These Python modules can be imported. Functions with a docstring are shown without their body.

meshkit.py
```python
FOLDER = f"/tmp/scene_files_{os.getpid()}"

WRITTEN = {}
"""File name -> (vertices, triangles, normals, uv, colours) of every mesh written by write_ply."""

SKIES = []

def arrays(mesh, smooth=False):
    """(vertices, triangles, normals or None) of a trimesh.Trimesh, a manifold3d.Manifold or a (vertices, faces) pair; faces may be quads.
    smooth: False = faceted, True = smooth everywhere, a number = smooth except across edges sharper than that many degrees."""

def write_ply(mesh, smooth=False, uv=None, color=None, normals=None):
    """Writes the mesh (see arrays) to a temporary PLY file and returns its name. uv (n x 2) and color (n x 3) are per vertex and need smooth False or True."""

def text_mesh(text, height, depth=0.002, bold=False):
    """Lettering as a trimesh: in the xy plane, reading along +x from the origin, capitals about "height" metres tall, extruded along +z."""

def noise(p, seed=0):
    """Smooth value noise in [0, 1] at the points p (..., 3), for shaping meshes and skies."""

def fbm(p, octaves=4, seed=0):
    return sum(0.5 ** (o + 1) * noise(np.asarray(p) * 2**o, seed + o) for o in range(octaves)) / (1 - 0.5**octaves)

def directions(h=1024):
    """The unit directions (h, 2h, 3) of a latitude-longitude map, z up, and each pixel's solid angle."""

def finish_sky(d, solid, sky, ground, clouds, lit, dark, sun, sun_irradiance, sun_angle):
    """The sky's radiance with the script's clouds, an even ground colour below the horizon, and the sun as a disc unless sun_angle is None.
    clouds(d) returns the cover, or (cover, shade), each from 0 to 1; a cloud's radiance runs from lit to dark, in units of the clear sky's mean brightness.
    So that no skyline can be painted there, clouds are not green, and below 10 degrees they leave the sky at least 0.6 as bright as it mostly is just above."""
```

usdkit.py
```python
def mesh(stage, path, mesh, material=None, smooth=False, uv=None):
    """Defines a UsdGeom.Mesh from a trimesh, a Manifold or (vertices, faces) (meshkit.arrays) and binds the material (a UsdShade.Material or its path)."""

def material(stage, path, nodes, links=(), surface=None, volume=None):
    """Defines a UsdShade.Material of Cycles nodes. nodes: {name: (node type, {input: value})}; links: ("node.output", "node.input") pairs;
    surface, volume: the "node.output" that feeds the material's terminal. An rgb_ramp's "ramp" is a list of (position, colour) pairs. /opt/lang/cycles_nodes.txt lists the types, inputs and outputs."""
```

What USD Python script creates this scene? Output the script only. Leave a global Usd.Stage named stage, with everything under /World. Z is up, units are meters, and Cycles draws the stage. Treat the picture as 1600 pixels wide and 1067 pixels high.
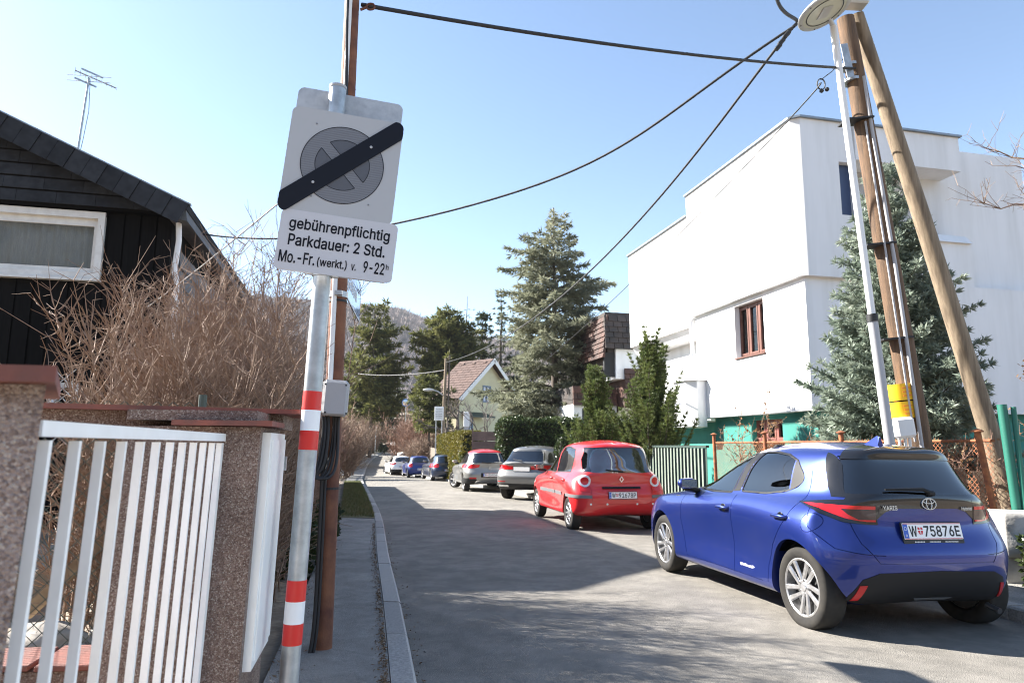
import math, random
import numpy as np, trimesh, manifold3d as m3, usdkit, meshkit
from shapely.geometry import Polygon, LineString, box as sbox, Point
from pxr import Usd, UsdGeom, UsdLux, UsdShade, Gf, Sdf, Vt

# ---------------------------------------------------------------- camera, sky, sun, exposure
stage = Usd.Stage.CreateInMemory()
UsdGeom.SetStageUpAxis(stage, 'Z'); UsdGeom.SetStageMetersPerUnit(stage, 1.0)
world = UsdGeom.Xform.Define(stage, '/World'); stage.SetDefaultPrim(world.GetPrim())
UsdGeom.Scope.Define(stage, '/World/Looks')
FPX, PITCH, ROLL, EYE = 1067.0, 0.152, 0.006, 1.41
HAZE = 0.00011
SUN = np.array([-1.38, 0.52, 1.0]); SUN /= np.linalg.norm(SUN)
SKY_STRENGTH, SUN_INTENSITY, EXPOSURE = 0.066, 1.25, 2.10
cam = UsdGeom.Camera.Define(stage, '/World/camera')
cam.CreateHorizontalApertureAttr(36.0); cam.CreateVerticalApertureAttr(24.0)
cam.CreateFocalLengthAttr(FPX / 1600 * 36.0)
cam.CreateClippingRangeAttr(Gf.Vec2f(0.05, 5000))
cam.CreateFStopAttr(4.5); cam.CreateFocusDistanceAttr(4.2)
cam.CreateExposureAttr(EXPOSURE)
_cp, _sp, _cr, _sr = math.cos(PITCH), math.sin(PITCH), math.cos(ROLL), math.sin(ROLL)
FWD = np.array([0, _cp, _sp]); _U = np.array([0, -_sp, _cp]); _R = np.array([1.0, 0, 0])
CR = _cr * _R + _sr * _U; CU = -_sr * _R + _cr * _U
EYEP = np.array([0, 0, EYE])
mt = Gf.Matrix4d(*CR, 0, *CU, 0, *(-FWD), 0, *EYEP, 1)
cam.AddTransformOp().Set(mt)

def at(px, py, Y):
    """World point seen at photograph pixel (px,py) standing Y metres north of the camera."""
    d = FWD + (px - 800) / FPX * CR - (py - 533.5) / FPX * CU
    return EYEP + d * (Y / d[1])

def usd_mat(name, nodes, links, surface=None, volume=None):
    return usdkit.material(stage, '/World/Looks/' + name, nodes, links, surface, volume)

dome = UsdLux.DomeLight.Define(stage, '/World/sky')
sky_mat = usd_mat('sky_air', {
    's': ('sky_texture', {'sky_type': 'single_scattering', 'sun_disc': False, 'sun_elevation': math.asin(SUN[2]), 'sun_rotation': math.atan2(SUN[0], SUN[1]), 'altitude': 250.0, 'air_density': 1.0, 'aerosol_density': .42, 'ozone_density': 1.0}),
    'b': ('background_shader', {'strength': SKY_STRENGTH})}, [('s.color', 'b.color')], surface='b.background')
UsdShade.MaterialBindingAPI.Apply(dome.GetPrim()).Bind(sky_mat)
dome.GetPrim().SetCustomDataByKey('kind', 'structure')
sun = UsdLux.DistantLight.Define(stage, '/World/sun')
sun.CreateIntensityAttr(SUN_INTENSITY); sun.CreateAngleAttr(0.53); sun.CreateNormalizeAttr(True)
sun.CreateColorAttr(Gf.Vec3f(1.0, 0.955, 0.89))
_z = SUN; _x = np.cross([0, 0, 1.0], _z); _x /= np.linalg.norm(_x); _y = np.cross(_z, _x)
sun.AddTransformOp().Set(Gf.Matrix4d(*_x, 0, *_y, 0, *_z, 0, 0, 0, 30, 1))

# ---------------------------------------------------------------- helpers
RNG = np.random.default_rng(7); random.seed(7)
USED = {}
def numbered(path):
    n = USED.get(path, 0); USED[path] = n + 1
    return path if n == 0 else '%s_%03d' % (path, n)
def tag(o, label=None, cat=None, group=None, kind=None):
    p = o.GetPrim() if hasattr(o, 'GetPrim') else o
    for k, v in (('label', label), ('category', cat), ('group', group), ('kind', kind)):
        if v: p.SetCustomDataByKey(k, v)
    return o
def ppath(parent): return '/World' if parent is None else str((parent.GetPrim() if hasattr(parent, 'GetPrim') else parent).GetPath())
def obj(name, mesh, m, parent=None, smooth=False, label=None, cat=None, group=None, kind=None):
    if isinstance(mesh, MB): mesh = mesh.get()
    o = usdkit.mesh(stage, numbered(ppath(parent) + '/' + name), mesh, M(m) if isinstance(m, str) else m, smooth)
    return tag(o, label, cat, group, kind)
def thing(name, label, cat, loc=(0, 0, 0), rotz=0.0, group=None, rx=0.0, ry=0.0, scale=None, parent=None, kind=None):
    x = UsdGeom.Xform.Define(stage, numbered(ppath(parent) + '/' + name))
    x.AddTranslateOp().Set(Gf.Vec3d(*map(float, loc)))
    x.AddRotateXYZOp().Set(Gf.Vec3f(math.degrees(rx), math.degrees(ry), math.degrees(rotz)))
    if scale is not None: x.AddScaleOp().Set(Gf.Vec3f(*(scale if np.ndim(scale) else (scale,) * 3)))
    return tag(x, label, cat, group, kind)
def copy_of(src, name, label, cat, loc, rotz=0.0, group=None, scale=None, rx=0.0, ry=0.0):
    r = thing(name, label, cat, loc, rotz, group, rx, ry, scale)
    r.GetPrim().GetReferences().AddInternalReference(src.GetPrim().GetPath()); r.GetPrim().SetInstanceable(True)
    tag(r, label, cat, group)
    return r

def rot_to(d):
    d = np.asarray(d, float); d = d / np.linalg.norm(d)
    a = np.array([0, 0, 1.0]) if abs(d[2]) < .9 else np.array([1.0, 0, 0])
    u = np.cross(a, d); u /= np.linalg.norm(u)
    return u, np.cross(d, u), d
def tube_vf(pts, radii, n=6, caps=True):
    pts = np.asarray(pts, float); k = len(pts); radii = np.broadcast_to(np.asarray(radii, float), (k,))
    tan = np.gradient(pts, axis=0); tan /= np.linalg.norm(tan, axis=1, keepdims=True) + 1e-12
    u = rot_to(tan[0])[0]; V = []
    ang = np.arange(n) / n * 2 * np.pi
    for i in range(k):
        u = u - tan[i] * (u @ tan[i]); u /= np.linalg.norm(u); w = np.cross(tan[i], u)
        V.append(pts[i] + radii[i] * (np.cos(ang)[:, None] * u + np.sin(ang)[:, None] * w))
    V = np.concatenate(V); F = []
    a = np.arange(n); b = (a + 1) % n
    for i in range(k - 1):
        o = i * n
        F.append(np.stack([o + a, o + b, o + n + b], 1)); F.append(np.stack([o + a, o + n + b, o + n + a], 1))
    if caps and n > 2:
        f = np.arange(1, n - 1)
        F.append(np.stack([0 * f, f + 1, f], 1)); o = (k - 1) * n
        F.append(np.stack([o + 0 * f, o + f, o + f + 1], 1))
    return V, np.concatenate(F)
def rotm(rx=0, ry=0, rz=0): return trimesh.transformations.euler_matrix(rx, ry, rz)[:3, :3]
class MB:
    def __init__(s): s.v = []; s.f = []; s.n = 0
    def add(s, v, f):
        v = np.asarray(v, float); f = np.asarray(f, int)
        if f.shape[1] == 4: f = np.vstack([f[:, [0, 1, 2]], f[:, [0, 2, 3]]])
        s.v.append(v); s.f.append(f + s.n); s.n += len(v); return s
    def tm(s, t, R=None, t0=(0, 0, 0)):
        v = np.asarray(t.vertices)
        if R is not None: v = v @ np.asarray(R).T
        return s.add(v + np.asarray(t0, float), t.faces)
    def man(s, man, R=None, t0=(0, 0, 0)):
        m = man.to_mesh(); v = np.asarray(m.vert_properties)[:, :3]
        if R is not None: v = v @ np.asarray(R).T
        return s.add(v + np.asarray(t0, float), m.tri_verts)
    def box(s, c, d, R=None, bev=0.0):
        d = np.asarray(d, float) / 2
        if bev > 0:
            b = min(bev, d.min() * .9); P = []
            for sx in (-1, 1):
                for sy in (-1, 1):
                    for sz in (-1, 1):
                        P += [(sx * (d[0] - b), sy * (d[1] - b), sz * d[2]), (sx * (d[0] - b), sy * d[1], sz * (d[2] - b)), (sx * d[0], sy * (d[1] - b), sz * (d[2] - b))]
            return s.man(m3.Manifold.hull_points(np.array(P)), R, c)
        v = np.array([(x, y, z) for x in (-1, 1) for y in (-1, 1) for z in (-1, 1)]) * d
        f = [(0, 1, 3, 2), (4, 6, 7, 5), (0, 4, 5, 1), (2, 3, 7, 6), (0, 2, 6, 4), (1, 5, 7, 3)]
        if R is not None: v = v @ np.asarray(R).T
        return s.add(v + np.asarray(c, float), f)
    def tube(s, pts, r, n=8, caps=True): return s.add(*tube_vf(pts, r, n, caps))
    def bar(s, a, b, r, n=8, r2=None): return s.tube([a, b], [r, r if r2 is None else r2], n)
    def prism(s, poly, h, R=None, t0=(0, 0, 0)):
        """polygon in xy extruded 0..h along z, then placed."""
        for g in getattr(poly, 'geoms', [poly]):
            if g.is_empty or g.area < 1e-9: continue
            s.tm(trimesh.creation.extrude_polygon(g, h, engine='earcut'), R, t0)
        return s
    def lathe(s, prof, n=24, R=None, t0=(0, 0, 0)):
        """prof: (r,z) list revolved about z."""
        prof = np.asarray(prof, float); a = np.arange(n) / n * 2 * np.pi; k = len(prof)
        V = np.stack([prof[:, 0][:, None] * np.cos(a), prof[:, 0][:, None] * np.sin(a), np.repeat(prof[:, 1][:, None], n, 1)], -1).reshape(-1, 3)
        i = np.arange(n); j = (i + 1) % n; F = []
        for r in range(k - 1):
            o = r * n; F += [np.stack([o + i, o + j, o + n + j, o + n + i], 1)]
        if R is not None: V = V @ np.asarray(R).T
        return s.add(V + np.asarray(t0, float), np.concatenate(F))
    def quad(s, a, b, c, d): return s.add([a, b, c, d], [(0, 1, 2, 3)])
    def get(s):
        if not s.v: raise ValueError('empty mesh')
        return np.concatenate(s.v), np.concatenate(s.f)
RX90 = rotm(math.pi / 2)   # polygon xy -> xz plane, extruding towards -y
def frame(ax, up=(0, 0, 1)):
    """Rotation whose x is ax (horizontal), z up."""
    ax = np.asarray(ax, float); ax = ax / np.linalg.norm(ax); up = np.asarray(up, float); y = np.cross(up, ax); y /= np.linalg.norm(y); z = np.cross(ax, y)
    return np.stack([ax, y, z], 1)

# ---------------------------------------------------------------- materials
MATS = {}
def M(n): return MATS[n]
def mat(name, col, rough=.6, metal=0.0, var=None, vcol=None, vscale=8.0, bump=0.0, bscale=40.0, spec=.5, coat=0.0, coord='pos', rand=0.0, detail=4.0, sheen=0.0, flake=0.0, ramp=(.35, .65), stretch=None, transl=0.0, rvar=0.0):
    """Principled material: base colour, optionally mottled towards vcol by noise, with fine relief; rand varies the value per object."""
    nd = {'p': ('principled_bsdf', {'base_color': col, 'roughness': rough, 'metallic': metal, 'specular_ior_level': spec, 'coat_weight': coat, 'coat_roughness': .03})}
    ln = []
    if coord == 'pos': nd['c'] = ('geometry', {}); src = 'c.position'
    else: nd['c'] = ('texture_coordinate', {}); src = 'c.object'
    if stretch is not None:
        nd['mp'] = ('mapping', {'mapping_type': 'point', 'scale': stretch}); ln.append((src, 'mp.vector')); src = 'mp.vector'
    cur = None
    if vcol is not None:
        nd['n'] = ('noise_texture', {'scale': vscale, 'detail': detail, 'roughness': .6}); ln.append((src, 'n.vector'))
        nd['r'] = ('rgb_ramp', {'ramp': [(ramp[0], col), (ramp[1], vcol)]}); ln.append(('n.fac', 'r.fac')); cur = 'r.color'
    if rand:
        nd['oi'] = ('object_info', {}); nd['mr'] = ('map_range', {'from_min': 0, 'from_max': 1, 'to_min': 1 - rand, 'to_max': 1 + rand}); ln.append(('oi.random', 'mr.value'))
        nd['h'] = ('hsv', {'color': col}); ln.append(('mr.result', 'h.value'))
        if cur: ln.append((cur, 'h.color'))
        cur = 'h.color'
    if cur: ln.append((cur, 'p.base_color'))
    if rvar:
        nd['n3'] = ('noise_texture', {'scale': vscale * 2.3, 'detail': 3.0}); ln.append((src, 'n3.vector'))
        nd['m3'] = ('map_range', {'from_min': .3, 'from_max': .7, 'to_min': max(0, rough - rvar), 'to_max': rough + rvar}); ln += [('n3.fac', 'm3.value'), ('m3.result', 'p.roughness')]
    if bump:
        nd['n2'] = ('noise_texture', {'scale': bscale, 'detail': 3.0}); nd['b'] = ('bump', {'strength': 1.0, 'distance': bump}); ln += [(src, 'n2.vector'), ('n2.fac', 'b.height'), ('b.normal', 'p.normal')]
    surf = 'p.BSDF'
    if transl:
        nd['t'] = ('translucent_bsdf', {'color': [min(1, c * 1.6) for c in col]}); nd['x'] = ('mix_closure', {'fac': transl}); ln += [('p.BSDF', 'x.closure1'), ('t.BSDF', 'x.closure2')]; surf = 'x.closure'
    MATS[name] = usd_mat(name, nd, ln, surf); return MATS[name]
def glass(name, tint, ior=1.5, rough=0.0):
    MATS[name] = usd_mat(name, {'f': ('fresnel', {'IOR': ior}), 't': ('transparent_bsdf', {'color': tint}), 'g': ('glossy_bsdf', {'color': (1, 1, 1), 'roughness': rough}), 'x': ('mix_closure', {})},
                         [('f.fac', 'x.fac'), ('t.BSDF', 'x.closure1'), ('g.BSDF', 'x.closure2')], 'x.closure')
def carpaint(name, col, metal=.0, dust=(.30, .28, .25), d=.12, rough=.35):
    """Clear-coated paint with a little road dust on it."""
    MATS[name] = usd_mat(name, {
        'c': ('texture_coordinate', {}), 'n': ('noise_texture', {'scale': 3.0, 'detail': 6.0, 'roughness': .65}), 'm': ('map_range', {'from_min': .42, 'from_max': .75, 'to_min': 0.0, 'to_max': d}),
        'x': ('mix_color', {'a': col, 'b': dust}), 'p': ('principled_bsdf', {'roughness': rough, 'metallic': metal, 'coat_weight': .9, 'coat_roughness': .02, 'coat_ior': 1.5, 'base_color': col}),
        'v': ('voronoi_texture', {'scale': 1500.0}), 'b': ('bump', {'strength': .0, 'distance': .0001})},
        [('c.object', 'n.vector'), ('n.fac', 'm.value'), ('m.result', 'x.fac'), ('x.result', 'p.base_color')], 'p.BSDF')
# ---------------------------------------------------------------- common materials
def asphalt(name, c1, c2, c3):
    MATS[name] = usd_mat(name, {
        'g': ('geometry', {}), 'n1': ('noise_texture', {'scale': .55, 'detail': 5.0, 'roughness': .6}), 'n2': ('noise_texture', {'scale': 170.0, 'detail': 2.0}), 'v': ('voronoi_texture', {'scale': 190.0}),
        'n4': ('noise_texture', {'scale': 3.1, 'detail': 6.0, 'roughness': .7}),
        'r1': ('rgb_ramp', {'ramp': [(.32, c1), (.68, c2)]}), 'r2': ('rgb_ramp', {'ramp': [(.38, (.62, .62, .62)), (.62, (1.2, 1.2, 1.2))]}),
        'r4': ('rgb_ramp', {'ramp': [(.40, (.78, .78, .78)), (.60, (1.06, 1.06, 1.06))]}),
        'm': ('mix_color', {'blend_type': 'multiply', 'fac': 1.0}), 'm4': ('mix_color', {'blend_type': 'multiply', 'fac': 1.0}),
        'vc': ('voronoi_texture', {'scale': .42, 'feature': 'distance_to_edge'}), 'dn': ('noise_texture', {'scale': 1.7, 'detail': 4.0}), 'ds': ('vector_math', {'math_type': 'multiply_add', 'vector2': (.5, .5, .5)}),
        'cr': ('map_range', {'from_min': .003, 'from_max': .012, 'to_min': .16, 'to_max': 0.0}), 'mc': ('mix_color', {'b': c3}),
        'b': ('bump', {'strength': .7, 'distance': .006}), 'p': ('principled_bsdf', {'roughness': .82, 'specular_ior_level': .35})},
        [('g.position', 'n1.vector'), ('g.position', 'n2.vector'), ('g.position', 'v.vector'), ('g.position', 'n4.vector'), ('n1.fac', 'r1.fac'), ('n2.fac', 'r2.fac'), ('n4.fac', 'r4.fac'),
         ('r1.color', 'm.a'), ('r2.color', 'm.b'), ('m.result', 'm4.a'), ('r4.color', 'm4.b'), ('g.position', 'dn.vector'), ('dn.color', 'ds.vector1'), ('g.position', 'ds.vector3'), ('ds.vector', 'vc.vector'),
         ('vc.distance', 'cr.value'), ('cr.result', 'mc.fac'), ('m4.result', 'mc.a'), ('mc.result', 'p.base_color'), ('v.distance', 'b.height'), ('b.normal', 'p.normal')], 'p.BSDF')
asphalt('asphalt', (.195, .180, .156), (.26, .241, .210), (.09, .09, .088))
asphalt('pavement_asphalt', (.27, .258, .235), (.37, .355, .325), (.09, .09, .085))
mat('kerb_granite', (.36, .34, .31), .8, vcol=(.22, .21, .20), vscale=60, bump=.002, bscale=90, rand=.18)
mat('soil', (.16, .12, .085), .95, vcol=(.28, .23, .17), vscale=5, bump=.02, bscale=22)
mat('lawn_soil', (.10, .105, .045), .95, vcol=(.19, .16, .085), vscale=7, bump=.02, bscale=30)
mat('grass_blade', (.065, .085, .026), .7, vcol=(.17, .14, .06), vscale=5, transl=.25)
mat('black_plastic', (.014, .014, .015), .5, spec=.2, bump=.0004, bscale=600, coord='obj')
mat('gloss_black', (.008, .008, .009), .12, coat=.6, coord='obj')
mat('dark_interior', (.02, .02, .022), .8, coord='obj')
mat('grey_interior', (.10, .10, .105), .85, coord='obj')
mat('tyre_rubber', (.020, .019, .018), .85, vcol=(.034, .031, .027), vscale=9, spec=.25, coord='obj')
mat('alloy', (.62, .62, .63), .32, .85, vcol=(.40, .39, .38), vscale=14, coord='obj')
mat('alloy_dark', (.05, .05, .052), .4, .4, coord='obj')
mat('brake_dark', (.03, .03, .03), .7, coord='obj')
mat('chrome', (.75, .75, .76), .12, 1.0, coord='obj')
mat('lamp_red', (.55, .010, .012), .12, coat=.7, coord='obj')
mat('lamp_dark', (.035, .016, .018), .15, coat=.7, coord='obj')
mat('lamp_clear', (.70, .70, .72), .12, .3, coat=.8, coord='obj')
mat('reflector_red', (.40, .012, .015), .25, coord='obj')
mat('reflector_orange', (.75, .22, .04), .25, coord='obj')
mat('plate_white', (.80, .80, .78), .4, coord='obj')
mat('plate_black', (.012, .012, .014), .5, coord='obj')
mat('plate_blue', (.03, .10, .45), .4, coord='obj')
mat('plate_red', (.55, .03, .04), .4, coord='obj')
mat('badge_silver', (.72, .73, .74), .2, .9, coord='obj')
glass('car_glass', (.70, .74, .74), 2.2); glass('car_glass_dark', (.09, .095, .10), 2.1); glass('window_glass', (.75, .78, .78))
carpaint('paint_blue', (.008, .024, .172), .62, d=.03, rough=.36)
carpaint('paint_red', (.58, .012, .015), .0, d=.06)
carpaint('paint_grey', (.24, .24, .23), .45, d=.10)
carpaint('paint_dark_grey', (.17, .17, .165), .5, d=.08)
carpaint('paint_navy', (.010, .022, .055), .2, d=.06)
carpaint('paint_deep_blue', (.015, .03, .16), .2, d=.06)
carpaint('paint_white', (.72, .72, .72), .0, d=.08)
carpaint('paint_cream', (.74, .70, .60), .0, d=.06)
carpaint('paint_mint_black', (.010, .010, .011), .0, d=.03)

# ---------------------------------------------------------------- cars
def bspline_eval(C, n, closed=False):
    """Uniform cubic B-spline along axis 0 with end points reached; n samples per span."""
    C = np.asarray(C, float)
    E = np.concatenate([2 * C[:1] - C[1:2], C, 2 * C[-1:] - C[-2:-1]]); out = []
    for i in range(len(C) - 1):
        t = np.arange(n) / n
        if i == len(C) - 2: t = np.append(t, 1.0)
        w = np.stack([(1 - t) ** 3, 3 * t ** 3 - 6 * t ** 2 + 4, -3 * t ** 3 + 3 * t ** 2 + 3 * t + 1, t ** 3], 1) / 6
        out.append(np.tensordot(w, E[i:i + 4], 1))
    return np.concatenate(out)

def body_surface(rings, lower_x, nr=5, nc=7):
    """rings: dicts with xf,xr (ends), z (5 heights: front, front wheel, middle, rear wheel, rear), y (8 half widths from front to rear corner), f/r corner rounding.
    Returns a closed half-mirrored body mesh of smooth B-spline patches."""
    net = []
    for R in rings:
        xf, xr = R['xf'], R['xr']; y = np.array(R['y'], float); bf, br = R.get('bf', .30), R.get('br', .22)
        cf, cr = R.get('cf', .09), R.get('cr', .05)
        if R.get('lower'): xs = [xf - bf, *lower_x, xr + br]
        else: xs = list(np.linspace(xf - bf, xr + br, 8))
        zz = np.interp(np.linspace(0, 1, 14), [0, .30, .5, .72, 1], R['z'])
        yc = (.46 * y[0], .78 * y[0]); yr = (.78 * y[-1], .46 * y[-1])
        P = [(xf, 0), (xf - cf * .25, yc[0]), (xf - cf, yc[1])] + list(zip(xs, y)) + [(xr + cr, yr[0]), (xr + cr * .25, yr[1]), (xr, 0)]
        P = np.array([(a, b, c) for (a, b), c in zip(P, zz)])
        net.append(P)
    net = np.array(net)                                    # rings x 14 x 3
    full = np.concatenate([net, net[:, -2:0:-1] * [1, -1, 1]], 1)   # closed loop around the car
    # around: periodic spline
    k = full.shape[1]; Q = []
    for i in range(k):
        t = np.arange(nc) / nc
        w = np.stack([(1 - t) ** 3, 3 * t ** 3 - 6 * t ** 2 + 4, -3 * t ** 3 + 3 * t ** 2 + 3 * t + 1, t ** 3], 1) / 6
        idx = [(i - 1) % k, i, (i + 1) % k, (i + 2) % k]
        Q.append(np.tensordot(w, full[:, idx].transpose(1, 0, 2), 1))
    Q = np.concatenate(Q)                                  # around x rings x 3
    S = bspline_eval(Q.transpose(1, 0, 2), nr)             # along rings
    m, n = S.shape[:2]
    V = S.reshape(-1, 3); F = []
    j = np.arange(n); j2 = (j + 1) % n
    for i in range(m - 1):
        F.append(np.stack([i * n + j, i * n + j2, (i + 1) * n + j2, (i + 1) * n + j], 1))
    F = np.concatenate(F); T = np.vstack([F[:, [0, 1, 2]], F[:, [0, 2, 3]]])
    cb, ct = S[0].mean(0), S[-1].mean(0)
    V = np.vstack([V, cb, ct]); a, b = len(V) - 2, len(V) - 1
    T = np.vstack([T, np.stack([0 * j + a, j2, j], 1), np.stack([0 * j + b, (m - 1) * n + j, (m - 1) * n + j2], 1)])
    t = trimesh.Trimesh(V, T, process=False)
    if t.volume < 0: t.invert()
    nrm = np.zeros_like(V); fn = np.cross(V[t.faces[:, 1]] - V[t.faces[:, 0]], V[t.faces[:, 2]] - V[t.faces[:, 0]])
    for q in range(3): np.add.at(nrm, t.faces[:, q], fn)
    nrm /= np.linalg.norm(nrm, axis=1, keepdims=True) + 1e-12
    return V, np.array(t.faces), nrm
def solid(V, F): return m3.Manifold(m3.Mesh(np.asarray(V, np.float32), np.asarray(F, np.uint32)))
def cprism(poly, lo, hi, axis):
    """Prism over a polygon in the plane across axis: axis 'y' takes (x,z), 'x' takes (y,z), 'z' takes (x,y)."""
    out = None
    for g in getattr(poly, 'geoms', [poly]):
        if g.is_empty: continue
        rings = [np.array(g.exterior.coords)[:-1]] + [np.array(h.coords)[:-1] for h in g.interiors]
        cs = m3.CrossSection(rings, m3.FillRule.EvenOdd)
        p = m3.Manifold.extrude(cs, hi - lo).translate((0, 0, lo))
        if axis == 'y': p = p.transform(np.array([[1, 0, 0, 0], [0, 0, 1, 0], [0, 1, 0, 0]], float))
        elif axis == 'x': p = p.transform(np.array([[0, 0, 1, 0], [1, 0, 0, 0], [0, 1, 0, 0]], float))
        out = p if out is None else out + p
    return out
def smooth_poly(pts, n=6):
    """Closed smooth outline through corner points: a point given as (x,z,0) stays sharp."""
    P = Polygon([p[:2] for p in pts]); r = .035
    return P.buffer(-r).buffer(2 * r, quad_segs=6).buffer(-r, quad_segs=6) if not P.buffer(-r).is_empty else P

def wheel_meshes(r, rim_r, width, spokes, style, side):
    """tyre, rim, backing; axis along y, outer face at +y if side=1."""
    hw = width / 2; a = r; R = rotm(-math.pi / 2)         # lathe z -> y
    ty = MB(); sh = .022
    prof = [(rim_r - .012, -hw + .02), (rim_r + .01, -hw + .004), ((rim_r + r) / 2, -hw - .006), (r - sh, -hw + .002), (r - .007, -hw + .012), (r, -hw + .03), (r, hw - .03), (r - .007, hw - .012), (r - sh, hw - .002), ((rim_r + r) / 2, hw + .006), (rim_r + .01, hw - .004), (rim_r - .012, hw - .02)]
    ty.lathe(prof, 48, R)
    rim = MB(); o = hw - .012
    rim.lathe([(rim_r, o - .012), (rim_r, o), (rim_r - .010, o + .003), (rim_r - .020, o - .004), (rim_r - .024, o - .05), (rim_r - .03, -hw + .03)], 48, R)
    cy = o - .028
    if style == 'pairs':                                   # five twisted pairs of flat spokes
        for i in range(5):
            for d0, d1 in ((-.30, -.10), (.16, .42)):
                t0 = 2 * math.pi * i / 5 + d0 * .6; t1 = 2 * math.pi * i / 5 + d1 * 1.55
                p0 = np.array([math.cos(t0) * .048, cy, math.sin(t0) * .048]); p1 = np.array([math.cos(t1) * (rim_r - .016), o - .012, math.sin(t1) * (rim_r - .016)])
                d = p1 - p0; L = np.linalg.norm(d); d /= L; n = np.array([0, 1.0, 0]); w = np.cross(n, d); w /= np.linalg.norm(w)
                q = []
                for p, ww in ((p0, .015), (p1, .024)):
                    q += [p + w * ww, p + w * ww * .6 + n * .012, p - w * ww * .6 + n * .012, p - w * ww, p - n * .02]
                rim.man(m3.Manifold.hull_points(np.array(q)))
    elif style == 'cover':                                 # plastic cover with many short slots
        rim.lathe([(rim_r - .02, o - .004), (rim_r * .82, o + .008)], 48, R); rim.lathe([(rim_r * .5, o - .006), (.045, o + .006), (.0001, o + .01)], 40, R)
        for i in range(9):
            t = 2 * math.pi * i / 9
            rim.box((math.cos(t) * rim_r * .66, o + .0, math.sin(t) * rim_r * .66), (rim_r * .40, .016, .034), rotm(0, -t, 0), .005)
    else:
        for i in range(spokes):
            t = 2 * math.pi * i / spokes
            p0 = np.array([math.cos(t) * .04, cy + .005, math.sin(t) * .04]); p1 = np.array([math.cos(t) * (rim_r - .016), o - .012, math.sin(t) * (rim_r - .016)])
            d = (p1 - p0) / np.linalg.norm(p1 - p0); n = np.array([0, 1.0, 0]); w = np.cross(n, d); q = []
            for p, ww in ((p0, .022), (p1, .030)): q += [p + w * ww, p + w * ww * .6 + n * .012, p - w * ww * .6 + n * .012, p - w * ww, p - n * .02]
            rim.man(m3.Manifold.hull_points(np.array(q)))
    rim.lathe([(.068, cy - .02), (.066, cy + .008), (.05, cy + .014), (.032, cy + .010), (.030, cy + .018), (.0001, cy + .02)], 24, R)
    bk = MB().lathe([(rim_r - .03, o - .075), (.0001, o - .075)], 32, R)
    bk.lathe([(rim_r - .03, -hw + .035), (.0001, -hw + .035)], 32, R)
    nuts = MB()
    for i in range(5):
        t = 2 * math.pi * (i + .5) / 5; nuts.lathe([(.0085, cy), (.0085, cy + .02), (.0001, cy + .021)], 8, R, (math.cos(t) * .052, 0, math.sin(t) * .052))
    S = np.diag([1, side, 1.0])
    def fl(b):
        v, f = b.get(); v = v * [1, side, 1]
        return v, (f if side > 0 else f[:, ::-1])
    return fl(ty), fl(rim), fl(bk), fl(nuts)

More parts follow.
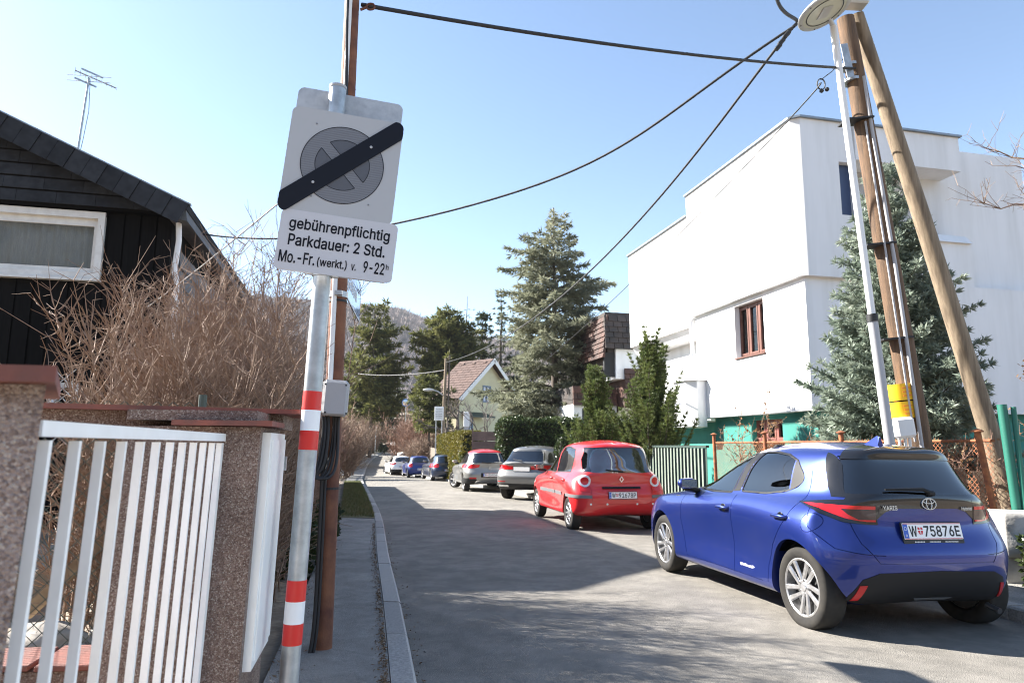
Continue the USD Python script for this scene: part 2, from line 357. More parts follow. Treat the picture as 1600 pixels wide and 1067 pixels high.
def number_plate(parent, text, pos, tilt, dealer=True, w=.52, h=.12, blank=False):
    """Plate facing -x (rear), its face leaning by tilt; text reads left to right seen from behind."""
    R0 = np.stack([np.array([0, -1.0, 0]), np.array([0, 0, 1.0]), np.array([-1.0, 0, 0])], 1)   # local x -> -y, y -> z, z -> -x
    Rt = rotm(0, tilt, 0) @ R0; P = np.array(pos, float)
    def place(b, dz):
        v, f = b.get(); return v @ Rt.T + P + Rt[:, 2] * dz, f
    pl = MB().prism(sbox(-w / 2, -h / 2, w / 2, h / 2).buffer(-.008).buffer(.008), .004)
    fr = MB().prism(sbox(-w / 2 - .008, -h / 2 - (.030 if dealer else .008), w / 2 + .008, h / 2 + .008).buffer(-.006).buffer(.006), .010)
    o = obj('plate_holder', place(fr, -.006), 'plate_black', parent)
    p = obj('number_plate', place(pl, .006), 'plate_white', parent, label=None)
    if blank: return p
    lines = MB()
    for y in (-h / 2 + .005, h / 2 - .005): lines.box((0, y, 0), (w - .012, .0045, .002))
    obj('red_line', place(lines, .0105), 'plate_red', p)
    bl = MB().prism(sbox(-w / 2 + .002, -h / 2 + .009, -w / 2 + .042, h / 2 - .009), .001); obj('blue_band', place(bl, .0105), 'plate_blue', p)
    tx = MB().tm(meshkit.text_mesh('A', .018, .0006), None, (-w / 2 + .015, -.040, 0))
    for i in range(12):
        t = i * math.pi / 6; tx.box((-w / 2 + .022 + .012 * math.cos(t), .018 + .012 * math.sin(t), .0003), (.004, .004, .0006))
    obj('country_letter', place(tx, .012), 'plate_white', p)
    def word(t, x0, width):
        m = meshkit.text_mesh(t, .074, .0008, True); b = m.bounds; s = width / (b[1][0] - b[0][0])
        v = np.array(m.vertices); v[:, 0] = (v[:, 0] - b[0][0]) * s + x0; v[:, 1] = v[:, 1] - (b[0][1] + b[1][1]) / 2
        return v, m.faces
    a, b = text.split('|'); tb = MB()
    tb.add(*word(a, -w / 2 + .055, .066 * len(a))); x1 = -w / 2 + .055 + .066 * len(a)
    tb.add(*word(b, x1 + .062, w / 2 - .018 - x1 - .062)); obj('lettering', place(tb, .0105), 'plate_black', p)
    cx = x1 + .03
    sh = Polygon([(cx - .021, .028), (cx + .021, .028), (cx + .021, -.004), (cx + .014, -.02), (cx, -.030), (cx - .014, -.02), (cx - .021, -.004)])
    crest = MB().prism(sh.difference(sbox(cx - .004, -1, cx + .004, 1)).difference(sbox(-1, .004, 1, .011)), .001); obj('shield', place(crest, .0105), 'plate_red', p)
    if dealer:
        d = MB()
        for k, (x0, ww) in enumerate(((-.17, .09), (-.04, .10), (.10, .12))):
            for q in range(int(ww / .009)): d.box((x0 + q * .009, -h / 2 - .018, .0), (.005, .007 + .003 * ((q * 7 + k) % 3 == 0), .001))
        obj('holder_print', place(d, .0055), 'plate_white', o)
    return p

def scale_map(x, src, dst): return float(np.interp(x, src, dst)) if src[0] <= x <= src[-1] else (x - src[0] + dst[0] if x < src[0] else x - src[-1] + dst[-1])

# control rings of the small blue hatchback (metres, origin under the rear axle, x to the front)
HATCH = [
 dict(xf=2.9, xr=-.25, z=(.19, .19, .19, .20, .22), y=[.30] * 8, lower=1),
 dict(xf=3.10, xr=-.38, z=(.17, .18, .18, .19, .24), y=[.66] * 8, lower=1),
 dict(xf=3.25, xr=-.53, z=(.17, .18, .19, .20, .27), y=[.78, .84, .83, .82, .82, .83, .85, .80], lower=1),
 dict(xf=3.35, xr=-.63, z=(.28, .27, .25, .27, .36), y=[.80, .885, .875, .868, .868, .875, .90, .84], lower=1),
 dict(xf=3.39, xr=-.675, z=(.42, .44, .43, .45, .50), y=[.80, .895, .862, .822, .826, .862, .905, .85], lower=1),
 dict(xf=3.38, xr=-.690, z=(.56, .60, .62, .64, .645), y=[.80, .905, .87, .842, .846, .892, .928, .865], lower=1),
 dict(xf=3.33, xr=-.600, z=(.67, .72, .76, .78, .735), y=[.78, .895, .885, .872, .872, .912, .920, .845], lower=1),
 dict(xf=3.25, xr=-.572, z=(.75, .81, .86, .89, .85), y=[.76, .865, .872, .872, .868, .885, .872, .80], lower=1),
 dict(xf=3.12, xr=-.592, z=(.80, .865, .925, .965, .97), y=[.72, .80, .825, .84, .838, .825, .80, .74], lower=1),
 dict(xf=2.72, xr=-.60, z=(.875, .91, .955, 1.01, 1.06), y=[.70, .75, .785, .80, .80, .78, .75, .70], bf=.34),
 dict(xf=2.10, xr=-.53, z=(1.00, .985, 1.0, 1.06, 1.14), y=[.68, .735, .755, .765, .765, .745, .71, .66], bf=.30, cf=.16),
 dict(xf=1.72, xr=-.455, z=(1.20, 1.17, 1.19, 1.22, 1.27), y=[.63, .68, .70, .705, .70, .685, .655, .61], bf=.26, cf=.14),
 dict(xf=1.34, xr=-.43, z=(1.385, 1.355, 1.365, 1.365, 1.375), y=[.56, .60, .625, .63, .625, .61, .585, .56], bf=.22, cf=.10),
 dict(xf=1.08, xr=-.46, z=(1.475, 1.465, 1.47, 1.455, 1.42), y=[.46, .49, .51, .515, .51, .50, .49, .47], bf=.20, cf=.08),
 dict(xf=.85, xr=-.40, z=(1.515, 1.515, 1.518, 1.495, 1.455), y=[.24, .25, .26, .26, .26, .26, .25, .24], bf=.2, cf=.04),
 dict(xf=.75, xr=-.25, z=(1.525, 1.525, 1.525, 1.505, 1.47), y=[.06] * 8, bf=.2, cf=.02)]
LOWX = [2.62, 1.95, 1.35, .78, .22, -.20]
def remap_rings(rings, xs=None, zs=None, ws=None, over=None):
    """A different car from the same net: piecewise maps of lengths, heights and widths."""
    out = []
    for i, R in enumerate(rings):
        Q = dict(R)
        if xs: Q['xf'] = scale_map(R['xf'], *xs); Q['xr'] = scale_map(R['xr'], *xs)
        if zs: Q['z'] = tuple(scale_map(z, *zs) for z in R['z'])
        if ws is not None: Q['y'] = [y * (ws if np.ndim(ws) == 0 else np.interp(R['z'][2], *ws)) for y in R['y']]
        if over and i in over: Q.update(over[i])
        out.append(Q)
    return out

class Car:
    def __init__(s, name, label, group, rings, lowx, wb, paint, loc, yaw, roll=0.0, tyre=(.305, .205, .195), track=.765, pitch=0.0, cat='car', res=(5, 7)):
        s.V, s.F, s.N = body_surface(rings, lowx, *res); s.wb, s.paint, s.tyre, s.track = wb, paint, tyre, track
        s.B = solid(s.V, s.F); s.cuts = []; s.parts = []; s.name, s.label, s.group, s.loc, s.yaw, s.roll, s.pitch, s.cat = name, label, group, loc, yaw, roll, pitch, cat
        s.in6 = s.off(-.007)
    def off(s, d): return solid(s.V + s.N * d, s.F)
    def shell(s, poly, axis, lo, hi, out=.003, inn=-.012):
        return (s.off(out) - s.off(inn)) ^ cprism(poly, lo, hi, axis)
    def sides(s, poly, lo=.35, hi=1.2): return cprism(poly, lo, hi, 'y') + cprism(poly, -hi, -lo, 'y')
    def piece(s, name, man, mat_, **k): s.parts.append((name, man, mat_, k))
    def groove(s, lines, axis='y', w=.006, lo=.30, hi=1.2, both=True):
        p = None
        for l in lines:
            poly = LineString(l).buffer(w / 2, cap_style='square'); q = cprism(poly, lo, hi, axis)
            if both and axis == 'y': q = q + cprism(poly, -hi, -lo, 'y')
            p = q if p is None else p + q
        s.cuts.append(p - s.in6)
    def build(s, arches, windows, spokes=10, style='pairs', wells=.36, steer=0.0, seats=True, cavity=(-.35, 1.7, .55), rims='alloy'):
        """arches: radius of the wheel openings. windows: list of (name, prism, glass material)."""
        r, rim_r, tw = s.tyre
        x = thing(s.name, s.label, s.cat, s.loc, math.pi / 2 - s.yaw, s.group, rx=s.roll, ry=s.pitch); s.x = x
        B = s.B
        inner = s.off(-.035)
        cav = inner ^ m3.Manifold.cube((cavity[1] - cavity[0] + .0, 2, 2)).translate((cavity[0], -1, cavity[2]))
        B = B - cav
        for ax in (0, s.wb):
            c = m3.Manifold.cylinder(2.2, arches, arches, 56, True).rotate((90, 0, 0)).translate((ax, 0, r + .012))
            core = m3.Manifold.cube((2 * arches + .1, 2 * (.87 - wells), 2), True).translate((ax, 0, r))
            B = B - (c - core)
        for c in s.cuts: B = B - c
        g = s.off(-.004) - s.off(-.008)
        for nm, pr, gm in windows:
            B = B - (pr - s.off(-.06))
            gl = g ^ pr
            for comp in gl.decompose(): 
                if comp.volume() > 1e-6: obj(nm, comp, gm, x, 35)
        obj('body', B, s.paint, x, 32)
        for name, man, m_, k in s.parts:
            comps = man.decompose() if k.pop('split', True) else [man]
            for c in comps:
                if c.volume() > 2e-7: obj(name, c, m_, x, 32, **k)
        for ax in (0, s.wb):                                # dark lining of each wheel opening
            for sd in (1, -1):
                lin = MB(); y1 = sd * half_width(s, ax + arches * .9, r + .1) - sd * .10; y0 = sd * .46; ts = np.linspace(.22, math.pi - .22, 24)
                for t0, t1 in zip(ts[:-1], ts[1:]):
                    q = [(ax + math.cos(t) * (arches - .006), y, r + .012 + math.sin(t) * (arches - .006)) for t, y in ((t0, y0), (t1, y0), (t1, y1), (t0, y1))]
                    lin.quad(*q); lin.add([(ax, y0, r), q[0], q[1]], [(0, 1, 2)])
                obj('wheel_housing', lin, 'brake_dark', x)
        for ax in (s.wb, 0):
            for sd in (1, -1):
                ty, ri, bk, nu = wheel_meshes(r, rim_r, tw, spokes, style, sd)
                Rz = rotm(0, 0, steer if ax else 0.0); off = np.array([ax, sd * (s.track - tw * 0 + .0), r])
                pl = lambda mm: (mm[0] @ Rz.T + off, mm[1])
                w = obj('wheel', pl(ty), 'tyre_rubber', x, 40)
                obj('rim', pl(ri), rims, w, 30); obj('brake_disc', pl(bk), 'brake_dark', w); obj('wheel_nuts', pl(nu), 'chrome', w)
        if seats:
            zb = cavity[2]
            for (sx, sy) in ((.95, .36), (.95, -.36)):
                st = MB().box((sx, sy, zb + .42), (.14, .46, .62), rotm(0, -.25, 0), .05); st.box((sx - .10, sy, zb + .80), (.10, .26, .17), rotm(0, -.2, 0), .04); st.box((sx + .25, sy, zb + .12), (.5, .48, .16), None, .04)
                obj('seat', st, 'dark_interior', x)
            rs = MB().box((.12, 0, zb + .34), (.14, 1.2, .56), rotm(0, -.28, 0), .05)
            for sy in (-.38, 0, .38): rs.box((.02, sy, zb + .69), (.08, .24, .14), rotm(0, -.28, 0), .03)
            obj('rear_bench', rs, 'dark_interior', x)
            db = MB().box((cavity[1] - .14, 0, zb + .33), (.34, 1.25, .22), None, .05); obj('dashboard', db, 'dark_interior', x)
            sw = MB(); c = np.array([cavity[1] - .42, .36, zb + .36]); t = np.linspace(0, 2 * np.pi, 25)
            sw.tube(np.stack([c[0] + .10 * np.sin(t) * .4, c[1] + .18 * np.cos(t), c[2] + .18 * np.sin(t)], 1), .013, 6, False); sw.bar(c, c + [.2, 0, -.06], .03); sw.box(c, (.03, .34, .03)); obj('steering_wheel', sw, 'dark_interior', x)
        return x
def mirror_part(car, base_center, name='mirror', paint=None, size=1.0):
    for sd in (1, -1):
        cx, cy, cz = base_center
        sh = m3.Manifold.batch_hull([m3.Manifold.sphere(.055 * size, 20).scale((1, 1, .95)).translate((cx, sd * (cy + .15 * size), cz)), m3.Manifold.sphere(.06 * size, 20).scale((.9, 1, 1)).translate((cx + .02, sd * (cy + .055), cz)), m3.Manifold.sphere(.04 * size, 16).translate((cx + .05, sd * (cy + .10), cz + .01))])
        arm = m3.Manifold.batch_hull([m3.Manifold.sphere(.03, 12).translate((cx + .03, sd * (cy - .04), cz - .075)), m3.Manifold.sphere(.032, 12).translate((cx + .015, sd * (cy + .10), cz - .05))])
        a = obj('mirror', sh, paint or car.paint, car.x, 40); obj('mirror_foot', arm, 'black_plastic', a, 40)
        gl = m3.Manifold.cube((.006, .17 * size, .085), True).translate((cx - .052, sd * (cy + .10), cz)); obj('mirror_glass', gl, 'chrome', a)
def handle_part(car, x, z, y, sd, L=.19, paint=None):
    b = MB().tube([(x - L / 2, sd * (y + .004), z), (x - L / 2 + .02, sd * (y + .032), z + .001), (x, sd * (y + .038), z + .002), (x + L / 2 - .02, sd * (y + .032), z), (x + L / 2, sd * (y + .004), z)], [.012, .015, .016, .015, .012], 8)
    h = obj('door_handle', b, paint or car.paint, car.x, 60)
    c = m3.Manifold.sphere(.045, 20).scale((1, .15, .8)).translate((x + .0, sd * (y + .002), z - .002)); obj('handle_recess', c, 'gloss_black', h, 60)
def half_width(car, x, z):
    """The body's outer y at (x,z) on the left side."""
    m = (np.abs(car.V[:, 0] - x) < .09) & (np.abs(car.V[:, 2] - z) < .05) & (car.V[:, 1] > 0)
    if not m.any(): return .8
    d = np.hypot(car.V[m, 0] - x, car.V[m, 2] - z); return float(car.V[m, 1][d.argmin()])
# ---------------------------------------------------------------- ground, road, kerbs, pavements
from scipy.interpolate import PchipInterpolator, CubicSpline
GY = PchipInterpolator([-60, -30, 0, 6, 13.5, 25, 38, 46, 52, 58, 66, 90, 130, 170, 250, 380, 460], [.6, .25, .03, 0, -.10, -.24, -.49, -.70, -.80, -.62, -.38, .30, 1.1, 1.9, 5.5, 16, 26])
XL = PchipInterpolator([-60, -15, 0, 4.1, 5.9, 8.43, 13.6, 21.5, 33, 50, 70, 90, 130, 170, 250, 460], [14, 3.3, .30, -.53, -.90, -1.44, -2.49, -4.30, -7.0, -10.6, -14.2, -17.0, -23, -29, -42, -80])
XR = PchipInterpolator([-60, -15, 0, 5.96, 13.5, 25.4, 36, 50, 70, 90, 130, 170, 250, 460], [19, 8.5, 5.40, 4.18, 2.62, -.25, -3.05, -7.0, -10.6, -13.3, -19.4, -25.4, -38, -76])
def gz(x, y):
    """Height of the open ground beside the road."""
    side = max(float(XL(y)) - .8 - x, x - float(XR(y)) - 1.0, 0)
    return float(GY(y)) + .085 + min(side, 60) * (.012 if y > 25 else .0)
def ribbon(f0, f1, z0, z1, ys, name=None):
    m = MB()
    for a, b in zip(ys[:-1], ys[1:]):
        m.quad((f0(a), a, GY(a) + z0), (f1(a), a, GY(a) + z1), (f1(b), b, GY(b) + z1), (f0(b), b, GY(b) + z0))
    return m
YS = np.concatenate([np.arange(-20, 60, .75), np.arange(60, 300, 4.0)])
g = MB(); D = [0.86, 1.1, 2, 4, 7, 12, 20, 35, 60, 110, 200, 330]
ysg = np.concatenate([np.arange(-60, -20, 8.0), np.arange(-20, 60, 2.0), np.arange(60, 461, 10.0)])
rows = []
for y in ysg:
    l, r = float(XL(y)), float(XR(y)); gzv = float(GY(y))
    L = [(l - d, y, gz(l - d, y)) for d in D[::-1]] + [(l - .85, y, gzv - .15)]
    Rr = [(r + 1.05, y, gzv - .15)] + [(r + 1.06 + d - .86, y, gz(r + 1.06 + d - .86, y)) for d in D]
    rows.append(L + Rr)
rows = np.array(rows); n0, n1 = rows.shape[:2]
idx = np.arange(n0 * n1).reshape(n0, n1)
F = np.stack([idx[:-1, :-1], idx[:-1, 1:], idx[1:, 1:], idx[1:, :-1]], -1).reshape(-1, 4)
g.add(rows.reshape(-1, 3), F)
obj('ground', g, 'soil', None, True, kind='structure')
road = MB()
for a, b in zip(YS[:-1], YS[1:]):
    ca, cb = [(f0 * float(XL(y)) + (1 - f0) * float(XR(y)), y, float(GY(y)) + c) for y, f0, c in ((a, .5, .03), (b, .5, .03))]
    la, ra, lb, rb = [(float(f(y)), y, float(GY(y))) for y, f in ((a, XL), (a, XR), (b, XL), (b, XR))]
    road.quad(la, ca, cb, lb); road.quad(ca, ra, rb, cb)
obj('road', road, 'asphalt', None, True, kind='structure')
obj('pavement', ribbon(lambda y: float(XL(y)) - .84, lambda y: float(XL(y)) - .15, .125, .112, YS), 'pavement_asphalt', None, True, kind='structure')
obj('pavement', ribbon(lambda y: float(XR(y)) + .15, lambda y: float(XR(y)) + 1.06, .112, .125, YS), 'pavement_asphalt', None, True, kind='structure')
def kerb(f, sgn, y0, y1, L=1.0):
    k = thing('kerb', None, None, kind='structure'); y = y0; i = 0
    rr = random.Random(3)
    while y < y1:
        a, b = y + .006, y + L - .006
        xa, xb = float(f(a)), float(f(b)); dz = rr.uniform(-.004, .004); P = []
        for (yy, xx) in ((a, xa), (b, xb)):
            z = float(GY(yy)) + dz; w = sgn * .145
            P += [(xx, yy, z - .1), (xx, yy, z + .098), (xx + w * .12, yy, z + .114), (xx + w, yy, z + .117), (xx + w, yy, z - .1)]
        obj('kerb_stone', m3.Manifold.hull_points(np.array(P)), 'kerb_granite', k)
        y += L; i += 1
        if y > 40: L = 4.0
    return k
kerb(XL, -1, -4, 100); kerb(XR, 1, -4, 100)
# dead leaves and grit in the left gutter: loose flecks of no countable number
fl = MB(); rr = np.random.default_rng(11)
for i in range(1500):
    y = 3.6 + rr.random() ** 1.5 * 9; q = rr.random()
    if q < .72: x = float(XL(y)) - .16 - abs(rr.normal(0, .03)); z = float(GY(y)) + .118
    elif q < .86: x = float(XL(y)) + abs(rr.normal(0, .05)) + .01; z = float(GY(y)) + .004
    else: x = float(XL(y)) - .84 + abs(rr.normal(0, .08)); z = float(GY(y)) + .128
    s = rr.uniform(.006, .018); R = rotm(rr.normal(0, .4), rr.normal(0, .4), rr.random() * 6.28)
    v = np.array([(-s, 0, 0), (0, -s * .45, .004), (s, 0, .002), (0, s * .45, .004)]) @ R.T + (x, y, z + .004)
    fl.add(v, [(0, 1, 2, 3)])
mat('dead_leaf', (.10, .065, .035), .9, vcol=(.22, .14, .08), vscale=30)
obj('leaf_litter', fl, 'dead_leaf', None, label='brown leaf litter along the seam between pavement and left kerb', cat='leaf litter', kind='stuff')
def blades(name, pts, h, w, m, label, cat, seed=1, kind='stuff'):
    r = np.random.default_rng(seed); P = np.asarray(pts); n = len(P)
    a = r.random(n) * 6.283; lean = r.normal(0, .35, (n, 2)) * h; hh = h * r.uniform(.5, 1.2, n)
    d = np.stack([np.cos(a), np.sin(a), 0 * a], 1) * w
    T = P + np.stack([lean[:, 0], lean[:, 1], hh], 1)
    V = np.stack([P - d, P + d, T], 1).reshape(-1, 3); return obj(name, (V, np.arange(3 * n).reshape(-1, 3)), m, None, label=label, cat=cat, kind=kind)
rr = np.random.default_rng(5); pts = []
while len(pts) < 14000:
    y = rr.uniform(13.8, 32); x = float(XL(y)) - .15 - rr.random() * .72; pts.append((x, y, float(GY(y)) + .118 + .0))
obj('grass_soil', ribbon(lambda y: float(XL(y)) - .88, lambda y: float(XL(y)) - .152, .135, .124, np.arange(13.6, 32.6, .75)), 'lawn_soil', None, True, kind='structure')
blades('grass_verge', pts, .075, .006, 'grass_blade', 'short grass verge between left kerb and brown hedge', 'grass')
# wooded hill
mat('hill_soil', (.13, .105, .085), .95, vcol=(.20, .17, .14), vscale=.05)
hx = np.linspace(-620, 520, 77); hy = np.linspace(430, 900, 41); HILL = []
for y in hy:
    for x in hx:
        t = np.clip((y - 430) / 330, 0, 1); t = t * t * (3 - 2 * t)
        ridge = np.interp(x, [-620, -300, -125, -60, 10, 120, 520], [128, 150, 136, 112, 92, 70, 60])
        HILL.append((x, y, 20 + (ridge - 14) * t * (1 if y < 800 else 1) + 7 * meshkit.fbm(np.array([[x / 70, y / 70, 0]]), 3, 2)[0] - 4))
HILL = np.array(HILL); id2 = np.arange(len(HILL)).reshape(41, 77)
obj('hill', (HILL, np.stack([id2[:-1, :-1], id2[:-1, 1:], id2[1:, 1:], id2[1:, :-1]], -1).reshape(-1, 4)), 'hill_soil', None, True, kind='structure')

# wooded slope behind the camera, where the street comes from
mat('slope_wood', (.075, .065, .045), .95, vcol=(.12, .10, .075), vscale=.12, detail=6.0)
bx = np.linspace(-260, 260, 53); by = np.linspace(-190, -42, 19); BH = []
for y in by:
    for x in bx:
        t = np.clip((-42 - y) / 120, 0, 1); BH.append((x, y, .4 + 52 * t ** .8 + 9 * meshkit.fbm(np.array([[x / 9, y / 9, 3.0]]), 4, 5)[0] * min(1, t * 8)))
id3 = np.arange(len(BH)).reshape(19, 53); obj('hill', (np.array(BH), np.stack([id3[:-1, :-1], id3[1:, :-1], id3[1:, 1:], id3[:-1, 1:]], -1).reshape(-1, 4)), 'slope_wood', None, False, kind='structure')
# ---------------------------------------------------------------- left foreground: pillars, gate, sign, rusty pole
def chips(name, a, b, c, scale=95):
    """Exposed-aggregate render: small stones of three tones."""
    MATS[name] = usd_mat(name, {'g': ('geometry', {}), 'v': ('voronoi_texture', {'scale': scale}), 'r': ('rgb_ramp', {'ramp': [(.0, a), (.40, b), (.78, c), (.86, (.50, .43, .37)), (1.0, b)], 'interpolate': True}),
        'sp': ('separate_color', {}), 'b': ('bump', {'strength': 1.0, 'distance': .006, 'invert': True}), 'n': ('noise_texture', {'scale': 4.0, 'detail': 4.0}), 'r2': ('rgb_ramp', {'ramp': [(.3, (.72, .72, .72)), (.7, (1.05, 1.05, 1.05))]}), 'm': ('mix_color', {'blend_type': 'multiply', 'fac': 1.0}), 'p': ('principled_bsdf', {'roughness': .85})},
        [('g.position', 'v.vector'), ('v.color', 'sp.color'), ('sp.r', 'r.fac'), ('r.color', 'm.a'), ('g.position', 'n.vector'), ('n.fac', 'r2.fac'), ('r2.color', 'm.b'), ('m.result', 'p.base_color'), ('v.distance', 'b.height'), ('b.normal', 'p.normal')], 'p.BSDF')
chips('stone_chips', (.12, .072, .055), (.22, .145, .115), (.31, .225, .185), 250)
chips('stone_chips_pale', (.19, .135, .112), (.31, .235, .205), (.41, .33, .29), 190)
mat('roof_tile_red', (.21, .062, .042), .7, vcol=(.13, .05, .038), vscale=9, bump=.002, bscale=60)
mat('white_paint', (.88, .865, .835), .45, vcol=(.78, .755, .715), vscale=5, ramp=(.45, .75))
mat('white_enamel', (.87, .86, .83), .35, vcol=(.78, .765, .73), vscale=3)
mat('galvanised', (.46, .48, .49), .45, .75, vcol=(.33, .35, .36), vscale=16, bump=.0006, bscale=50)
mat('galvanised_plate', (.50, .51, .51), .5, .5, vcol=(.40, .41, .42), vscale=25)
mat('rust', (.095, .032, .018), .8, vcol=(.19, .075, .035), vscale=6, bump=.002, bscale=90)
mat('rust_orange', (.33, .115, .04), .85, vcol=(.17, .055, .025), vscale=12, bump=.002, bscale=110)
mat('sign_white', (.40, .405, .41), .4); mat('sign_white_new', (.50, .50, .52), .4); mat('sign_ring', (.17, .175, .19), .45); mat('sign_hatch', (.135, .139, .152), .45); mat('sign_sector', (.085, .088, .10), .45); mat('sign_black', (.008, .009, .014), .45, spec=.2)
mat('band_red', (.62, .02, .015), .4); mat('band_white', (.80, .80, .80), .4)
mat('cable_black', (.012, .012, .013), .6); mat('cable_grey', (.25, .25, .25), .6); mat('pvc_white', (.66, .66, .65), .4); mat('pvc_grey', (.34, .34, .35), .5)
mat('box_grey', (.33, .33, .34), .5, bump=.0006, bscale=120)
mat('sign_blue', (.06, .13, .30), .18, coat=1.0); mat('mortar', (.42, .38, .33), .9, bump=.003, bscale=60)
mat('concrete', (.40, .385, .35), .9, vcol=(.27, .26, .24), vscale=4, bump=.004, bscale=40)

GA = np.array([-.846, 1.196]); GD = np.array([-.0222, .118]) / .1201     # gate: first bar and direction
gax = np.array([GD[0], GD[1], 0]); gn = np.array([GD[1], -GD[0], 0])      # gn points to the right (road)
lean = np.array([.030, 0, 0])                                          # everything along this fence leans a little
Ggz = float(GY(2)) + .10
gate = thing('garden_gate', 'white metal garden gate of vertical bars standing between the two stone-chip pillars', 'gate', (GA[0], GA[1], Ggz))
gt = 1.40 - Ggz + .035                                                # height of the top rail
R = frame(gax)
for i in range(12):
    w = .012 if i < 11 else .034
    c = gax * (.1201 * i); b = MB()
    h = gt - .02
    top = c + [0, 0, h] + lean * h; bot = c + [0, 0, .08]
    P = []
    for p in (bot, top):
        for s1 in (-1, 1):
            for s2 in (-1, 1): P.append(p + gax * s1 * w / 2 + gn * s2 * .0092)
    obj('gate_bar', m3.Manifold.hull_points(np.array(P)), 'white_paint', gate)
for z, hh in ((gt, .027), (.10, .03)):
    a, b_ = gax * -.045, gax * 1.345; P = []
    for p in (a, b_):
        for s1 in (-1, 1):
            for s2 in (-1, 1): P.append(p + np.array([0, 0, z + s1 * hh / 2]) + lean * z + gn * s2 * .0125)
    obj('gate_rail', m3.Manifold.hull_points(np.array(P)), 'white_paint', gate)
# near pillar at the left edge
def slab(a, b, c, d, z0, z1, z2=None):
    """Four plan corners, bottom z0, top z1."""
    P = [(x, y, z0) for x, y in (a, b, c, d)] + [(x, y, z1) for x, y in (a, b, c, d)]
    return m3.Manifold.hull_points(np.array(P, float))
np_ = thing('gate_pillar', 'blurred stone-chip gate pillar with red tile cap at the left edge of the picture', 'pillar', (-.95, 1.0, Ggz))
P0 = at(50, 700, 1.12); P1 = at(0, 700, .95)
ex = np.array([P0[0], P0[1]]); q0 = np.array([-.05, 0, 0])
col = []
for z, dx in ((Ggz - .1, -.055), (1.505, .012)):
    for (x, y) in ((P0[0], P0[1]), (P0[0] - .40, P0[1] - .08), (P0[0] - .66, P0[1] + .26), (P0[0] - .27, P0[1] + .34)): col.append((x + dx, y, z))
col = np.array(col) - [-.95, 1.0, Ggz]
obj('pillar_body', m3.Manifold.hull_points(col), 'stone_chips_pale', np_)
cp = []
for z, e, up in ((1.506, .042, 0), (1.532, .042, 0), (1.538, -.05, 0)):
    for (x, y) in ((P0[0] + e, P0[1] - e), (P0[0] - .40 - e, P0[1] - .08 - e), (P0[0] - .66 - e, P0[1] + .26 + e), (P0[0] - .27 + e, P0[1] + .34 + e)): cp.append((x + .012, y, z))
obj('pillar_cap', m3.Manifold.hull_points(np.array(cp) - [-.95, 1.0, Ggz]), 'roof_tile_red', np_)
# far pillar with the white meter box
PB = np.array([-.945, 2.56]); ra = np.array([-.19, .98]); rb = np.array([-.98, -.19])         # along the road, and away from it
def pl(a, b): return PB + ra * a + rb * b
def lp(pts, z, base): return [(x - base[0] + .028 * (z - 1.0), y - base[1], z - base[2]) for x, y in pts]
fp = thing('gate_pillar', 'stone-chip pillar holding a white meter box, right of the white gate', 'pillar', (PB[0], PB[1], Ggz)); bs = (PB[0], PB[1], Ggz)
def hull2(pts, z0, z1, base): return m3.Manifold.hull_points(np.array(lp(pts, z0, base) + lp(pts, z1, base)))
body = hull2([pl(0, 0), pl(.52, 0), pl(.52, .47), pl(0, .47)], Ggz - .1, 1.475, bs)
obj('pillar_body', body, 'stone_chips', fp)
obj('pillar_cap', hull2([pl(-.045, -.045), pl(.30, -.045), pl(.30, .30), pl(-.045, .30)], 1.478, 1.497, bs), 'roof_tile_red', fp)
top = hull2([pl(.02, .02), pl(.52, .02), pl(.52, .47), pl(.02, .47)], 1.4975, 1.535, bs) ; obj('pillar_head', top, 'stone_chips', fp)
caps = MB().man(hull2([pl(.30, -.10), pl(.78, -.10), pl(.78, .84), pl(.02, .95)], 1.537, 1.556, bs)); obj('roof_slab', caps, 'roof_tile_red', fp)
obj('roof_edge', hull2([pl(.36, -.03), pl(.70, -.03), pl(.70, .80), pl(.10, .86)], 1.475, 1.536, bs), 'stone_chips', fp)
bx = hull2([pl(.055, -.030), pl(.46, -.030), pl(.46, .0), pl(.055, .0)], .60, 1.455, bs)
d = obj('meter_box', bx, 'white_enamel', fp)
obj('meter_door', hull2([pl(.075, -.038), pl(.44, -.038), pl(.44, -.0295), pl(.075, -.0295)], .63, 1.43, bs), 'white_enamel', d)
obj('door_hinge', hull2([pl(.455, -.045), pl(.475, -.045), pl(.475, -.028), pl(.455, -.028)], 1.30, 1.36, bs), 'galvanised', d)
obj('door_label', hull2([pl(.22, -.0395), pl(.32, -.0395), pl(.32, -.0375), pl(.22, -.0375)], 1.22, 1.38, bs), 'plate_white', d)
# low plinth and tiles behind the gate
low = thing('garden_wall', 'low stone-chip wall topped with loose red tiles behind the gate bars', 'wall', (-2.2, 2.8, Ggz))
obj('wall_body', MB().box((0, 0, .18), (1.5, .22, .5), rotm(0, 0, .19)), 'stone_chips', low)
for i in range(5):
    obj('roof_tile', MB().box((-.48 + .24 * i, -.085 + .045 * i, .445 + .004 * (i % 2)), (.225, .26, .022), rotm(.03 * (i % 3), .02, .19), .004), 'roof_tile_red', low)

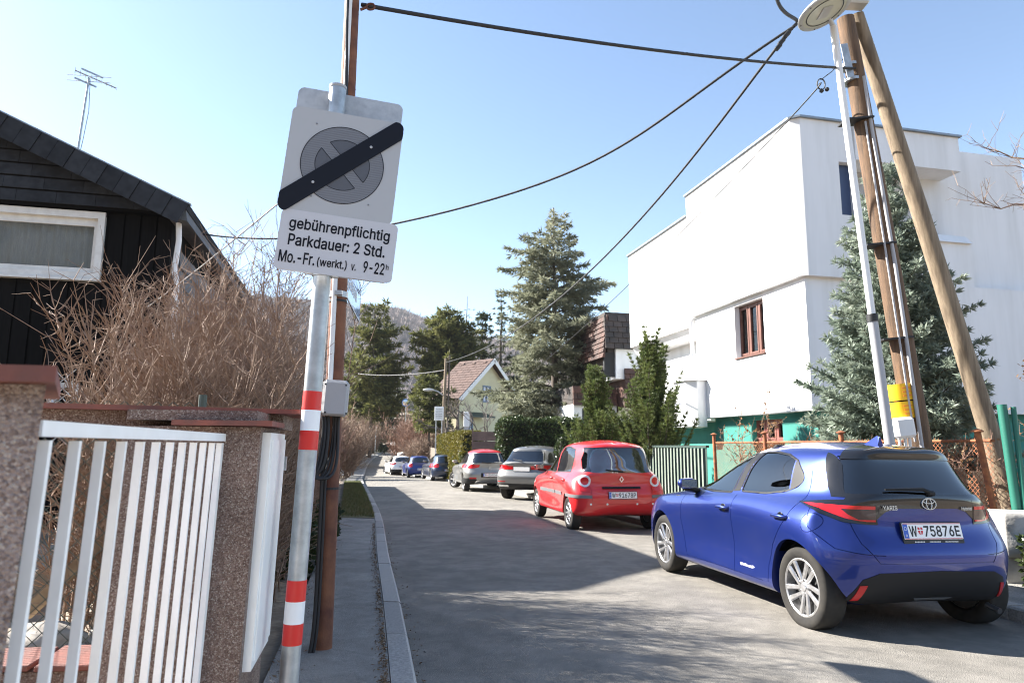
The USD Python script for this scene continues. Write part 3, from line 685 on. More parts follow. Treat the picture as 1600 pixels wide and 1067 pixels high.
# rusty telegraph pole, with its cable box, conduit, cables and street sign
bp0, bp1 = at(504, 1000, 4.62), at(553, -60, 4.62)
dv = (bp1 - bp0) / (bp1[2] - bp0[2]); base = bp0 + dv * (float(GY(4.6)) + .10 - bp0[2]); topz = bp0 + dv * (4.75 - bp0[2])
rp = thing('utility_pole', 'rusty brown steel pole standing on the left pavement behind the parking sign', 'utility pole', base)
obj('pole_shaft', MB().tube([(0, 0, -.05), topz - base], [.062, .052], 20), 'rust', rp, 40)
for z in (1.02, 1.72, 2.28, 2.62, 3.4):
    c = dv * z; obj('pole_strap', MB().lathe([(.0645 - .002 * z, -.008), (.066 - .002 * z, -.008), (.066 - .002 * z, .008), (.0645 - .002 * z, .008)], 20, None, c), 'cable_black', rp)
cb = MB()
def on(px, py, Y): return at(px, py, Y) - base
cdt = [on(516, 600, 4.56), on(524, 432, 4.56), on(547, 0, 4.56), on(549, -60, 4.56)]
obj('conduit', MB().tube(cdt, .017, 10), 'pvc_white', rp, 40)
obj('conduit_cable', MB().tube([on(541, 150, 4.55), on(542, 60, 4.55), on(544, 0, 4.55), on(546, -60, 4.55)], .012, 8), 'cable_black', rp, 40)
bxp = MB().box(on(524, 622, 4.50), (.165, .10, .235), rotm(0, .05, .12), .02); bo = obj('cable_box', bxp, 'box_grey', rp, 30)
lid = MB().box(on(524, 622, 4.44), (.145, .02, .215), rotm(0, .05, .12), .008); obj('box_lid', lid, 'box_grey', bo, 30)
for qx, qy in ((509, 600), (541, 602), (508, 644), (541, 646)): obj('lid_screw', MB().lathe([(.006, 0), (.006, .006), (.0001, .007)], 8, rotm(math.pi / 2), on(qx, qy, 4.425)), 'cable_black', bo)
for i, (o, r) in enumerate(((0, .011), (5, .010), (-4, .008))):
    pts = [on(508 + o, 650, 4.5), on(507 + o, 690, 4.48), on(499 + o, 730, 4.46), on(493 + o * .5, 742, 4.46), on(500 + o, 748, 4.45), on(515 + o * 1.5, 735, 4.48), on(523 + o, 690, 4.52), on(525 + o, 650, 4.5)]
    t = np.linspace(0, 1, len(pts)); cs = CubicSpline(t, np.array(pts)); obj('loose_cable', MB().tube(cs(np.linspace(0, 1, 30)), r, 7), 'cable_black', rp, 60)
for o, r in ((0, .014), (5, .009)):
    pts = [on(506 + o, 655, 4.52), on(503 + o, 760, 4.53), on(497 + o, 880, 4.53), on(490 + o, 985, 4.52), on(478 + o, 1045, 4.50), on(466 + o, 1090, 4.5)]
    cs = CubicSpline(np.linspace(0, 1, len(pts)), np.array(pts)); obj('down_cable', MB().tube(cs(np.linspace(0, 1, 30)), r, 8), 'cable_black', rp, 60)
eb = MB().tube([on(563, 16, 4.6), on(572, 12, 4.6)], .010, 8); t = np.linspace(0, 2 * np.pi, 17); c = on(579, 11, 4.6)
eb.tube(np.stack([c[0] + .030 * np.cos(t), 0 * t + c[1], c[2] + .024 * np.sin(t)], 1), .008, 6, False); obj('eye_bolt', eb, 'rust', rp, 60)
sn = thing('street_name_sign', 'small blue street name sign seen almost edge-on, clamped to the rusty pole', 'street sign', base)
c0, c1, c2, c3 = on(531, 447, 4.60), on(562, 508, 3.55 + 1.62), on(565, 450, 5.17), on(533, 395, 4.60)
e = (c1 - c0); e[2] = 0; L = .62; u = np.array([e[0], e[1], 0]) / np.linalg.norm(e[:2]); u = np.array([-.127, .992, 0]); u /= np.linalg.norm(u)
nrm_ = np.array([u[1], -u[0], 0]); o0 = c0
Rs = np.stack([u, np.array([0, 0, 1.0]), nrm_], 1)
pl_ = MB().prism(sbox(0, 0, 1.42, .34).buffer(-.02).buffer(.02), .006); v, f = pl_.get(); ob = obj('sign_plate', (v @ Rs.T + o0, f), 'sign_blue', sn)
rim = MB().prism(sbox(.0, .0, 1.42, .34).buffer(-.02).buffer(.02).difference(sbox(.014, .014, 1.406, .326)), .001); v, f = rim.get(); obj('sign_border', (v @ Rs.T + o0 + nrm_ * .0065, f), 'sign_white', ob)
tt = meshkit.text_mesh('gasse', .12, .001, True); w_ = np.array(tt.vertices); w_[:, 0] *= .75 / w_[:, 0].max(); obj('sign_lettering', (w_ @ Rs.T + o0 + Rs @ np.array([.35, .11, .0065]), tt.faces), 'sign_white', ob)
ck = MB(); cc = dv * (o0[2] - .06); ck.lathe([(.060, -.02), (.064, -.02), (.064, .02), (.060, .02)], 20, None, cc); ck.box(cc + [.02, -.075, .0], (.05, .03, .03)); obj('sign_clamp', ck, 'galvanised', sn)

# parking sign on its leaning post
SD = 2.86
s0, s1 = at(453, 1040, SD - .02), at(528, 140, SD + .035)
dv2 = (s1 - s0) / (s1[2] - s0[2]); sb = s0 + dv2 * (float(GY(2.9)) + .05 - s0[2])
pk = thing('parking_sign', 'leaning parking sign on a grey steel post with red and white bands', 'traffic sign', sb)
def sp(z): return dv2 * (z - sb[2])
PR = .0375
obj('sign_post', MB().tube([sp(sb[2] - .2), s1 - sb], [PR, PR], 28), 'galvanised', pk, 40)
obj('post_cap', MB().lathe([(PR - .004, 0), (PR + .002, .001), (PR + .002, .012), (.02, .018), (.0001, .019)], 24, None, s1 - sb), 'pvc_grey', pk, 40)
u2 = dv2 / np.linalg.norm(dv2)
def zat(py):                                               # height on the post axis at an image row
    for z in np.linspace(0, 3.6, 3601):
        P = sb + sp(z); d = P - EYEP; yy = 533.5 - FPX * (d @ CU) / (d @ FWD)
        if yy <= py: return z
    return 0
for p0, p1, m_ in ((612, 641, 'band_red'), (641, 673, 'band_white'), (673, 703, 'band_red'), (905, 938, 'band_red'), (938, 973, 'band_white'), (973, 1006, 'band_red')):
    z0, z1 = zat(p1), zat(p0); obj('reflective_band', MB().tube([sp(z0), sp(z1)], PR + .0012, 28), m_, pk, 40)
sax = np.array([math.cos(.20), math.sin(.20), 0]); sax = sax - u2 * (sax @ u2) * 1.0; sax /= np.linalg.norm(sax)
tilt = -.055; sz = u2; sn_ = np.cross(sax, sz)              # sn_ points to the viewer
Rc, Rs_ = math.cos(tilt), math.sin(tilt); ax2 = sax * Rc + sz * Rs_; up2 = -sax * Rs_ + sz * Rc
RS = np.stack([ax2, up2, sn_], 1)
ctr = at(535, 259, SD - .055) - sb
def place(mb, off, c=None, dx=0, dy=0):
    v, f = mb.get(); return v @ RS.T + (ctr if c is None else c) + RS @ np.array([dx, dy, off]), f
S = .475
plate = Polygon(sbox(-S / 2, -S / 2, S / 2, S / 2)).buffer(-.03).buffer(.03, quad_segs=8)
zn = obj('zone_plate', place(MB().prism(plate, .003), 0), 'sign_white', pk)
ring = Point(0, 0).buffer(.176, quad_segs=32); band = LineString([(-.3, .3), (.3, -.3)]).buffer(.021, cap_style='flat')
inner = Point(0, 0).buffer(.116, quad_segs=32).difference(band)
obj('sign_ring', place(MB().prism(ring.difference(inner), .0006), .0031), 'sign_ring', zn); obj('sign_sector', place(MB().prism(inner, .0006), .0031), 'sign_sector', zn)
ol = ring.difference(ring.buffer(-.003)).union(inner.difference(inner.buffer(-.0025))); obj('sign_outline', place(MB().prism(ol, .0006), .0039), 'sign_black', zn)
hat = []                                                   # printed dot rows of the ring
for i in range(-18, 19):
    l = LineString([(-.3, i * .0105), (.3, i * .0105)]).buffer(.0021, cap_style='flat').intersection(ring.difference(inner).buffer(-.004))
    if not l.is_empty: hat.append(l)
hm = MB()
for h in hat: hm.prism(h, .0004)
obj('sign_hatching', place(hm, .0036), 'sign_hatch', zn)
bar = LineString([(-.235, -.2), (.235, .2)]).buffer(.044, cap_style='round').intersection(sbox(-S / 2 - .004, -S / 2, S / 2 + .006, S / 2))
bb = LineString([(-.212, -.190), (.212, .194)]).buffer(.041, cap_style='square').intersection(plate.buffer(.002)).buffer(-.018).buffer(.018)
obj('cancel_bar', place(MB().prism(bb, .004), .0042), 'sign_black', zn)
for qx, qy in ((-.11, -.098), (.11, .102)): obj('bar_rivet', place(MB().lathe([(.006, 0), (.006, .002), (.0001, .003)], 10), .0082, None, qx, qy), 'sign_white', zn)
for qx, qy in ((-.13, .17), (.13, -.16), (-.11, -.16)): obj('plate_rivet', place(MB().lathe([(.004, 0), (.004, .0015), (.0001, .002)], 8), .0031, None, qx, qy), 'sign_ring', zn)
c2_ = at(527, 385, SD - .06) - sb
W2, H2 = .485, .262
pl2 = Polygon(sbox(-W2 / 2, -H2 / 2, W2 / 2, H2 / 2)).buffer(-.022).buffer(.022, quad_segs=6)
pt = obj('text_plate', place(MB().prism(pl2, .003), .003, c2_), 'sign_white_new', pk)
def line(txt, x0, x1, y, cap, sup=False):
    m = meshkit.text_mesh(txt, cap, .0008, True); v = np.array(m.vertices); b = m.bounds
    v[:, 0] = (v[:, 0] - b[0][0]) / (b[1][0] - b[0][0]) * (x1 - x0) + x0; v[:, 1] += y
    q = MB().add(v, m.faces); obj('lettering', place(q, .0062, c2_), 'sign_black', pt)
line('gebührenpflichtig', -.205, .212, .052, .045); line('Parkdauer: 2 Std.', -.200, .200, -.022, .047)
line('Mo.-Fr.', -.228, -.082, -.098, .048); line('(werkt.)', -.072, .050, -.096, .034); line('v.', .068, .088, -.096, .034); line('9-22', .118, .206, -.098, .048); line('h', .212, .223, -.074, .022)
c3_ = at(520, 422, SD + .05) - sb
b3 = Polygon(sbox(-.235, -.03, .235, .05)).buffer(-.015).buffer(.015); obj('back_plate', place(MB().prism(b3, .003), 0, c3_), 'galvanised_plate', pk)
c4_ = at(547, 174, SD + .085) - sb
b4 = Polygon(sbox(-.236, -.30, .236, .075)).buffer(-.03).buffer(.03); obj('rear_plate', place(MB().prism(b4, .003), 0, c4_), 'galvanised_plate', pk)
for cc, w_ in ((at(545, 181, SD + .0) - sb, .44), (at(520, 425, SD + .0) - sb, .50)):
    obj('mounting_bar', place(MB().box((0, 0, 0), (w_ * .55, .022, .008), None, .003), -.02, cc, .05), 'galvanised', pk)
    zc = cc[2]; o = dv2 * zc
    obj('post_clamp', MB().tube([o - u2 * .018, o + u2 * .018], PR + .005, 24), 'galvanised', pk, 40)
    for sgn in (-1, 1):
        e_ = MB().box((0, 0, 0), (.030, .034, .014), None, .004); obj('clamp_ear', place(e_, .0, o, sgn * (PR + .016)), 'galvanised', pk)
        obj('clamp_bolt', place(MB().lathe([(.009, 0), (.009, .008), (.0001, .009)], 6), .008, o, sgn * (PR + .017)), 'chrome', pk)
# ---------------------------------------------------------------- right side: white house
mat('white_render', (.72, .72, .72), .85, vcol=(.60, .60, .59), vscale=1.1, stretch=(2.2, 2.2, .22), ramp=(.42, .80), bump=.0015, bscale=120)
mat('green_render', (.030, .205, .165), .85, vcol=(.025, .17, .14), vscale=1.5, bump=.0015, bscale=120)
mat('metal_coping', (.26, .30, .34), .45, .5, vcol=(.20, .23, .26), vscale=3)
mat('brown_frame', (.105, .04, .026), .5, vcol=(.15, .06, .04), vscale=8)
mat('red_frame', (.20, .058, .045), .55); mat('dark_opening', (.015, .016, .018), .8); mat('curtain', (.60, .58, .54), .9); mat('roller_blind', (.045, .075, .16), .5)
HC = np.array([6.50, 14.8]); HA = np.array([-.224, .9746]); HB = np.array([.9746, .224])
def hp(a, b): return HC + HA * a + HB * b
def hplan(pts): return Polygon([tuple(hp(a, b)) for a, b in pts])
def hbox(a0, a1, b0, b1, z0, z1): return MB().prism(hplan([(a0, b0), (a1, b0), (a1, b1), (a0, b1)]), z1 - z0, None, (0, 0, z0))
def rel(mesh, o):
    v, f = mesh.get() if isinstance(mesh, MB) else ((lambda m: (np.array(m.vert_properties)[:, :3], np.array(m.tri_verts)))(mesh.to_mesh()))
    return v - np.asarray(o), f
def hman(pts, z0, z1, pts2=None):
    if pts2 is None: return cprism(hplan(pts), z0, z1, 'z')
    return m3.Manifold.hull_points(np.array([(*hp(*p), z0) for p in pts] + [(*hp(*p), z1) for p in pts2]))
HO = np.array([*HC, 0.0])
house = thing('house', 'tall white rendered house with cantilevered upper storeys and a green basement', 'house', HO)
def H_(name, man, m, parent=None, **k): return obj(name, rel(man, HO), m, parent or house, **k)
WT, OB = 2.22, 5.18                                           # top of the green basement, underside of the upper block
lower = hman([(0, 0), (5.0, 0), (5.35, .35), (5.35, .75), (10.15, .75), (10.15, 8), (0.0, 8)], WT, OB + .02)
win = hman([(1.62, -.2), (2.92, -.2), (2.92, .32), (1.62, .32)], 3.70, 5.06)
H_('lower_wall', lower - win, 'white_render')
base_ = hman([(.22, .28), (4.6, .28), (4.6, 1.6), (10.1, 1.6), (10.1, 8), (.22, 8)], -.4, WT)
bwin = hman([(1.5, .0), (2.8, .0), (2.8, .52), (1.5, .52)], 1.55, 2.10); bdoor = hman([(4.4, -.2), (5.4, -.2), (5.4, 2.2), (4.4, 2.2)], -.4, 1.9)
H_('basement_wall', base_ - bwin, 'green_render')
upper = hman([(-.13, .02), (.02, -.14), (5.1, -.14), (5.28, .04), (5.28, 7), (.5, 7), (.5, 1.75), (-.13, 1.45)], OB, 8.88)
uw = hman([(-.4, .98), (-.4, 1.36), (.12, 1.36), (.12, .98)], 6.65, 7.92)
band = hman([(-.13, 1.0), (-.13, 4.40), (.55, 4.40), (.55, 1.0)], 8.02, 8.879)
H_('upper_wall', upper - uw, 'white_render'); H_('parapet_band', band - upper, 'white_render')
rec = hman([(.5, 1.75), (.5, 4.40), (3, 4.40), (3, 1.75)], WT, 8.019); H_('recessed_wall', rec, 'white_render')
H_('ledge', hman([(-.05, 2.9), (-.05, 4.62), (.5, 4.62), (.5, 2.9)], 6.26, 6.48, [(.12, 2.9), (.12, 4.62), (.5, 4.62), (.5, 2.9)]), 'white_render')
lo2 = hman([(.02, 1.45), (.02, 4.62), (.5, 4.62), (.5, 1.45)], WT, 6.26); H_('balcony_wall', lo2, 'white_render')
far_ = hman([(5.30, .02), (9.95, .02), (10.2, .30), (10.2, 6), (5.30, 6)], OB - .22, 8.36); H_('rear_wall', far_, 'white_render')
H_('rear_wall_foot', hman([(5.6, .30), (9.95, .30), (10.0, .6), (10.0, 1), (5.6, 1)], OB - .5, OB - .22, [(5.45, .1), (9.97, .1), (10.1, .5), (10.1, 1), (5.45, 1)]), 'white_render')
right = hman([(1.2, 4.64), (1.2, 12), (7, 12), (7, 4.64)], -.2, 7.95); H_('side_wall', right - hman([(1.0, 5.05), (1.0, 12.2), (1.30, 12.2), (1.30, 5.05)], 1.5, 4.05), 'white_render')
H_('side_coping', hman([(1.12, 4.66), (1.12, 12.1), (1.5, 12.1), (1.5, 4.66)], 7.955, 8.06, [(1.16, 4.66), (1.16, 12.1), (1.5, 12.1), (1.5, 4.66)]), 'metal_coping')
H_('coping', hman([(-.19, .0), (.0, -.20), (5.12, -.20), (5.34, .02), (5.34, .5), (.4, .5), (.4, 4.46), (-.19, 4.46)], 8.883, 8.93), 'metal_coping')
H_('coping_slope', hman([(-.18, .0), (.0, -.19), (.09, .5), (.4, 4.45), (-.18, 4.45)], 8.931, 9.06, [(.2, .3), (.25, .2), (.3, .5), (.4, 4.3), (.25, 4.3)]), 'metal_coping')
H_('coping', hman([(5.36, -.05), (9.97, -.05), (10.26, .27), (10.26, .7), (5.36, .7)], 8.363, 8.415), 'metal_coping')
ch = H_('chimney', hman([(1.9, 4.75), (1.9, 5.25), (2.5, 5.25), (2.5, 4.75)], 7.95, 8.45), 'white_render'); H_('chimney_cap', hman([(1.82, 4.68), (1.82, 5.32), (2.58, 5.32), (2.58, 4.68)], 8.453, 8.54), 'metal_coping', ch)
bay = hman([(4.55, .0), (4.55, -.28), (4.80, -.50), (5.55, -.50), (5.85, -.25), (5.85, .5)], 1.98, 3.30); bo = H_('bay', bay, 'white_render')
H_('bay_roof', hman([(4.50, .0), (4.50, -.31), (4.77, -.55), (5.58, -.55), (5.90, -.28), (5.90, .5)], 3.303, 3.62, [(4.9, .0), (4.9, -.1), (4.98, -.2), (5.4, -.2), (5.5, -.1), (5.5, .2)]), 'metal_coping' if False else 'white_render', bo)
H_('bay_edge', hman([(4.48, .0), (4.48, -.32), (4.76, -.57), (5.59, -.57), (5.92, -.29), (5.92, .5)], 3.27, 3.302), 'pvc_white', bo)
dp = MB(); p = [(*hp(5.16, -.06), z) for z in (3.5, 5.1)]; dp.tube(p, .06, 12); H_('downpipe', dp, 'pvc_white', smooth=60)
def house_window(name, a0, a1, bf, z0, z1, n, fm, gm, sill=True, parts=None):
    """Timber casements in an opening of the street face; bf: depth of the frame."""
    w = None; e = .07
    fr = hman([(a0, bf), (a1, bf), (a1, bf + .07), (a0, bf + .07)], z0, z1)
    step = (a1 - a0) / n
    for k in range(n):
        fr = fr - hman([(a0 + k * step + e * .6, bf - .1), (a0 + (k + 1) * step - e * .6, bf - .1), (a0 + (k + 1) * step - e * .6, bf + .2), (a0 + k * step + e * .6, bf + .2)], z0 + e, z1 - e)
    w = H_(name, fr, fm)
    for k in range(n):
        H_('pane', hman([(a0 + k * step + e * .5, bf + .03), (a0 + (k + 1) * step - e * .5, bf + .03), (a0 + (k + 1) * step - e * .5, bf + .036), (a0 + k * step + e * .5, bf + .036)], z0 + e * .8, z1 - e * .8), 'window_glass', w)
        H_('casement', (lambda A, B: hman([(A, bf - .012), (B, bf - .012), (B, bf + .06), (A, bf + .06)], z0 + e * .9, z1 - e * .9) - hman([(A + .045, bf - .1), (B - .045, bf - .1), (B - .045, bf + .2), (A + .045, bf + .2)], z0 + e + .04, z1 - e - .04))(a0 + k * step + e * .5, a0 + (k + 1) * step - e * .5), fm, w)
    H_('room', hman([(a0, bf + .30), (a1, bf + .30), (a1, bf + .31), (a0, bf + .31)], z0, z1), 'dark_opening', w)
    if gm: H_('curtain', hman([(a0 + .68 * (a1 - a0), bf + .14), (a1 - .08, bf + .14), (a1 - .08, bf + .16), (a0 + .68 * (a1 - a0), bf + .16)], z0 + .08, z1 - .08), 'curtain', w)
    if sill: H_('sill', hman([(a0 - .02, -.05), (a1 + .02, -.05), (a1 + .02, bf), (a0 - .02, bf)], z0 - .03, z0 - .002), sill, w)
    return w
for q in (0,):
    house_window('window', 1.62, 2.92, .15, 3.70, 5.06, 3, 'brown_frame', True, 'brown_frame')
def bw():
    a0, a1, z0, z1, bf = 1.5, 2.8, 1.55, 2.10, .42
    return house_window('basement_window', a0, a1, bf, z0, z1, 3, 'red_frame', False, 'pvc_white')
bw()
H_('upper_window', hman([(.02, .98), (.02, 1.36), (.06, 1.36), (.06, .98)], 6.66, 7.91), 'roller_blind')

# ---------------------------------------------------------------- fences along the right pavement
def fx(Y, off=1.22): return float(XR(Y)) + off
mat('fence_green', (.016, .036, .028), .6, vcol=(.025, .05, .04), vscale=2.0)
mat('fence_green_pale', (.20, .235, .19), .6, vcol=(.14, .18, .14), vscale=3)
mat('wood_grey', (.24, .19, .145), .85, vcol=(.13, .10, .08), vscale=6, stretch=(6, 6, .7), bump=.004, bscale=60)
mat('wood_picket', (.20, .14, .10), .85, vcol=(.12, .085, .06), vscale=6, stretch=(6, 6, .8), bump=.004, bscale=60, rand=.25)
gy0, gy1 = 13.55, 17.6
gfo = np.array([fx(14), 14, 0]); gf = thing('corrugated_fence', 'dark green corrugated metal fence behind the red car', 'fence', gfo)
n = 27
for i in range(n):
    ya, yb_ = gy0 + (gy1 - gy0) * i / n, gy0 + (gy1 - gy0) * (i + 1) / n; w = yb_ - ya; z0, z1 = float(GY(ya)) + .12, 1.40
    P = [np.array([fx(y) + d, y, 0]) for y, d in ((ya, .0), (ya + w * .42, .0), (ya + w * .50, -.035), (ya + w * .92, -.035), (yb_, .0))]
    m = MB()
    for p, q in zip(P[:-1], P[1:]): m.quad(p + [0, 0, z0], q + [0, 0, z0], q + [0, 0, z1], p + [0, 0, z1])
    m2 = MB(); 
    for p, q in zip(P[:-1], P[1:]): m2.quad(p + [.004, 0, z1], q + [.004, 0, z1], q + [.004, 0, z0], p + [.004, 0, z0])
    v, f = m.get(); v2, f2 = m2.get(); b = MB().add(v, f).add(v2, f2); obj('fence_panel', rel(b, gfo), 'fence_green' if False else 'fence_green', gf)
    rb_ = MB().box(((P[2] + P[3]) / 2 + [-.005, 0, (z0 + z1) / 2]), (.008, w * .40, z1 - z0 - .02), rotm(0, 0, math.atan(.22)))
    obj('fence_rib', rel(rb_, gfo), 'fence_green_pale', gf)
tp = MB().box((fx(15.6) - .01, 15.6, 1.425), (.07, gy1 - gy0 + .2, .045), rotm(0, 0, math.atan(.235))); obj('top_rail', rel(tp, gfo), 'fence_green', gf)
# rusty chain link
def chainlink(parent, A, B, z0, z1, pitch, r, m, o, skip=None, name='chain_link'):
    """Woven diagonals between plan points A and B; one stuff part."""
    A, B = np.array(A, float), np.array(B, float); L = np.linalg.norm(B - A); u = (B - A) / L; mb = MB(); H = z1 - z0
    def seg(x0, za, x1, zb):
        p = np.array([*(A + u * x0), za]); q = np.array([*(A + u * x1), zb]); mb.add(*tube_vf([p, q], r, 3, False))
    k = -H
    while k < L:
        a, b = max(k, 0), min(k + H, L)
        if b > a: seg(a, z0 + (a - k), b, z0 + (b - k)); seg(a, z1 - (a - k), b, z1 - (b - k))
        k += pitch
    return obj(name, rel(mb, o), m, parent, kind='stuff')
posts = [(13.45, 1.66), (11.75, 1.66), (9.85, 1.63), (7.45, 1.60)]
rfo = np.array([fx(10, 1.3), 10, 0]); rf = thing('chain_link_fence', 'rusty chain link fence on capped steel posts behind the blue car', 'fence', rfo)
def fp2(Y): return np.array([fx(Y, 1.34), Y])
for i, (Y, zt) in enumerate(posts):
    p = np.array([*fp2(Y), 0]); tl = np.array([-.16, .02, 0]) if i == 3 else np.array([-.02, 0, 0])
    b = MB().tube([p + [0, 0, .1], p + tl + [0, 0, zt]], .033, 12); q = obj('fence_post', rel(b, rfo), 'rust_orange', rf, 40)
    cpb = MB().lathe([(.001, .03), (.03, .022), (.062, .004), (.062, -.006), (.03, -.012), (.001, -.012)], 16, None, p + tl + [0, 0, zt]); obj('post_cap', rel(cpb, rfo), 'rust_orange', q, 40)
zc = 1.50
for (a, za), (b, zb) in zip(posts[:-1], posts[1:]):
    A, B = fp2(a), fp2(b); m = MB().tube([[*A, zc], [*B, zc]], .016, 8); obj('top_rail', rel(m, rfo), 'rust_orange', rf)
    chainlink(rf, A, B, .22, zc, .062, .0032, 'rust_orange', rfo)
    sp_ = MB(); u = (B - A) / np.linalg.norm(B - A)
    for k in np.arange(.03, np.linalg.norm(B - A), .062): p = A + u * k; sp_.add(*tube_vf([[*p, zc], [*p, zc + .035]], .0035, 3, False))
    obj('wire_ends', rel(sp_, rfo), 'rust_orange', rf, kind='stuff')
# picket fence behind, stone block and green gate post at the right edge
pfo = np.array([5.6, 8.4, 0]); pf = thing('picket_fence', 'weathered grey wooden picket fence behind the leaning rusty post', 'fence', pfo)
for i in range(22):
    q = np.array([5.05, 8.75]) + np.array([.155, -.075]) * i; h = 1.10 + .03 * math.sin(i * 2.7) + .02 * (i % 3)
    b = MB().box((*q, h / 2 + .05), (.115, .022, h), rotm(.015 * math.sin(i), .01 * math.cos(3 * i), -.45), .003); obj('picket', rel(b, pfo), 'wood_picket', pf)
for z in (.35, .9): obj('fence_rail', rel(MB().bar((5.0, 8.80, z), (8.4, 7.15, z), .03, 6), pfo), 'wood_grey', pf)
sbk = thing('stone_block', 'pale concrete retaining block at the right edge beside the green post', 'low wall', (5.6, 7.0, 0))
def rough_block(c, d, seed, R=None):
    s = trimesh.creation.box(d); s = s.subdivide().subdivide().subdivide(); v = np.array(s.vertices)
    v = v * (1 - .06 * (np.abs(v / (np.array(d) / 2)) ** 4).sum(1, keepdims=True) / 3) + (meshkit.fbm(v * 7 + seed, 3, seed)[:, None] - .5) * .05
    if R is not None: v = v @ R.T
    return v + np.array(c), np.array(s.faces)
obj('block_upper', rough_block((0, -.05, .58), (1.5, .42, .44), 1, rotm(0, 0, -.18)), 'concrete', sbk, True)
obj('block_lower', rough_block((.05, .05, .2), (1.6, .5, .46), 2, rotm(0, 0, -.18)), 'concrete', sbk, True)
mat('post_green', (.015, .13, .092), .5)
gp = thing('gate_post', 'bright green round steel gate post with green mesh panel at the right edge', 'gate post', (0, 0, 0))
gq = at(1578, 700, 7.3); obj('post_shaft', MB().tube([(gq[0] + .03, gq[1], .3), (gq[0] - .04, gq[1], at(1574, 632, 7.3)[2])], .047, 16), 'post_green', gp, 40)
gq2 = at(1590, 700, 7.25); obj('post_strut', MB().tube([(gq2[0] + .02, gq2[1], .3), (gq2[0], gq2[1], at(1589, 636, 7.3)[2])], .026, 12), 'post_green', gp, 40)
mp = MB()
for i in range(8): mp.box((gq2[0] + .10 + .11 * i, gq2[1] - .03 * i, 1.0), (.022, .022, 1.2), None)
for z in (.5, 1.0, 1.5): mp.box((gq2[0] + .45, gq2[1] - .11, z), (.9, .02, .03), rotm(0, 0, -.27))
obj('mesh_panel', mp, 'post_green', gp, kind='stuff')

# ---------------------------------------------------------------- timber A-frame pole with lamp
mat('pole_wood', (.155, .088, .045), .85, vcol=(.07, .042, .024), vscale=5, stretch=(5, 5, .35), bump=.005, bscale=50)
mat('strut_wood', (.25, .19, .125), .85, vcol=(.13, .095, .06), vscale=5, stretch=(5, 5, .35), bump=.005, bscale=50)
mat('lamp_grey', (.42, .43, .42), .45, .3); mat('lamp_glass', (.48, .50, .42), .25); mat('tag_yellow', (.80, .46, .01), .45)
UD = 8.1
w0, w1 = at(1437, 690, UD), at(1321, 30, UD); dw = (w1 - w0) / (w1[2] - w0[2]); ub = w0 - dw * (w0[2] - .1)
up_ = thing('utility_pole', 'brown timber pole with a leaning timber strut, behind the blue car', 'utility pole', ub)
def uo(px, py, Y=UD): return at(px, py, Y) - ub
obj('pole_shaft', MB().tube([(0, 0, -.2), (w0 + w1) / 2 - ub, w1 - ub], [.145, .125, .105], 22), 'pole_wood', up_, 40)
obj('strut', MB().tube([uo(1597, 840, UD + .12), uo(1455, 385, UD + .1), uo(1338, 25, UD + .08)], [.113, .103, .09], 20), 'strut_wood', up_, 40)
obj('conduit', MB().tube([uo(1441, 700, UD - .16), uo(1400, 420, UD - .14), uo(1362, 200, UD - .12), uo(1349, 120, UD - .1)], .022, 10), 'pvc_grey', up_, 40)
obj('conduit', MB().tube([uo(1430, 690, UD - .15), uo(1385, 400, UD - .16), uo(1352, 190, UD - .12)], .012, 8), 'pvc_grey', up_, 40)
for (a, b) in (((1397, 597), (1429, 626)), ((1400, 627), (1431, 652))):
    c = (uo(*a, UD - .15) + uo(*b, UD - .15)) / 2; t = obj('warning_tag', MB().tube([c + [.03, .15, 0] - dw * .095, c + [.03, .15, 0] + dw * .095], .152, 24), 'tag_yellow', up_, 40)
    for k in range(3): obj('tag_print', MB().box(c + [0.03 - .005 * (1 - k), -.003, .045 - .045 * k], (.10, .004, .012), rotm(0, -.12, 0)), 'reflector_orange', t)
obj('cable_cover', MB().box(uo(1412, 668, UD - .2), (.23, .12, .24), rotm(0, -.1, 0), .03), 'pvc_white', up_, 30)
for dx in (-7, 2, 9): obj('riser_cable', MB().tube([uo(1412 + dx, 680, UD - .2), uo(1415 + dx, 720, UD - .2), uo(1417 + dx, 760, UD - .2)], .017, 8), 'pvc_white', up_, 40)
pm = MB(); pm.box(uo(1324, 95, UD - .11), (.09, .012, .46), rotm(0, -.13, 0)); obj('mounting_plate', pm, 'galvanised', up_)
for py in (105, 128): c = uo(1326 + (py - 105) * .18, py, UD); obj('pole_strap', MB().tube([c - dw * .018, c + dw * .018], .118, 20), 'galvanised', up_)
for py in (190, 384, 530): 
    t = (690 - py) / 660; c = uo(1437 - 116 * t - 12, py, UD - .05); obj('pole_strap', MB().box(c, (.36, .22, .022), rotm(0, -.1, 0)), 'cable_black', up_)
jb = MB().box(uo(1335, 2, UD - .1), (.30, .20, .16), rotm(0, .05, 0), .02); obj('junction_box', jb, 'lamp_grey', up_, 30)
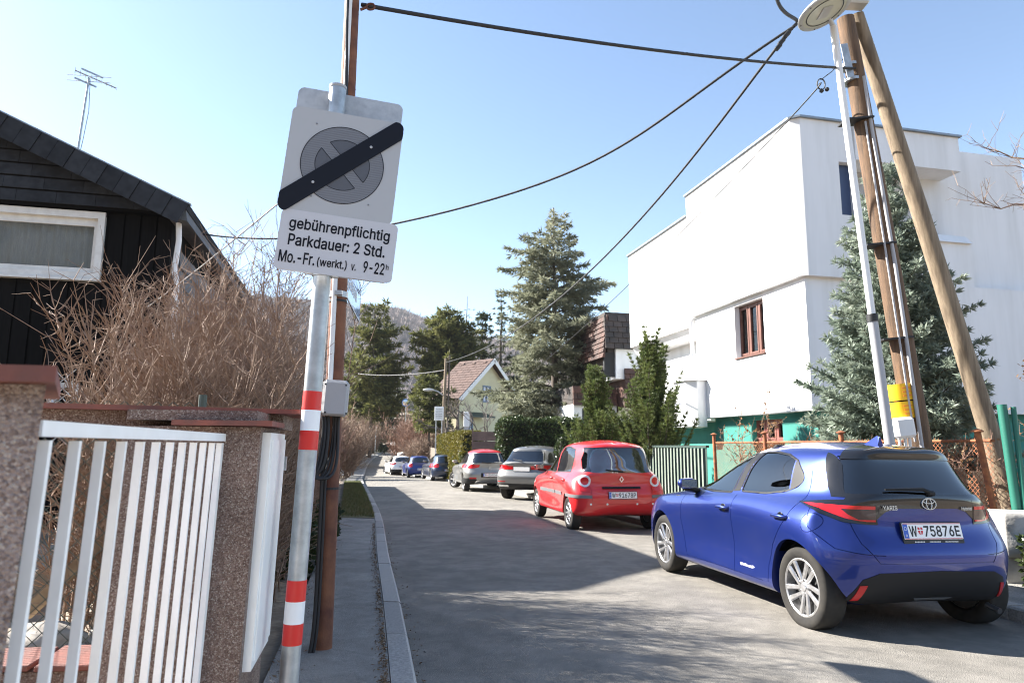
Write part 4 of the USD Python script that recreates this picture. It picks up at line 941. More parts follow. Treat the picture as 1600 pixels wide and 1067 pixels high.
# lamp on its own slim tube
lb0 = at(1391, 697, UD - .32); lb1 = at(1300, 40, UD - .30)
sl = thing('street_lamp', 'flat round street lamp on a slim white and grey tube strapped to the timber pole', 'street lamp', (lb0[0], lb0[1], .1)); lo = np.array([lb0[0], lb0[1], .1])
def so(px, py, Y=UD - .31): return at(px, py, Y) - lo
pj = so(1363, 497)
obj('tube_lower', MB().tube([so(1391, 697) + (so(1391, 697) - pj) * .6, pj], .055, 16), 'pvc_grey', sl, 40); obj('tube_upper', MB().tube([pj, so(1302, 42)], .042, 16), 'pvc_white', sl, 40)
obj('tube_collar', MB().tube([pj - (so(1302, 42) - pj) * .012, pj + (so(1302, 42) - pj) * .012], .062, 16), 'cable_black', sl, 40)
lc = so(1288, 18, UD - .55); nl = np.array([.30, -.12, -.94]); nl /= np.linalg.norm(nl)
ua = rot_to(nl); RL = np.stack([ua[0], ua[1], nl], 1)
head = MB().lathe([(.0001, -.10), (.16, -.095), (.27, -.05), (.315, -.012), (.322, .0), (.315, .012), (.265, .016)], 40, RL, lc); hd = obj('lamp_head', head, 'lamp_grey', sl, 40)
obj('lamp_glass', MB().lathe([(.265, .014), (.0001, .018)], 40, RL, lc), 'lamp_glass', hd, 40)
obj('lamp_gasket', MB().lathe([(.215, .0185), (.222, .024), (.228, .0185)], 40, RL, lc), 'cable_black', hd, 40)
obj('led_module', MB().box(lc + RL @ np.array([0, 0, .022]), (.20, .13, .008), RL, .003), 'lamp_grey', hd)
for i in range(6): t = i * math.pi / 3; obj('lamp_screw', MB().lathe([(.009, 0), (.009, .006), (.0001, .007)], 8, RL, lc + RL @ np.array([.29 * math.cos(t), .29 * math.sin(t), .012])), 'cable_black', hd)
obj('lamp_arm', MB().tube([so(1302, 42), lc - nl * .02 + RL @ np.array([.1, .1, -.06]), lc - nl * .08], .03, 12), 'lamp_grey', sl, 40)

# ---------------------------------------------------------------- cables
def wire(name, pts, r, m, label, sag=0.0, cat='cable'):
    P = [np.array(p, float) for p in pts]
    if len(P) == 2:
        t = np.linspace(0, 1, 40)[:, None]; Q = P[0] * (1 - t) + P[1] * t; Q[:, 2] -= sag * 4 * (t * (1 - t))[:, 0]
    else: Q = CubicSpline(np.linspace(0, 1, len(P)), np.array(P))(np.linspace(0, 1, 60))
    return obj(name, rel(MB().tube(Q, r, 6), Q[0]), m, thing(name, label, cat, Q[0]), 60)
J = at(1240, 42, UD - .2)
wire('overhead_cable', [at(565, 8, 4.6), at(1348, 108, UD)], .0155, 'cable_black', 'thick black cable from the rusty pole to the timber pole, uppermost in the sky', .085)
wire('overhead_cable', [J, at(1030, 190, 7.0 + 2), at(850, 285, 10.2), at(615, 350, 11.6), at(430, 373, 12.6), at(262, 357, 13.4)], .017, 'cable_black', 'black cable sagging from the timber pole past the parking sign to the dark house')
wire('overhead_cable', [J, at(1085, 243, 10.9), at(915, 430, 16.6), at(780, 532, 28), at(697, 566, 50)], .020, 'cable_black', 'black cable descending in front of the cedar to the distant lamp post')
wire('overhead_cable', [at(1280, 132, UD), at(1120, 306, 11.1), at(935, 490, 19.2), at(845, 570, 29), at(800, 610, 42), at(770, 636, 56)], .009, 'cable_black', 'thin black line crossing the white house facade')
wire('guy_wire', [at(546, 232, 4.6), at(440, 314, 5.6), at(330, 404, 6.6), at(230, 480, 7.6)], .006, 'cable_grey', 'thin grey stay wire slanting from the rusty pole into the bare hedge', cat='wire')
wire('overhead_cable', [at(1212, -30, UD - .6), at(1222, 15, UD - .4), at(1242, 30, UD - .25), J], .022, 'cable_black', 'looped black cable hanging beside the round lamp head')
wire('overhead_cable', [at(697, 578, 50), at(560, 584, 58)], .05, 'cable_black', 'dark wire crossing the road between distant lamp post and pine', .25)
cl = thing('cable_clamp', 'pair of black cable clamps hanging left of the timber pole', 'cable clamp', at(1225, 62, UD - .2)); o = at(1225, 62, UD - .2)
for (px, py, l) in ((1221, 66, .11), (1229, 55, .12), (1216, 74, .10)): obj('clamp_body', MB().box(at(px, py, UD - .22) - o, (.055, .05, l), rotm(0, .7, 0), .01), 'cable_black', cl)
dc = thing('dead_end_clamp', 'small looped cable end with two round insulators at the thin line', 'cable clamp', at(1283, 132, UD)); o = at(1283, 132, UD)
t = np.linspace(0, 2 * np.pi, 17); obj('cable_loop', MB().tube(np.stack([.05 * np.cos(t), 0 * t, .075 * np.sin(t)], 1), .008, 6, False), 'cable_black', dc, 60)
for dx, dz in ((0, -.09), (.07, -.07)): obj('insulator', m3.Manifold.sphere(.028, 16).translate((dx, 0, dz)), 'cable_black', dc, 60)
obj('tail_cable', MB().tube([(0, 0, .06), at(1300, 112, UD) - o, at(1318, 92, UD) - o], .006, 6), 'cable_black', dc, 60)
# ---------------------------------------------------------------- vegetation builders
def blades_vf(P, D, s, k, spread, w, rng, flat=0.0, two=False):
    """k thin needle or leaf blades at each point P, along D with spread; flat squeezes them towards the horizontal."""
    n = len(P); P = np.repeat(P, k, 0); D = np.repeat(D, k, 0); s = np.repeat(np.broadcast_to(s, (n,)), k)
    d = D + rng.normal(0, spread, (n * k, 3)) * [1, 1, 1 - flat]; d /= np.linalg.norm(d, axis=1, keepdims=True) + 1e-9
    side = np.cross(d, rng.normal(0, 1, (n * k, 3))); side /= np.linalg.norm(side, axis=1, keepdims=True) + 1e-9
    L = s * rng.uniform(.6, 1.15, n * k)
    ww = (L * w)[:, None]; st = P + d * (L * .02)[:, None]; mid = P + d * (L * .5)[:, None]; tip = P + d * L[:, None]
    V = np.stack([st, mid + side * ww, tip, mid - side * ww], 1).reshape(-1, 3)
    o = np.arange(n * k) * 4
    return V, np.concatenate([np.stack([o, o + 1, o + 2], 1), np.stack([o, o + 2, o + 3], 1)])
def foliage_mat(name, a, b, c, tr=.25, scale=2.2, rough=.6):
    MATS[name] = usd_mat(name, {'g': ('geometry', {}), 'n': ('noise_texture', {'scale': scale, 'detail': 3.0}), 'r': ('rgb_ramp', {'ramp': [(.32, a), (.5, b), (.68, c)]}), 'rp': ('mix_color', {'blend_type': 'multiply', 'fac': 1.0}), 'mr': ('map_range', {'to_min': .65, 'to_max': 1.35}), 'cc': ('combine_color', {}),
        'p': ('principled_bsdf', {'roughness': rough, 'specular_ior_level': .3}), 't': ('translucent_bsdf', {}), 'x': ('mix_closure', {'fac': tr})},
        [('g.position', 'n.vector'), ('n.fac', 'r.fac'), ('g.random_per_island', 'mr.value'), ('mr.result', 'cc.r'), ('mr.result', 'cc.g'), ('mr.result', 'cc.b'), ('r.color', 'rp.a'), ('cc.color', 'rp.b'), ('rp.result', 'p.base_color'), ('rp.result', 't.color'), ('p.BSDF', 'x.closure1'), ('t.BSDF', 'x.closure2')], 'x.closure')
foliage_mat('needle_blue', (.255, .32, .245), (.37, .44, .345), (.49, .55, .44), .3)
foliage_mat('needle_cedar', (.24, .255, .17), (.33, .345, .235), (.42, .43, .30), .35, .6)
foliage_mat('needle_pine', (.11, .125, .04), (.18, .19, .06), (.25, .25, .09), .35, .5)
foliage_mat('needle_dark', (.05, .066, .03), (.085, .105, .042), (.13, .15, .06), .3, .5)
foliage_mat('juniper', (.085, .125, .038), (.145, .19, .055), (.21, .25, .08), .35, 3)
foliage_mat('laurel', (.04, .065, .022), (.065, .10, .034), (.11, .15, .055), .2, 2, .35)
foliage_mat('privet_yellow', (.15, .14, .025), (.24, .20, .03), (.11, .13, .03), .3, 1.5)
foliage_mat('ivy', (.025, .045, .015), (.05, .075, .022), (.08, .10, .035), .2, 6, .4)
foliage_mat('dry_leaf', (.30, .15, .06), (.40, .22, .10), (.46, .29, .15), .3, 8)
mat('bark_grey', (.115, .09, .07), .9, vcol=(.06, .047, .038), vscale=6, stretch=(3, 3, .6), bump=.01, bscale=20)
mat('twig_brown', (.155, .092, .06), .85, vcol=(.29, .195, .13), vscale=6)
mat('twig_red', (.17, .088, .062), .85, vcol=(.25, .15, .105), vscale=6)
mat('twig_pale', (.29, .205, .14), .85, vcol=(.16, .10, .068), vscale=6)
mat('twig_grey', (.15, .125, .11), .85)

def limb(p, d, L, up, rng, n=7, wob=.06):
    """A curved polyline starting at p along d, length L, bending by up."""
    t = np.linspace(0, 1, n); d = np.asarray(d, float) / np.linalg.norm(d); w = rng.normal(0, wob, (n, 3)).cumsum(0) * L * .35; w -= w[0]
    return np.asarray(p) + d * (t * L)[:, None] + np.array([0, 0, 1.0]) * (up * L * t ** 2)[:, None] + w * t[:, None]
def conifer(name, label, cat, loc, H, prof, needle, rng_seed, levels=26, per=6, angle=.15, curve=-.12, tuft=.16, tw=.06, k=10, spread=.45, step=.10, flat=.2, trunk=None, side=.42, z0=.06, group=None, jitter=.12, droop=0.0, bark='bark_grey', gap=0.0):
    """Trunk with whorled limbs; each limb carries side sprays with needle tufts. prof(t): limb length at relative height t."""
    r = np.random.default_rng(rng_seed); x = thing(name, label, cat, loc, 0, group)
    tb = MB(); tr = trunk or H * .018
    tp = limb((0, 0, -.1), (0, 0, 1), H + .1, 0, r, 12, .012); tb.tube(tp, np.linspace(tr, tr * .12, 12), 9)
    obj('trunk', tb, bark, x, 40)
    lm = MB(); TP, TD, TS = [], [], []
    for i in range(levels):
        t = z0 + (1 - z0) * ((i + r.uniform(-.3, .3)) / levels); t = np.clip(t, z0, .995)
        base = np.array([np.interp(t * H, tp[:, 2], tp[:, c]) for c in range(3)]); n = max(2, int(round(per * (1 if t < .85 else .7)))); a0 = r.random() * 6.28
        for j in range(n):
            if r.random() < gap: continue
            a = a0 + 6.283 * j / n + r.normal(0, .25); L = prof(t) * (1 + r.normal(0, jitter))
            if L < .04: L = .04
            el = angle(t) if callable(angle) else angle
            d = np.array([math.cos(a) * math.cos(el), math.sin(a) * math.cos(el), math.sin(el)])
            cv = curve(t) if callable(curve) else curve
            p = limb(base, d, L, cv, r, 7, .05)
            lm.add(*tube_vf(p, np.linspace(max(.008, L * .016), .004, 7), 4, False))
            m = max(2, int(L / step))
            for q in np.linspace(.18, 1, m):
                c = np.array([np.interp(q, np.linspace(0, 1, 7), p[:, e]) for e in range(3)]); tan = p[min(6, int(q * 6) + 1)] - p[min(5, int(q * 6))]; tan /= np.linalg.norm(tan) + 1e-9
                TP.append(c); TD.append(tan); TS.append(tuft * r.uniform(.8, 1.2))
                for sd in (-1, 1):
                    sl_ = L * side * (1.05 - q) * r.uniform(.6, 1.2) + .03; sv = np.cross(tan, [0, 0, 1.0]); sv /= np.linalg.norm(sv) + 1e-9
                    dd = tan * .75 + sv * sd * .75 + np.array([0, 0, -droop + r.normal(0, .10)]); dd /= np.linalg.norm(dd)
                    for e in np.linspace(.3, 1, max(1, int(sl_ / step))): TP.append(c + dd * sl_ * e + [0, 0, -droop * .3 * sl_ * e]); TD.append(dd); TS.append(tuft * r.uniform(.75, 1.15))
    obj('limbs', lm, bark, x, kind='stuff')
    V, F = blades_vf(np.array(TP), np.array(TD), np.array(TS), k, spread, tw, r, flat)
    obj('crown', (V, F), needle, x, kind='stuff')
    return x
def twig_shrub(r, L, Wd, Hh, nstem, m_per, r0=.010, fine=.0022, spread=.35, arch=.0, sub=2, base_bare=.15, tlen=.38):
    """Stems and twigs of a bare shrub filling L x Wd x Hh about the origin. Returns (stems, twigs)."""
    st, tw = MB(), MB()
    for i in range(nstem):
        p = np.array([r.uniform(-L / 2, L / 2), r.uniform(-Wd / 2, Wd / 2), 0]); h = Hh * r.uniform(.72, 1.03)
        d = np.array([r.normal(0, spread), r.normal(0, spread), 1.0]); P = limb(p, d, h, arch, r, 8, .10)
        st.add(*tube_vf(P, np.linspace(r0 * r.uniform(.7, 1.2), .003, 8), 4, False))
        for q in r.uniform(base_bare, 1, m_per):
            c = np.array([np.interp(q, np.linspace(0, 1, 8), P[:, e]) for e in range(3)])
            dd = np.array([r.normal(0, .7), r.normal(0, .7), r.uniform(.1, 1.0)]); Lt = tlen * r.uniform(.4, 1.2) * (1.2 - .5 * q)
            T = limb(c, dd, Lt, .25, r, 4, .10); tw.add(*tube_vf(T[[0, 1, 3]], [fine * 1.7, fine * 1.3, fine * .7], 3, False))
            for s_ in range(sub):
                c2 = T[r.integers(1, 4)]; T2 = limb(c2, dd + r.normal(0, .6, 3), Lt * r.uniform(.3, .6), .2, r, 3, .12); tw.add(*tube_vf(T2[[0, 2]], [fine * 1.2, fine * .6], 3, False))
    return st, tw
def bare_tree(name, label, cat, loc, H, rng_seed, m='twig_grey', crown=1.0, depth=4, group=None, tr=.06, spread=.6, nb=(3, 4), first=.35, fine=.006):
    r = np.random.default_rng(rng_seed); x = thing(name, label, cat, loc, 0, group); tb, tw = MB(), MB()
    def grow(p, d, L, rad, lev):
        P = limb(p, d, L, .06, r, 6, .12); (tb if lev < 2 else tw).add(*tube_vf(P, np.linspace(rad, rad * .6, 6), 7 if lev < 2 else 4, False))
        if lev >= depth: return
        for i in range(r.integers(nb[0], nb[1] + 1)):
            q = r.uniform(.45, 1.0); c = P[min(5, int(q * 5.99))]; t = P[5] - P[3]; t /= np.linalg.norm(t)
            grow(c, t + r.normal(0, spread, 3) + [0, 0, .15], L * r.uniform(.5, .75) * (crown if lev == 0 else 1), max(rad * .55, fine), lev + 1)
    grow(np.array([0, 0, -.1]), np.array([0, 0, 1.0]), H * first, tr, 0)
    obj('trunk', tb, 'bark_grey', x, 40); obj('crown', tw, m, x, kind='stuff'); return x
def leaf_hedge(name, label, cat, loc, rz, L, Wd, Hh, n, leaf, m, seed, core, bump=.12):
    """Clipped hedge: leaves on the outer skin of a rounded box, over a dark twiggy core."""
    r = np.random.default_rng(seed); x = thing(name, label, cat, loc, rz)
    P = r.uniform(-1, 1, (n, 3)); f = r.integers(0, 5, n); s = np.array([L / 2, Wd / 2, Hh / 2]); area = np.array([Wd * Hh, Wd * Hh, L * Hh, L * Hh, L * Wd]); f = r.choice(5, n, p=area / area.sum())
    nrm = np.zeros((n, 3))
    for i, (ax, sg) in enumerate(((0, -1), (0, 1), (1, -1), (1, 1), (2, 1))): q = f == i; P[q, ax] = sg; nrm[q, ax] = sg
    dpt = r.random(n) ** 2 * .16; P = P * s; P = P * (1 - .10 * (np.abs(P / s) ** 6).sum(1, keepdims=True) / 3)
    P += nrm * ((meshkit.noise(P * 2.2 + seed, seed)[:, None] - .5) * 2 * bump - dpt[:, None]) + [0, 0, Hh / 2]
    D = nrm * .6 + r.normal(0, .6, (n, 3)) + [0, 0, .25]; D /= np.linalg.norm(D, axis=1, keepdims=True)
    V, F = blades_vf(P, D, leaf, 2, .45, .28, r); obj('foliage', (V, F), m, x, kind='stuff')
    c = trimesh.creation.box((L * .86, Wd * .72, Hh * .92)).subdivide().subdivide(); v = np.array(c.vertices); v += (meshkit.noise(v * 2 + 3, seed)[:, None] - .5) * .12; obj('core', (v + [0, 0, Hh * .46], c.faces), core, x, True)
    return x
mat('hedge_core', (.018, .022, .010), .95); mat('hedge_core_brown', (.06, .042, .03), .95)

# ---------------------------------------------------------------- bare hedge on the left
rh = np.random.default_rng(21)
hedge_label = ['tall bare shrub with long upright shoots in front of the dark house', 'dense bare brown shrub just behind the tiled pillar', 'dense bare shrub behind the parking sign', 'dense reddish bare hedge plant right of the rusty pole', 'far bare hedge plant beside the grass verge']
hspec = [(-2.45, 6.0, 1.3, .9, 1.70, 56, 38, 'twig_pale', 1.0), (-2.30, 4.75, 1.4, .9, 1.95, 100, 50, 'twig_brown', 1.0), (-2.75, 6.5, 2.2, 1.3, 2.85, 150, 54, 'twig_brown', 1.0), (-3.30, 8.9, 2.6, .85, 1.95, 120, 40, 'twig_red', 1.1), (-4.05, 11.8, 3.2, .9, 2.35, 90, 28, 'twig_red', 1.2)]
for i, (cx, cy, L, Wd, Hh, ns, mp_, m_, fs) in enumerate(hspec):
    x = thing('bare_shrub', hedge_label[i], 'shrub', (cx, cy, gz(cx, cy)), math.pi / 2 + .21)
    st, tw = twig_shrub(rh, L, Wd, Hh, ns, mp_, .010 * fs, .0022 * fs, .15 if i > 1 else (.12, .10)[i], .02, 2)
    if i == 0:                                                 # a few long shoots above the rest
        s2, t2 = twig_shrub(rh, 1.0, .7, 2.55, 11, 12, .012, .0024, .10, .0, 1, .35, .30); st.add(*s2.get()); tw.add(*t2.get())
    obj('stems', st, m_, x, kind='stuff'); obj('twigs', tw, m_, x, kind='stuff')
for i in range(4):                                            # the hedge goes on past the bend
    y = 15.5 + i * 4.2; cx = float(XL(y)) - 1.75; q = thing('bare_hedge', ['bare brown hedge section nearest the grass verge', 'second bare brown hedge section along the grass verge', 'third bare brown hedge section along the verge', 'farthest bare brown hedge section before the white fence'][i], 'hedge', (cx, y, gz(cx, y)), math.pi / 2 + .24)
    st, tw = twig_shrub(rh, 4.4, .9, 2.5, 80, 24, .014, .0042, .07, .02, 2, .05, .34)
    obj('stems', st, 'twig_red', q, kind='stuff'); obj('twigs', tw, 'twig_red', q, kind='stuff')
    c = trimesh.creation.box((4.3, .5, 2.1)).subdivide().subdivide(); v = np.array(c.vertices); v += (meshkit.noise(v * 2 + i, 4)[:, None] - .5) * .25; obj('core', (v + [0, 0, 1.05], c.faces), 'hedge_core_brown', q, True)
r = np.random.default_rng(5); P = np.stack([r.uniform(-.25, .25, 700), r.uniform(-2.6, 2.6, 700), r.uniform(0, .55, 700) ** 1.5], 1); D = np.stack([r.normal(.6, .5, 700), r.normal(0, .5, 700), r.uniform(0, .6, 700)], 1)
x = thing('ivy_patch', 'dark green ivy at the foot of the hedge beside the pavement', 'ivy', (float(XL(9.6)) - .98, 9.6, float(GY(9.6)) + .12), .21); obj('foliage', blades_vf(P, D, .085, 3, .6, .34, r), 'ivy', x, kind='stuff')

# ---------------------------------------------------------------- dark timber house
mat('black_boards', (.0055, .005, .005), .8, spec=.06, vcol=(.008, .0075, .007), vscale=4, stretch=(9, 9, .5), bump=.003, bscale=30, rand=.35)
mat('slate_dark', (.020, .021, .024), .8, spec=.15, vcol=(.032, .034, .038), vscale=6, bump=.002, bscale=50, rand=.18)
mat('slate_grey', (.085, .088, .092), .8, vcol=(.11, .113, .118), vscale=5, bump=.002, bscale=60, rand=.12)
mat('zinc', (.30, .32, .34), .5, .4, vcol=(.24, .25, .27), vscale=5)
mat('window_white', (.66, .65, .61), .5, vcol=(.56, .545, .51), vscale=6)
mat('net_curtain', (.74, .78, .86), .9, vcol=(.58, .62, .70), vscale=14, stretch=(6, 6, .4))
E0 = at(298, 337, 12.0)                                       # eave corner on the street side
hb = np.array([-.9746, -.224, 0]); ha = np.array([-.224, .9746, 0])     # along the gable to the left, and away along the eave
DO = np.array([E0[0], E0[1], 0.0])
dh = thing('house', 'black timber-clad house with dark slate gable and white-framed window', 'house', DO)
eh = E0[2]; span = 3.75; rise = (at(15, 166, 12.0 - .85)[2] - eh)
def dp_(b, a, z): return hb * b + ha * a + np.array([0, 0, z])
sl_u = np.array([hb * span + [0, 0, rise]])[0]; slen = np.linalg.norm(sl_u); sl_u = sl_u / slen; pitch_n = np.cross(ha, sl_u); pitch_n = pitch_n * np.sign(pitch_n[2])
LEN = 8.5
for s_, nm in ((1, 'roof'), (-1, 'roof')):
    o = dp_(0, -.35, eh) if s_ > 0 else dp_(2 * span, -.35, eh); u_ = sl_u if s_ > 0 else (-hb * span + np.array([0, 0, rise])) / slen; n_ = pitch_n if s_ > 0 else np.cross(u_, ha) * 1.0
    n_ = n_ * np.sign(n_[2]); P = []
    for a in (0, LEN):
        for l in (0, slen):
            for t in (0.0, .10): P.append(o + ha * a + u_ * l + n_ * t)
    rf_ = obj(nm, m3.Manifold.hull_points(np.array(P)), 'slate_dark', dh)
    obj('ridge_flashing' if s_ < 0 else 'verge_flashing', m3.Manifold.hull_points(np.array([o - ha * .02 + ha * a + u_ * l + n_ * t for a in (0, .10) for l in (-.02, slen) for t in (.101, .125)])), 'zinc', rf_)
    for k in range(14):                                       # slates of the verge, seen from the street
        l0, l1 = slen * k / 14 + .006, slen * (k + 1) / 14 - .006
        obj('slate', m3.Manifold.hull_points(np.array([o - ha * (.045 + .012 * (k % 2)) + ha * a + u_ * l + n_ * t for a in (0, .03) for l in (l0, l1) for t in (-.30, .095)])), 'slate_dark', rf_)
gt_ = MB()
zg = eh - .02                                                # gable triangle in slate courses
for k in range(7):
    z0, z1 = zg + .02 + rise * k / 7.2, zg + rise * (k + 1) / 7.2 - .006; x0, x1 = span * (z0 - zg) / rise + .25, 2 * span - span * (z0 - zg) / rise - .25; y0_, y1_ = span * (z1 - zg) / rise + .25, 2 * span - span * (z1 - zg) / rise - .25
    if x1 - x0 < .3: break
    nn = max(1, int((x1 - x0) / .62)); off = .31 * (k % 2)
    ed = [x0] + [e for e in (x0 + off + .62 * np.arange(nn + 1)) if x0 + .1 < e < x1 - .1] + [x1]
    for b0, b1 in zip(ed[:-1], ed[1:]):
        f0, f1 = np.clip(b0 + .003, y0_, y1_), np.clip(b1 - .003, y0_, y1_)
        if f1 - f0 < .02: f1 = f0 + .02
        obj('slate', m3.Manifold.hull_points(np.array([dp_(b, a, z) for b, z, sgn in ((b0 + .003, z0, 1), (b1 - .003, z0, 1), (f0, z1, 0), (f1, z1, 0)) for a in (-.12 - .018 * sgn, -.10)])), 'slate_dark', dh)
obj('gable_wall', m3.Manifold.hull_points(np.array([dp_(b, a, z) for b, z in ((.25, zg - .02), (2 * span - .25, zg - .02), (span, zg + rise - .2)) for a in (-.098, .1)])), 'black_boards', dh)
wz0, wz1 = at(148, 428, 11.6)[2], at(148, 338, 11.6)[2]
wb0 = float((at(152, 380, 11.65) - DO) @ hb); wb1 = wb0 + 3.3
body_ = m3.Manifold.hull_points(np.array([dp_(b, a, z) for b in (.30, 2 * span - .3) for a in (.05, 7.8) for z in (-.3, zg - .021)]))
hole = m3.Manifold.hull_points(np.array([dp_(b, a, z) for b in (wb0, wb1) for a in (-.2, .30) for z in (wz0, wz1)]))
obj('house_wall', body_ - hole, 'black_boards', dh)
for k in range(26):                                           # vertical cladding boards
    b0 = .30 + k * .265; b1 = b0 + .235
    for z0, z1 in ((-.2, wz0 - .02), (wz1 + .02, zg - .03)) if (b1 > wb0 and b0 < wb1) else ((-.2, zg - .03),):
        obj('board', MB().prism(sbox(0, 0, .235, z1 - z0), .022 + .006 * (k % 3), np.stack([hb, np.array([0, 0, 1.0]), -ha], 1), dp_(b0, .048, z0)), 'black_boards', dh)
wf = m3.Manifold.hull_points(np.array([dp_(b, a, z) for b in (wb0 - .09, wb1 + .09) for a in (-.03, .06) for z in (wz0 - .09, wz1 + .09)])) - m3.Manifold.hull_points(np.array([dp_(b, a, z) for b in (wb0 + .02, wb1 - .02) for a in (-.2, .2) for z in (wz0 + .03, wz1 - .03)]))
W_ = obj('window', wf, 'window_white', dh)
inn = m3.Manifold.hull_points(np.array([dp_(b, a, z) for b in (wb0 + .02, wb1 - .02) for a in (.04, .10) for z in (wz0 + .03, wz1 - .03)]))
for b0, b1 in ((wb0 + .09, (wb0 + wb1) / 2 - .04), ((wb0 + wb1) / 2 + .04, wb1 - .09)): inn = inn - m3.Manifold.hull_points(np.array([dp_(b, a, z) for b in (b0, b1) for a in (-.2, .3) for z in (wz0 + .12, wz1 - .16)]))
obj('sash', inn, 'window_white', W_); obj('pane', MB().prism(sbox(0, 0, wb1 - wb0 - .1, wz1 - wz0 - .15), .006, np.stack([hb, np.array([0, 0, 1.0]), -ha], 1), dp_(wb0 + .05, .085, wz0 + .08)), 'window_glass', W_)
nc = MB(); bb_ = np.linspace(wb0, wb1, 150)
for b0, b1 in zip(bb_[:-1], bb_[1:]): nc.quad(dp_(b0, .19 + .035 * math.sin(b0 * 28), wz0), dp_(b1, .19 + .035 * math.sin(b1 * 28), wz0), dp_(b1, .19 + .035 * math.sin(b1 * 28), wz1), dp_(b0, .19 + .035 * math.sin(b0 * 28), wz1))
obj('net_curtain', nc, 'net_curtain', W_, True)
obj('sill', m3.Manifold.hull_points(np.array([dp_(b, a, z) for b in (wb0 - .11, wb1 + .11) for a in (-.10, .03) for z in (wz0 - .13, wz0 - .092)])), 'window_white', W_)
# lower window
lw = at(92, 636, 11.5); lb_ = float((lw - DO) @ hb); lz = lw[2]
L_ = obj('window', m3.Manifold.hull_points(np.array([dp_(b, a, z) for b in (lb_ - .24, lb_ + .24) for a in (.0, .03) for z in (lz - .42, lz + .42)])) - m3.Manifold.hull_points(np.array([dp_(b, a, z) for b in (lb_ - .17, lb_ + .17) for a in (-.1, .2) for z in (lz - .34, lz + .34)])), 'window_white', dh)
lat = MB()
for k in range(-3, 4):
    for sg in (-1, 1): lat.bar(dp_(lb_ - .17, -.012, lz + k * .16 - sg * .17), dp_(lb_ + .17, -.012, lz + k * .16 + sg * .17), .008, 5)
obj('lattice', lat, 'window_white', L_); obj('pane', MB().prism(sbox(-.17, -.34, .17, .34), .006, np.stack([hb, np.array([0, 0, 1.0]), -ha], 1), dp_(lb_, .024, lz)), 'net_curtain', L_)
# side wall towards the road in grey slates, soffit board and white downpipe
sw_ = []
for k in range(16):
    z0 = .4 + k * .33; 
    for j in range(9):
        a0 = .12 + j * .85 + .42 * (k % 2); a1 = min(a0 + .84, 7.8)
        if z0 > zg - .5 or a1 < a0 + .1: continue
        obj('wall_slate', m3.Manifold.hull_points(np.array([dp_(b, a, z) for a in (a0, a1) for b, z in ((.235, z0), (.296, z0), (.27, z0 + .327), (.296, z0 + .327))])), 'slate_grey', dh)
obj('soffit', m3.Manifold.hull_points(np.array([dp_(b, a, z) for a in (-.3, 8.1) for b, z in ((-.02, eh - .20), (.02, eh + .02), (.30, eh - .02), (.30, eh - .16))])), 'slate_grey', dh)
gu = [dp_(.18, -.05, eh - .10), dp_(.16, -.02, eh - .5), dp_(.20, 0, eh - 1.05), dp_(.14, 0, eh - 1.25), dp_(.14, 0, .4)]
obj('downpipe', MB().tube(gu, .05, 10), 'pvc_white', dh, 40)
ant0 = at(122, 224, 13.0); ant1 = at(139, 122, 13.0); AO = ant0 - [0, 0, .4]
an = thing('roof_aerial', 'thin television aerial standing on the dark house roof', 'aerial', AO); pa = ant1 - AO
obj('mast', MB().tube([(0, 0, 0), pa], .022, 10), 'galvanised', an, 40)
bm = MB(); e1 = np.array([.80, .55, -.20]); e1 /= np.linalg.norm(e1); e2 = np.cross(e1, [0, 0, 1.0]); e2 /= np.linalg.norm(e2)
obj('boom', MB().bar(pa - e1 * .25 + [0, 0, .03], pa + e1 * .50 + [0, 0, .03], .014, 8), 'galvanised', an)
for k in range(9): c = pa + e1 * (-.25 + .095 * k) + [0, 0, .03]; l = .13 - .006 * k; obj('element', MB().bar(c - e2 * l, c + e2 * l, .005, 5), 'galvanised', an)
for sgn in (-1, 1): obj('reflector', MB().box(pa + [.06 * sgn, 0, .10 * sgn], (.40, .015, .035), frame(e1)), 'galvanised', an)
for k in (0, 1): obj('long_element', MB().bar(pa + [-.52, .1, .13 - .12 * k], pa + [.52, -.1, -.05 - .12 * k], .007, 6), 'galvanised', an)
obj('aerial_cable', MB().tube([pa + [.03, 0, -.05], pa * .6 + [.10, 0, 0], pa * .25 + [.07, 0, 0], (.03, 0, 0)], .006, 5), 'cable_black', an)
# garden behind the gate
cf = np.array([-2.3, 3.4, 0]); gfn = thing('chain_link_fence', 'green wire chain link fence with bare twigs, seen through the gate bars', 'fence', cf)
mat('wire_green', (.05, .07, .055), .6)
chainlink(gfn, (-3.4, 3.1), (-1.55, 3.5), .35, 1.62, .075, .0022, 'wire_green', cf)
for px in (-3.4, -1.58): obj('fence_post', MB().bar((px - cf[0], (3.1 if px < -2 else 3.5) - cf[1], .1), (px - cf[0], (3.1 if px < -2 else 3.5) - cf[1], 1.66), .02, 10), 'wire_green', gfn)
wbm = thing('timber_beam', 'weathered wooden beam leaning behind the gate bars', 'beam', (-2.6, 4.3, 0)); b0, b1 = at(45, 955, 3.9), at(172, 838, 4.1); mat('beam_wood', (.30, .21, .12), .8, vcol=(.18, .12, .07), vscale=8)
dbm = b1 - b0; obj('beam', m3.Manifold.hull_points(np.array([p + q * s1 * .03 + np.array([0, 0, 1]) * s2 * .04 - [-2.6, 4.3, 0] for p in (b0, b1) for q in (np.array([0, 1.0, 0]),) for s1 in (-1, 1) for s2 in (-1, 1)])), 'beam_wood', wbm)
kb = thing('garden_kerb', 'grey concrete edging along the sunny garden path behind the gate', 'edging', (-4, 6, 0)); e0, e1_ = at(-20, 905, 5.2), at(170, 868, 6.6); 
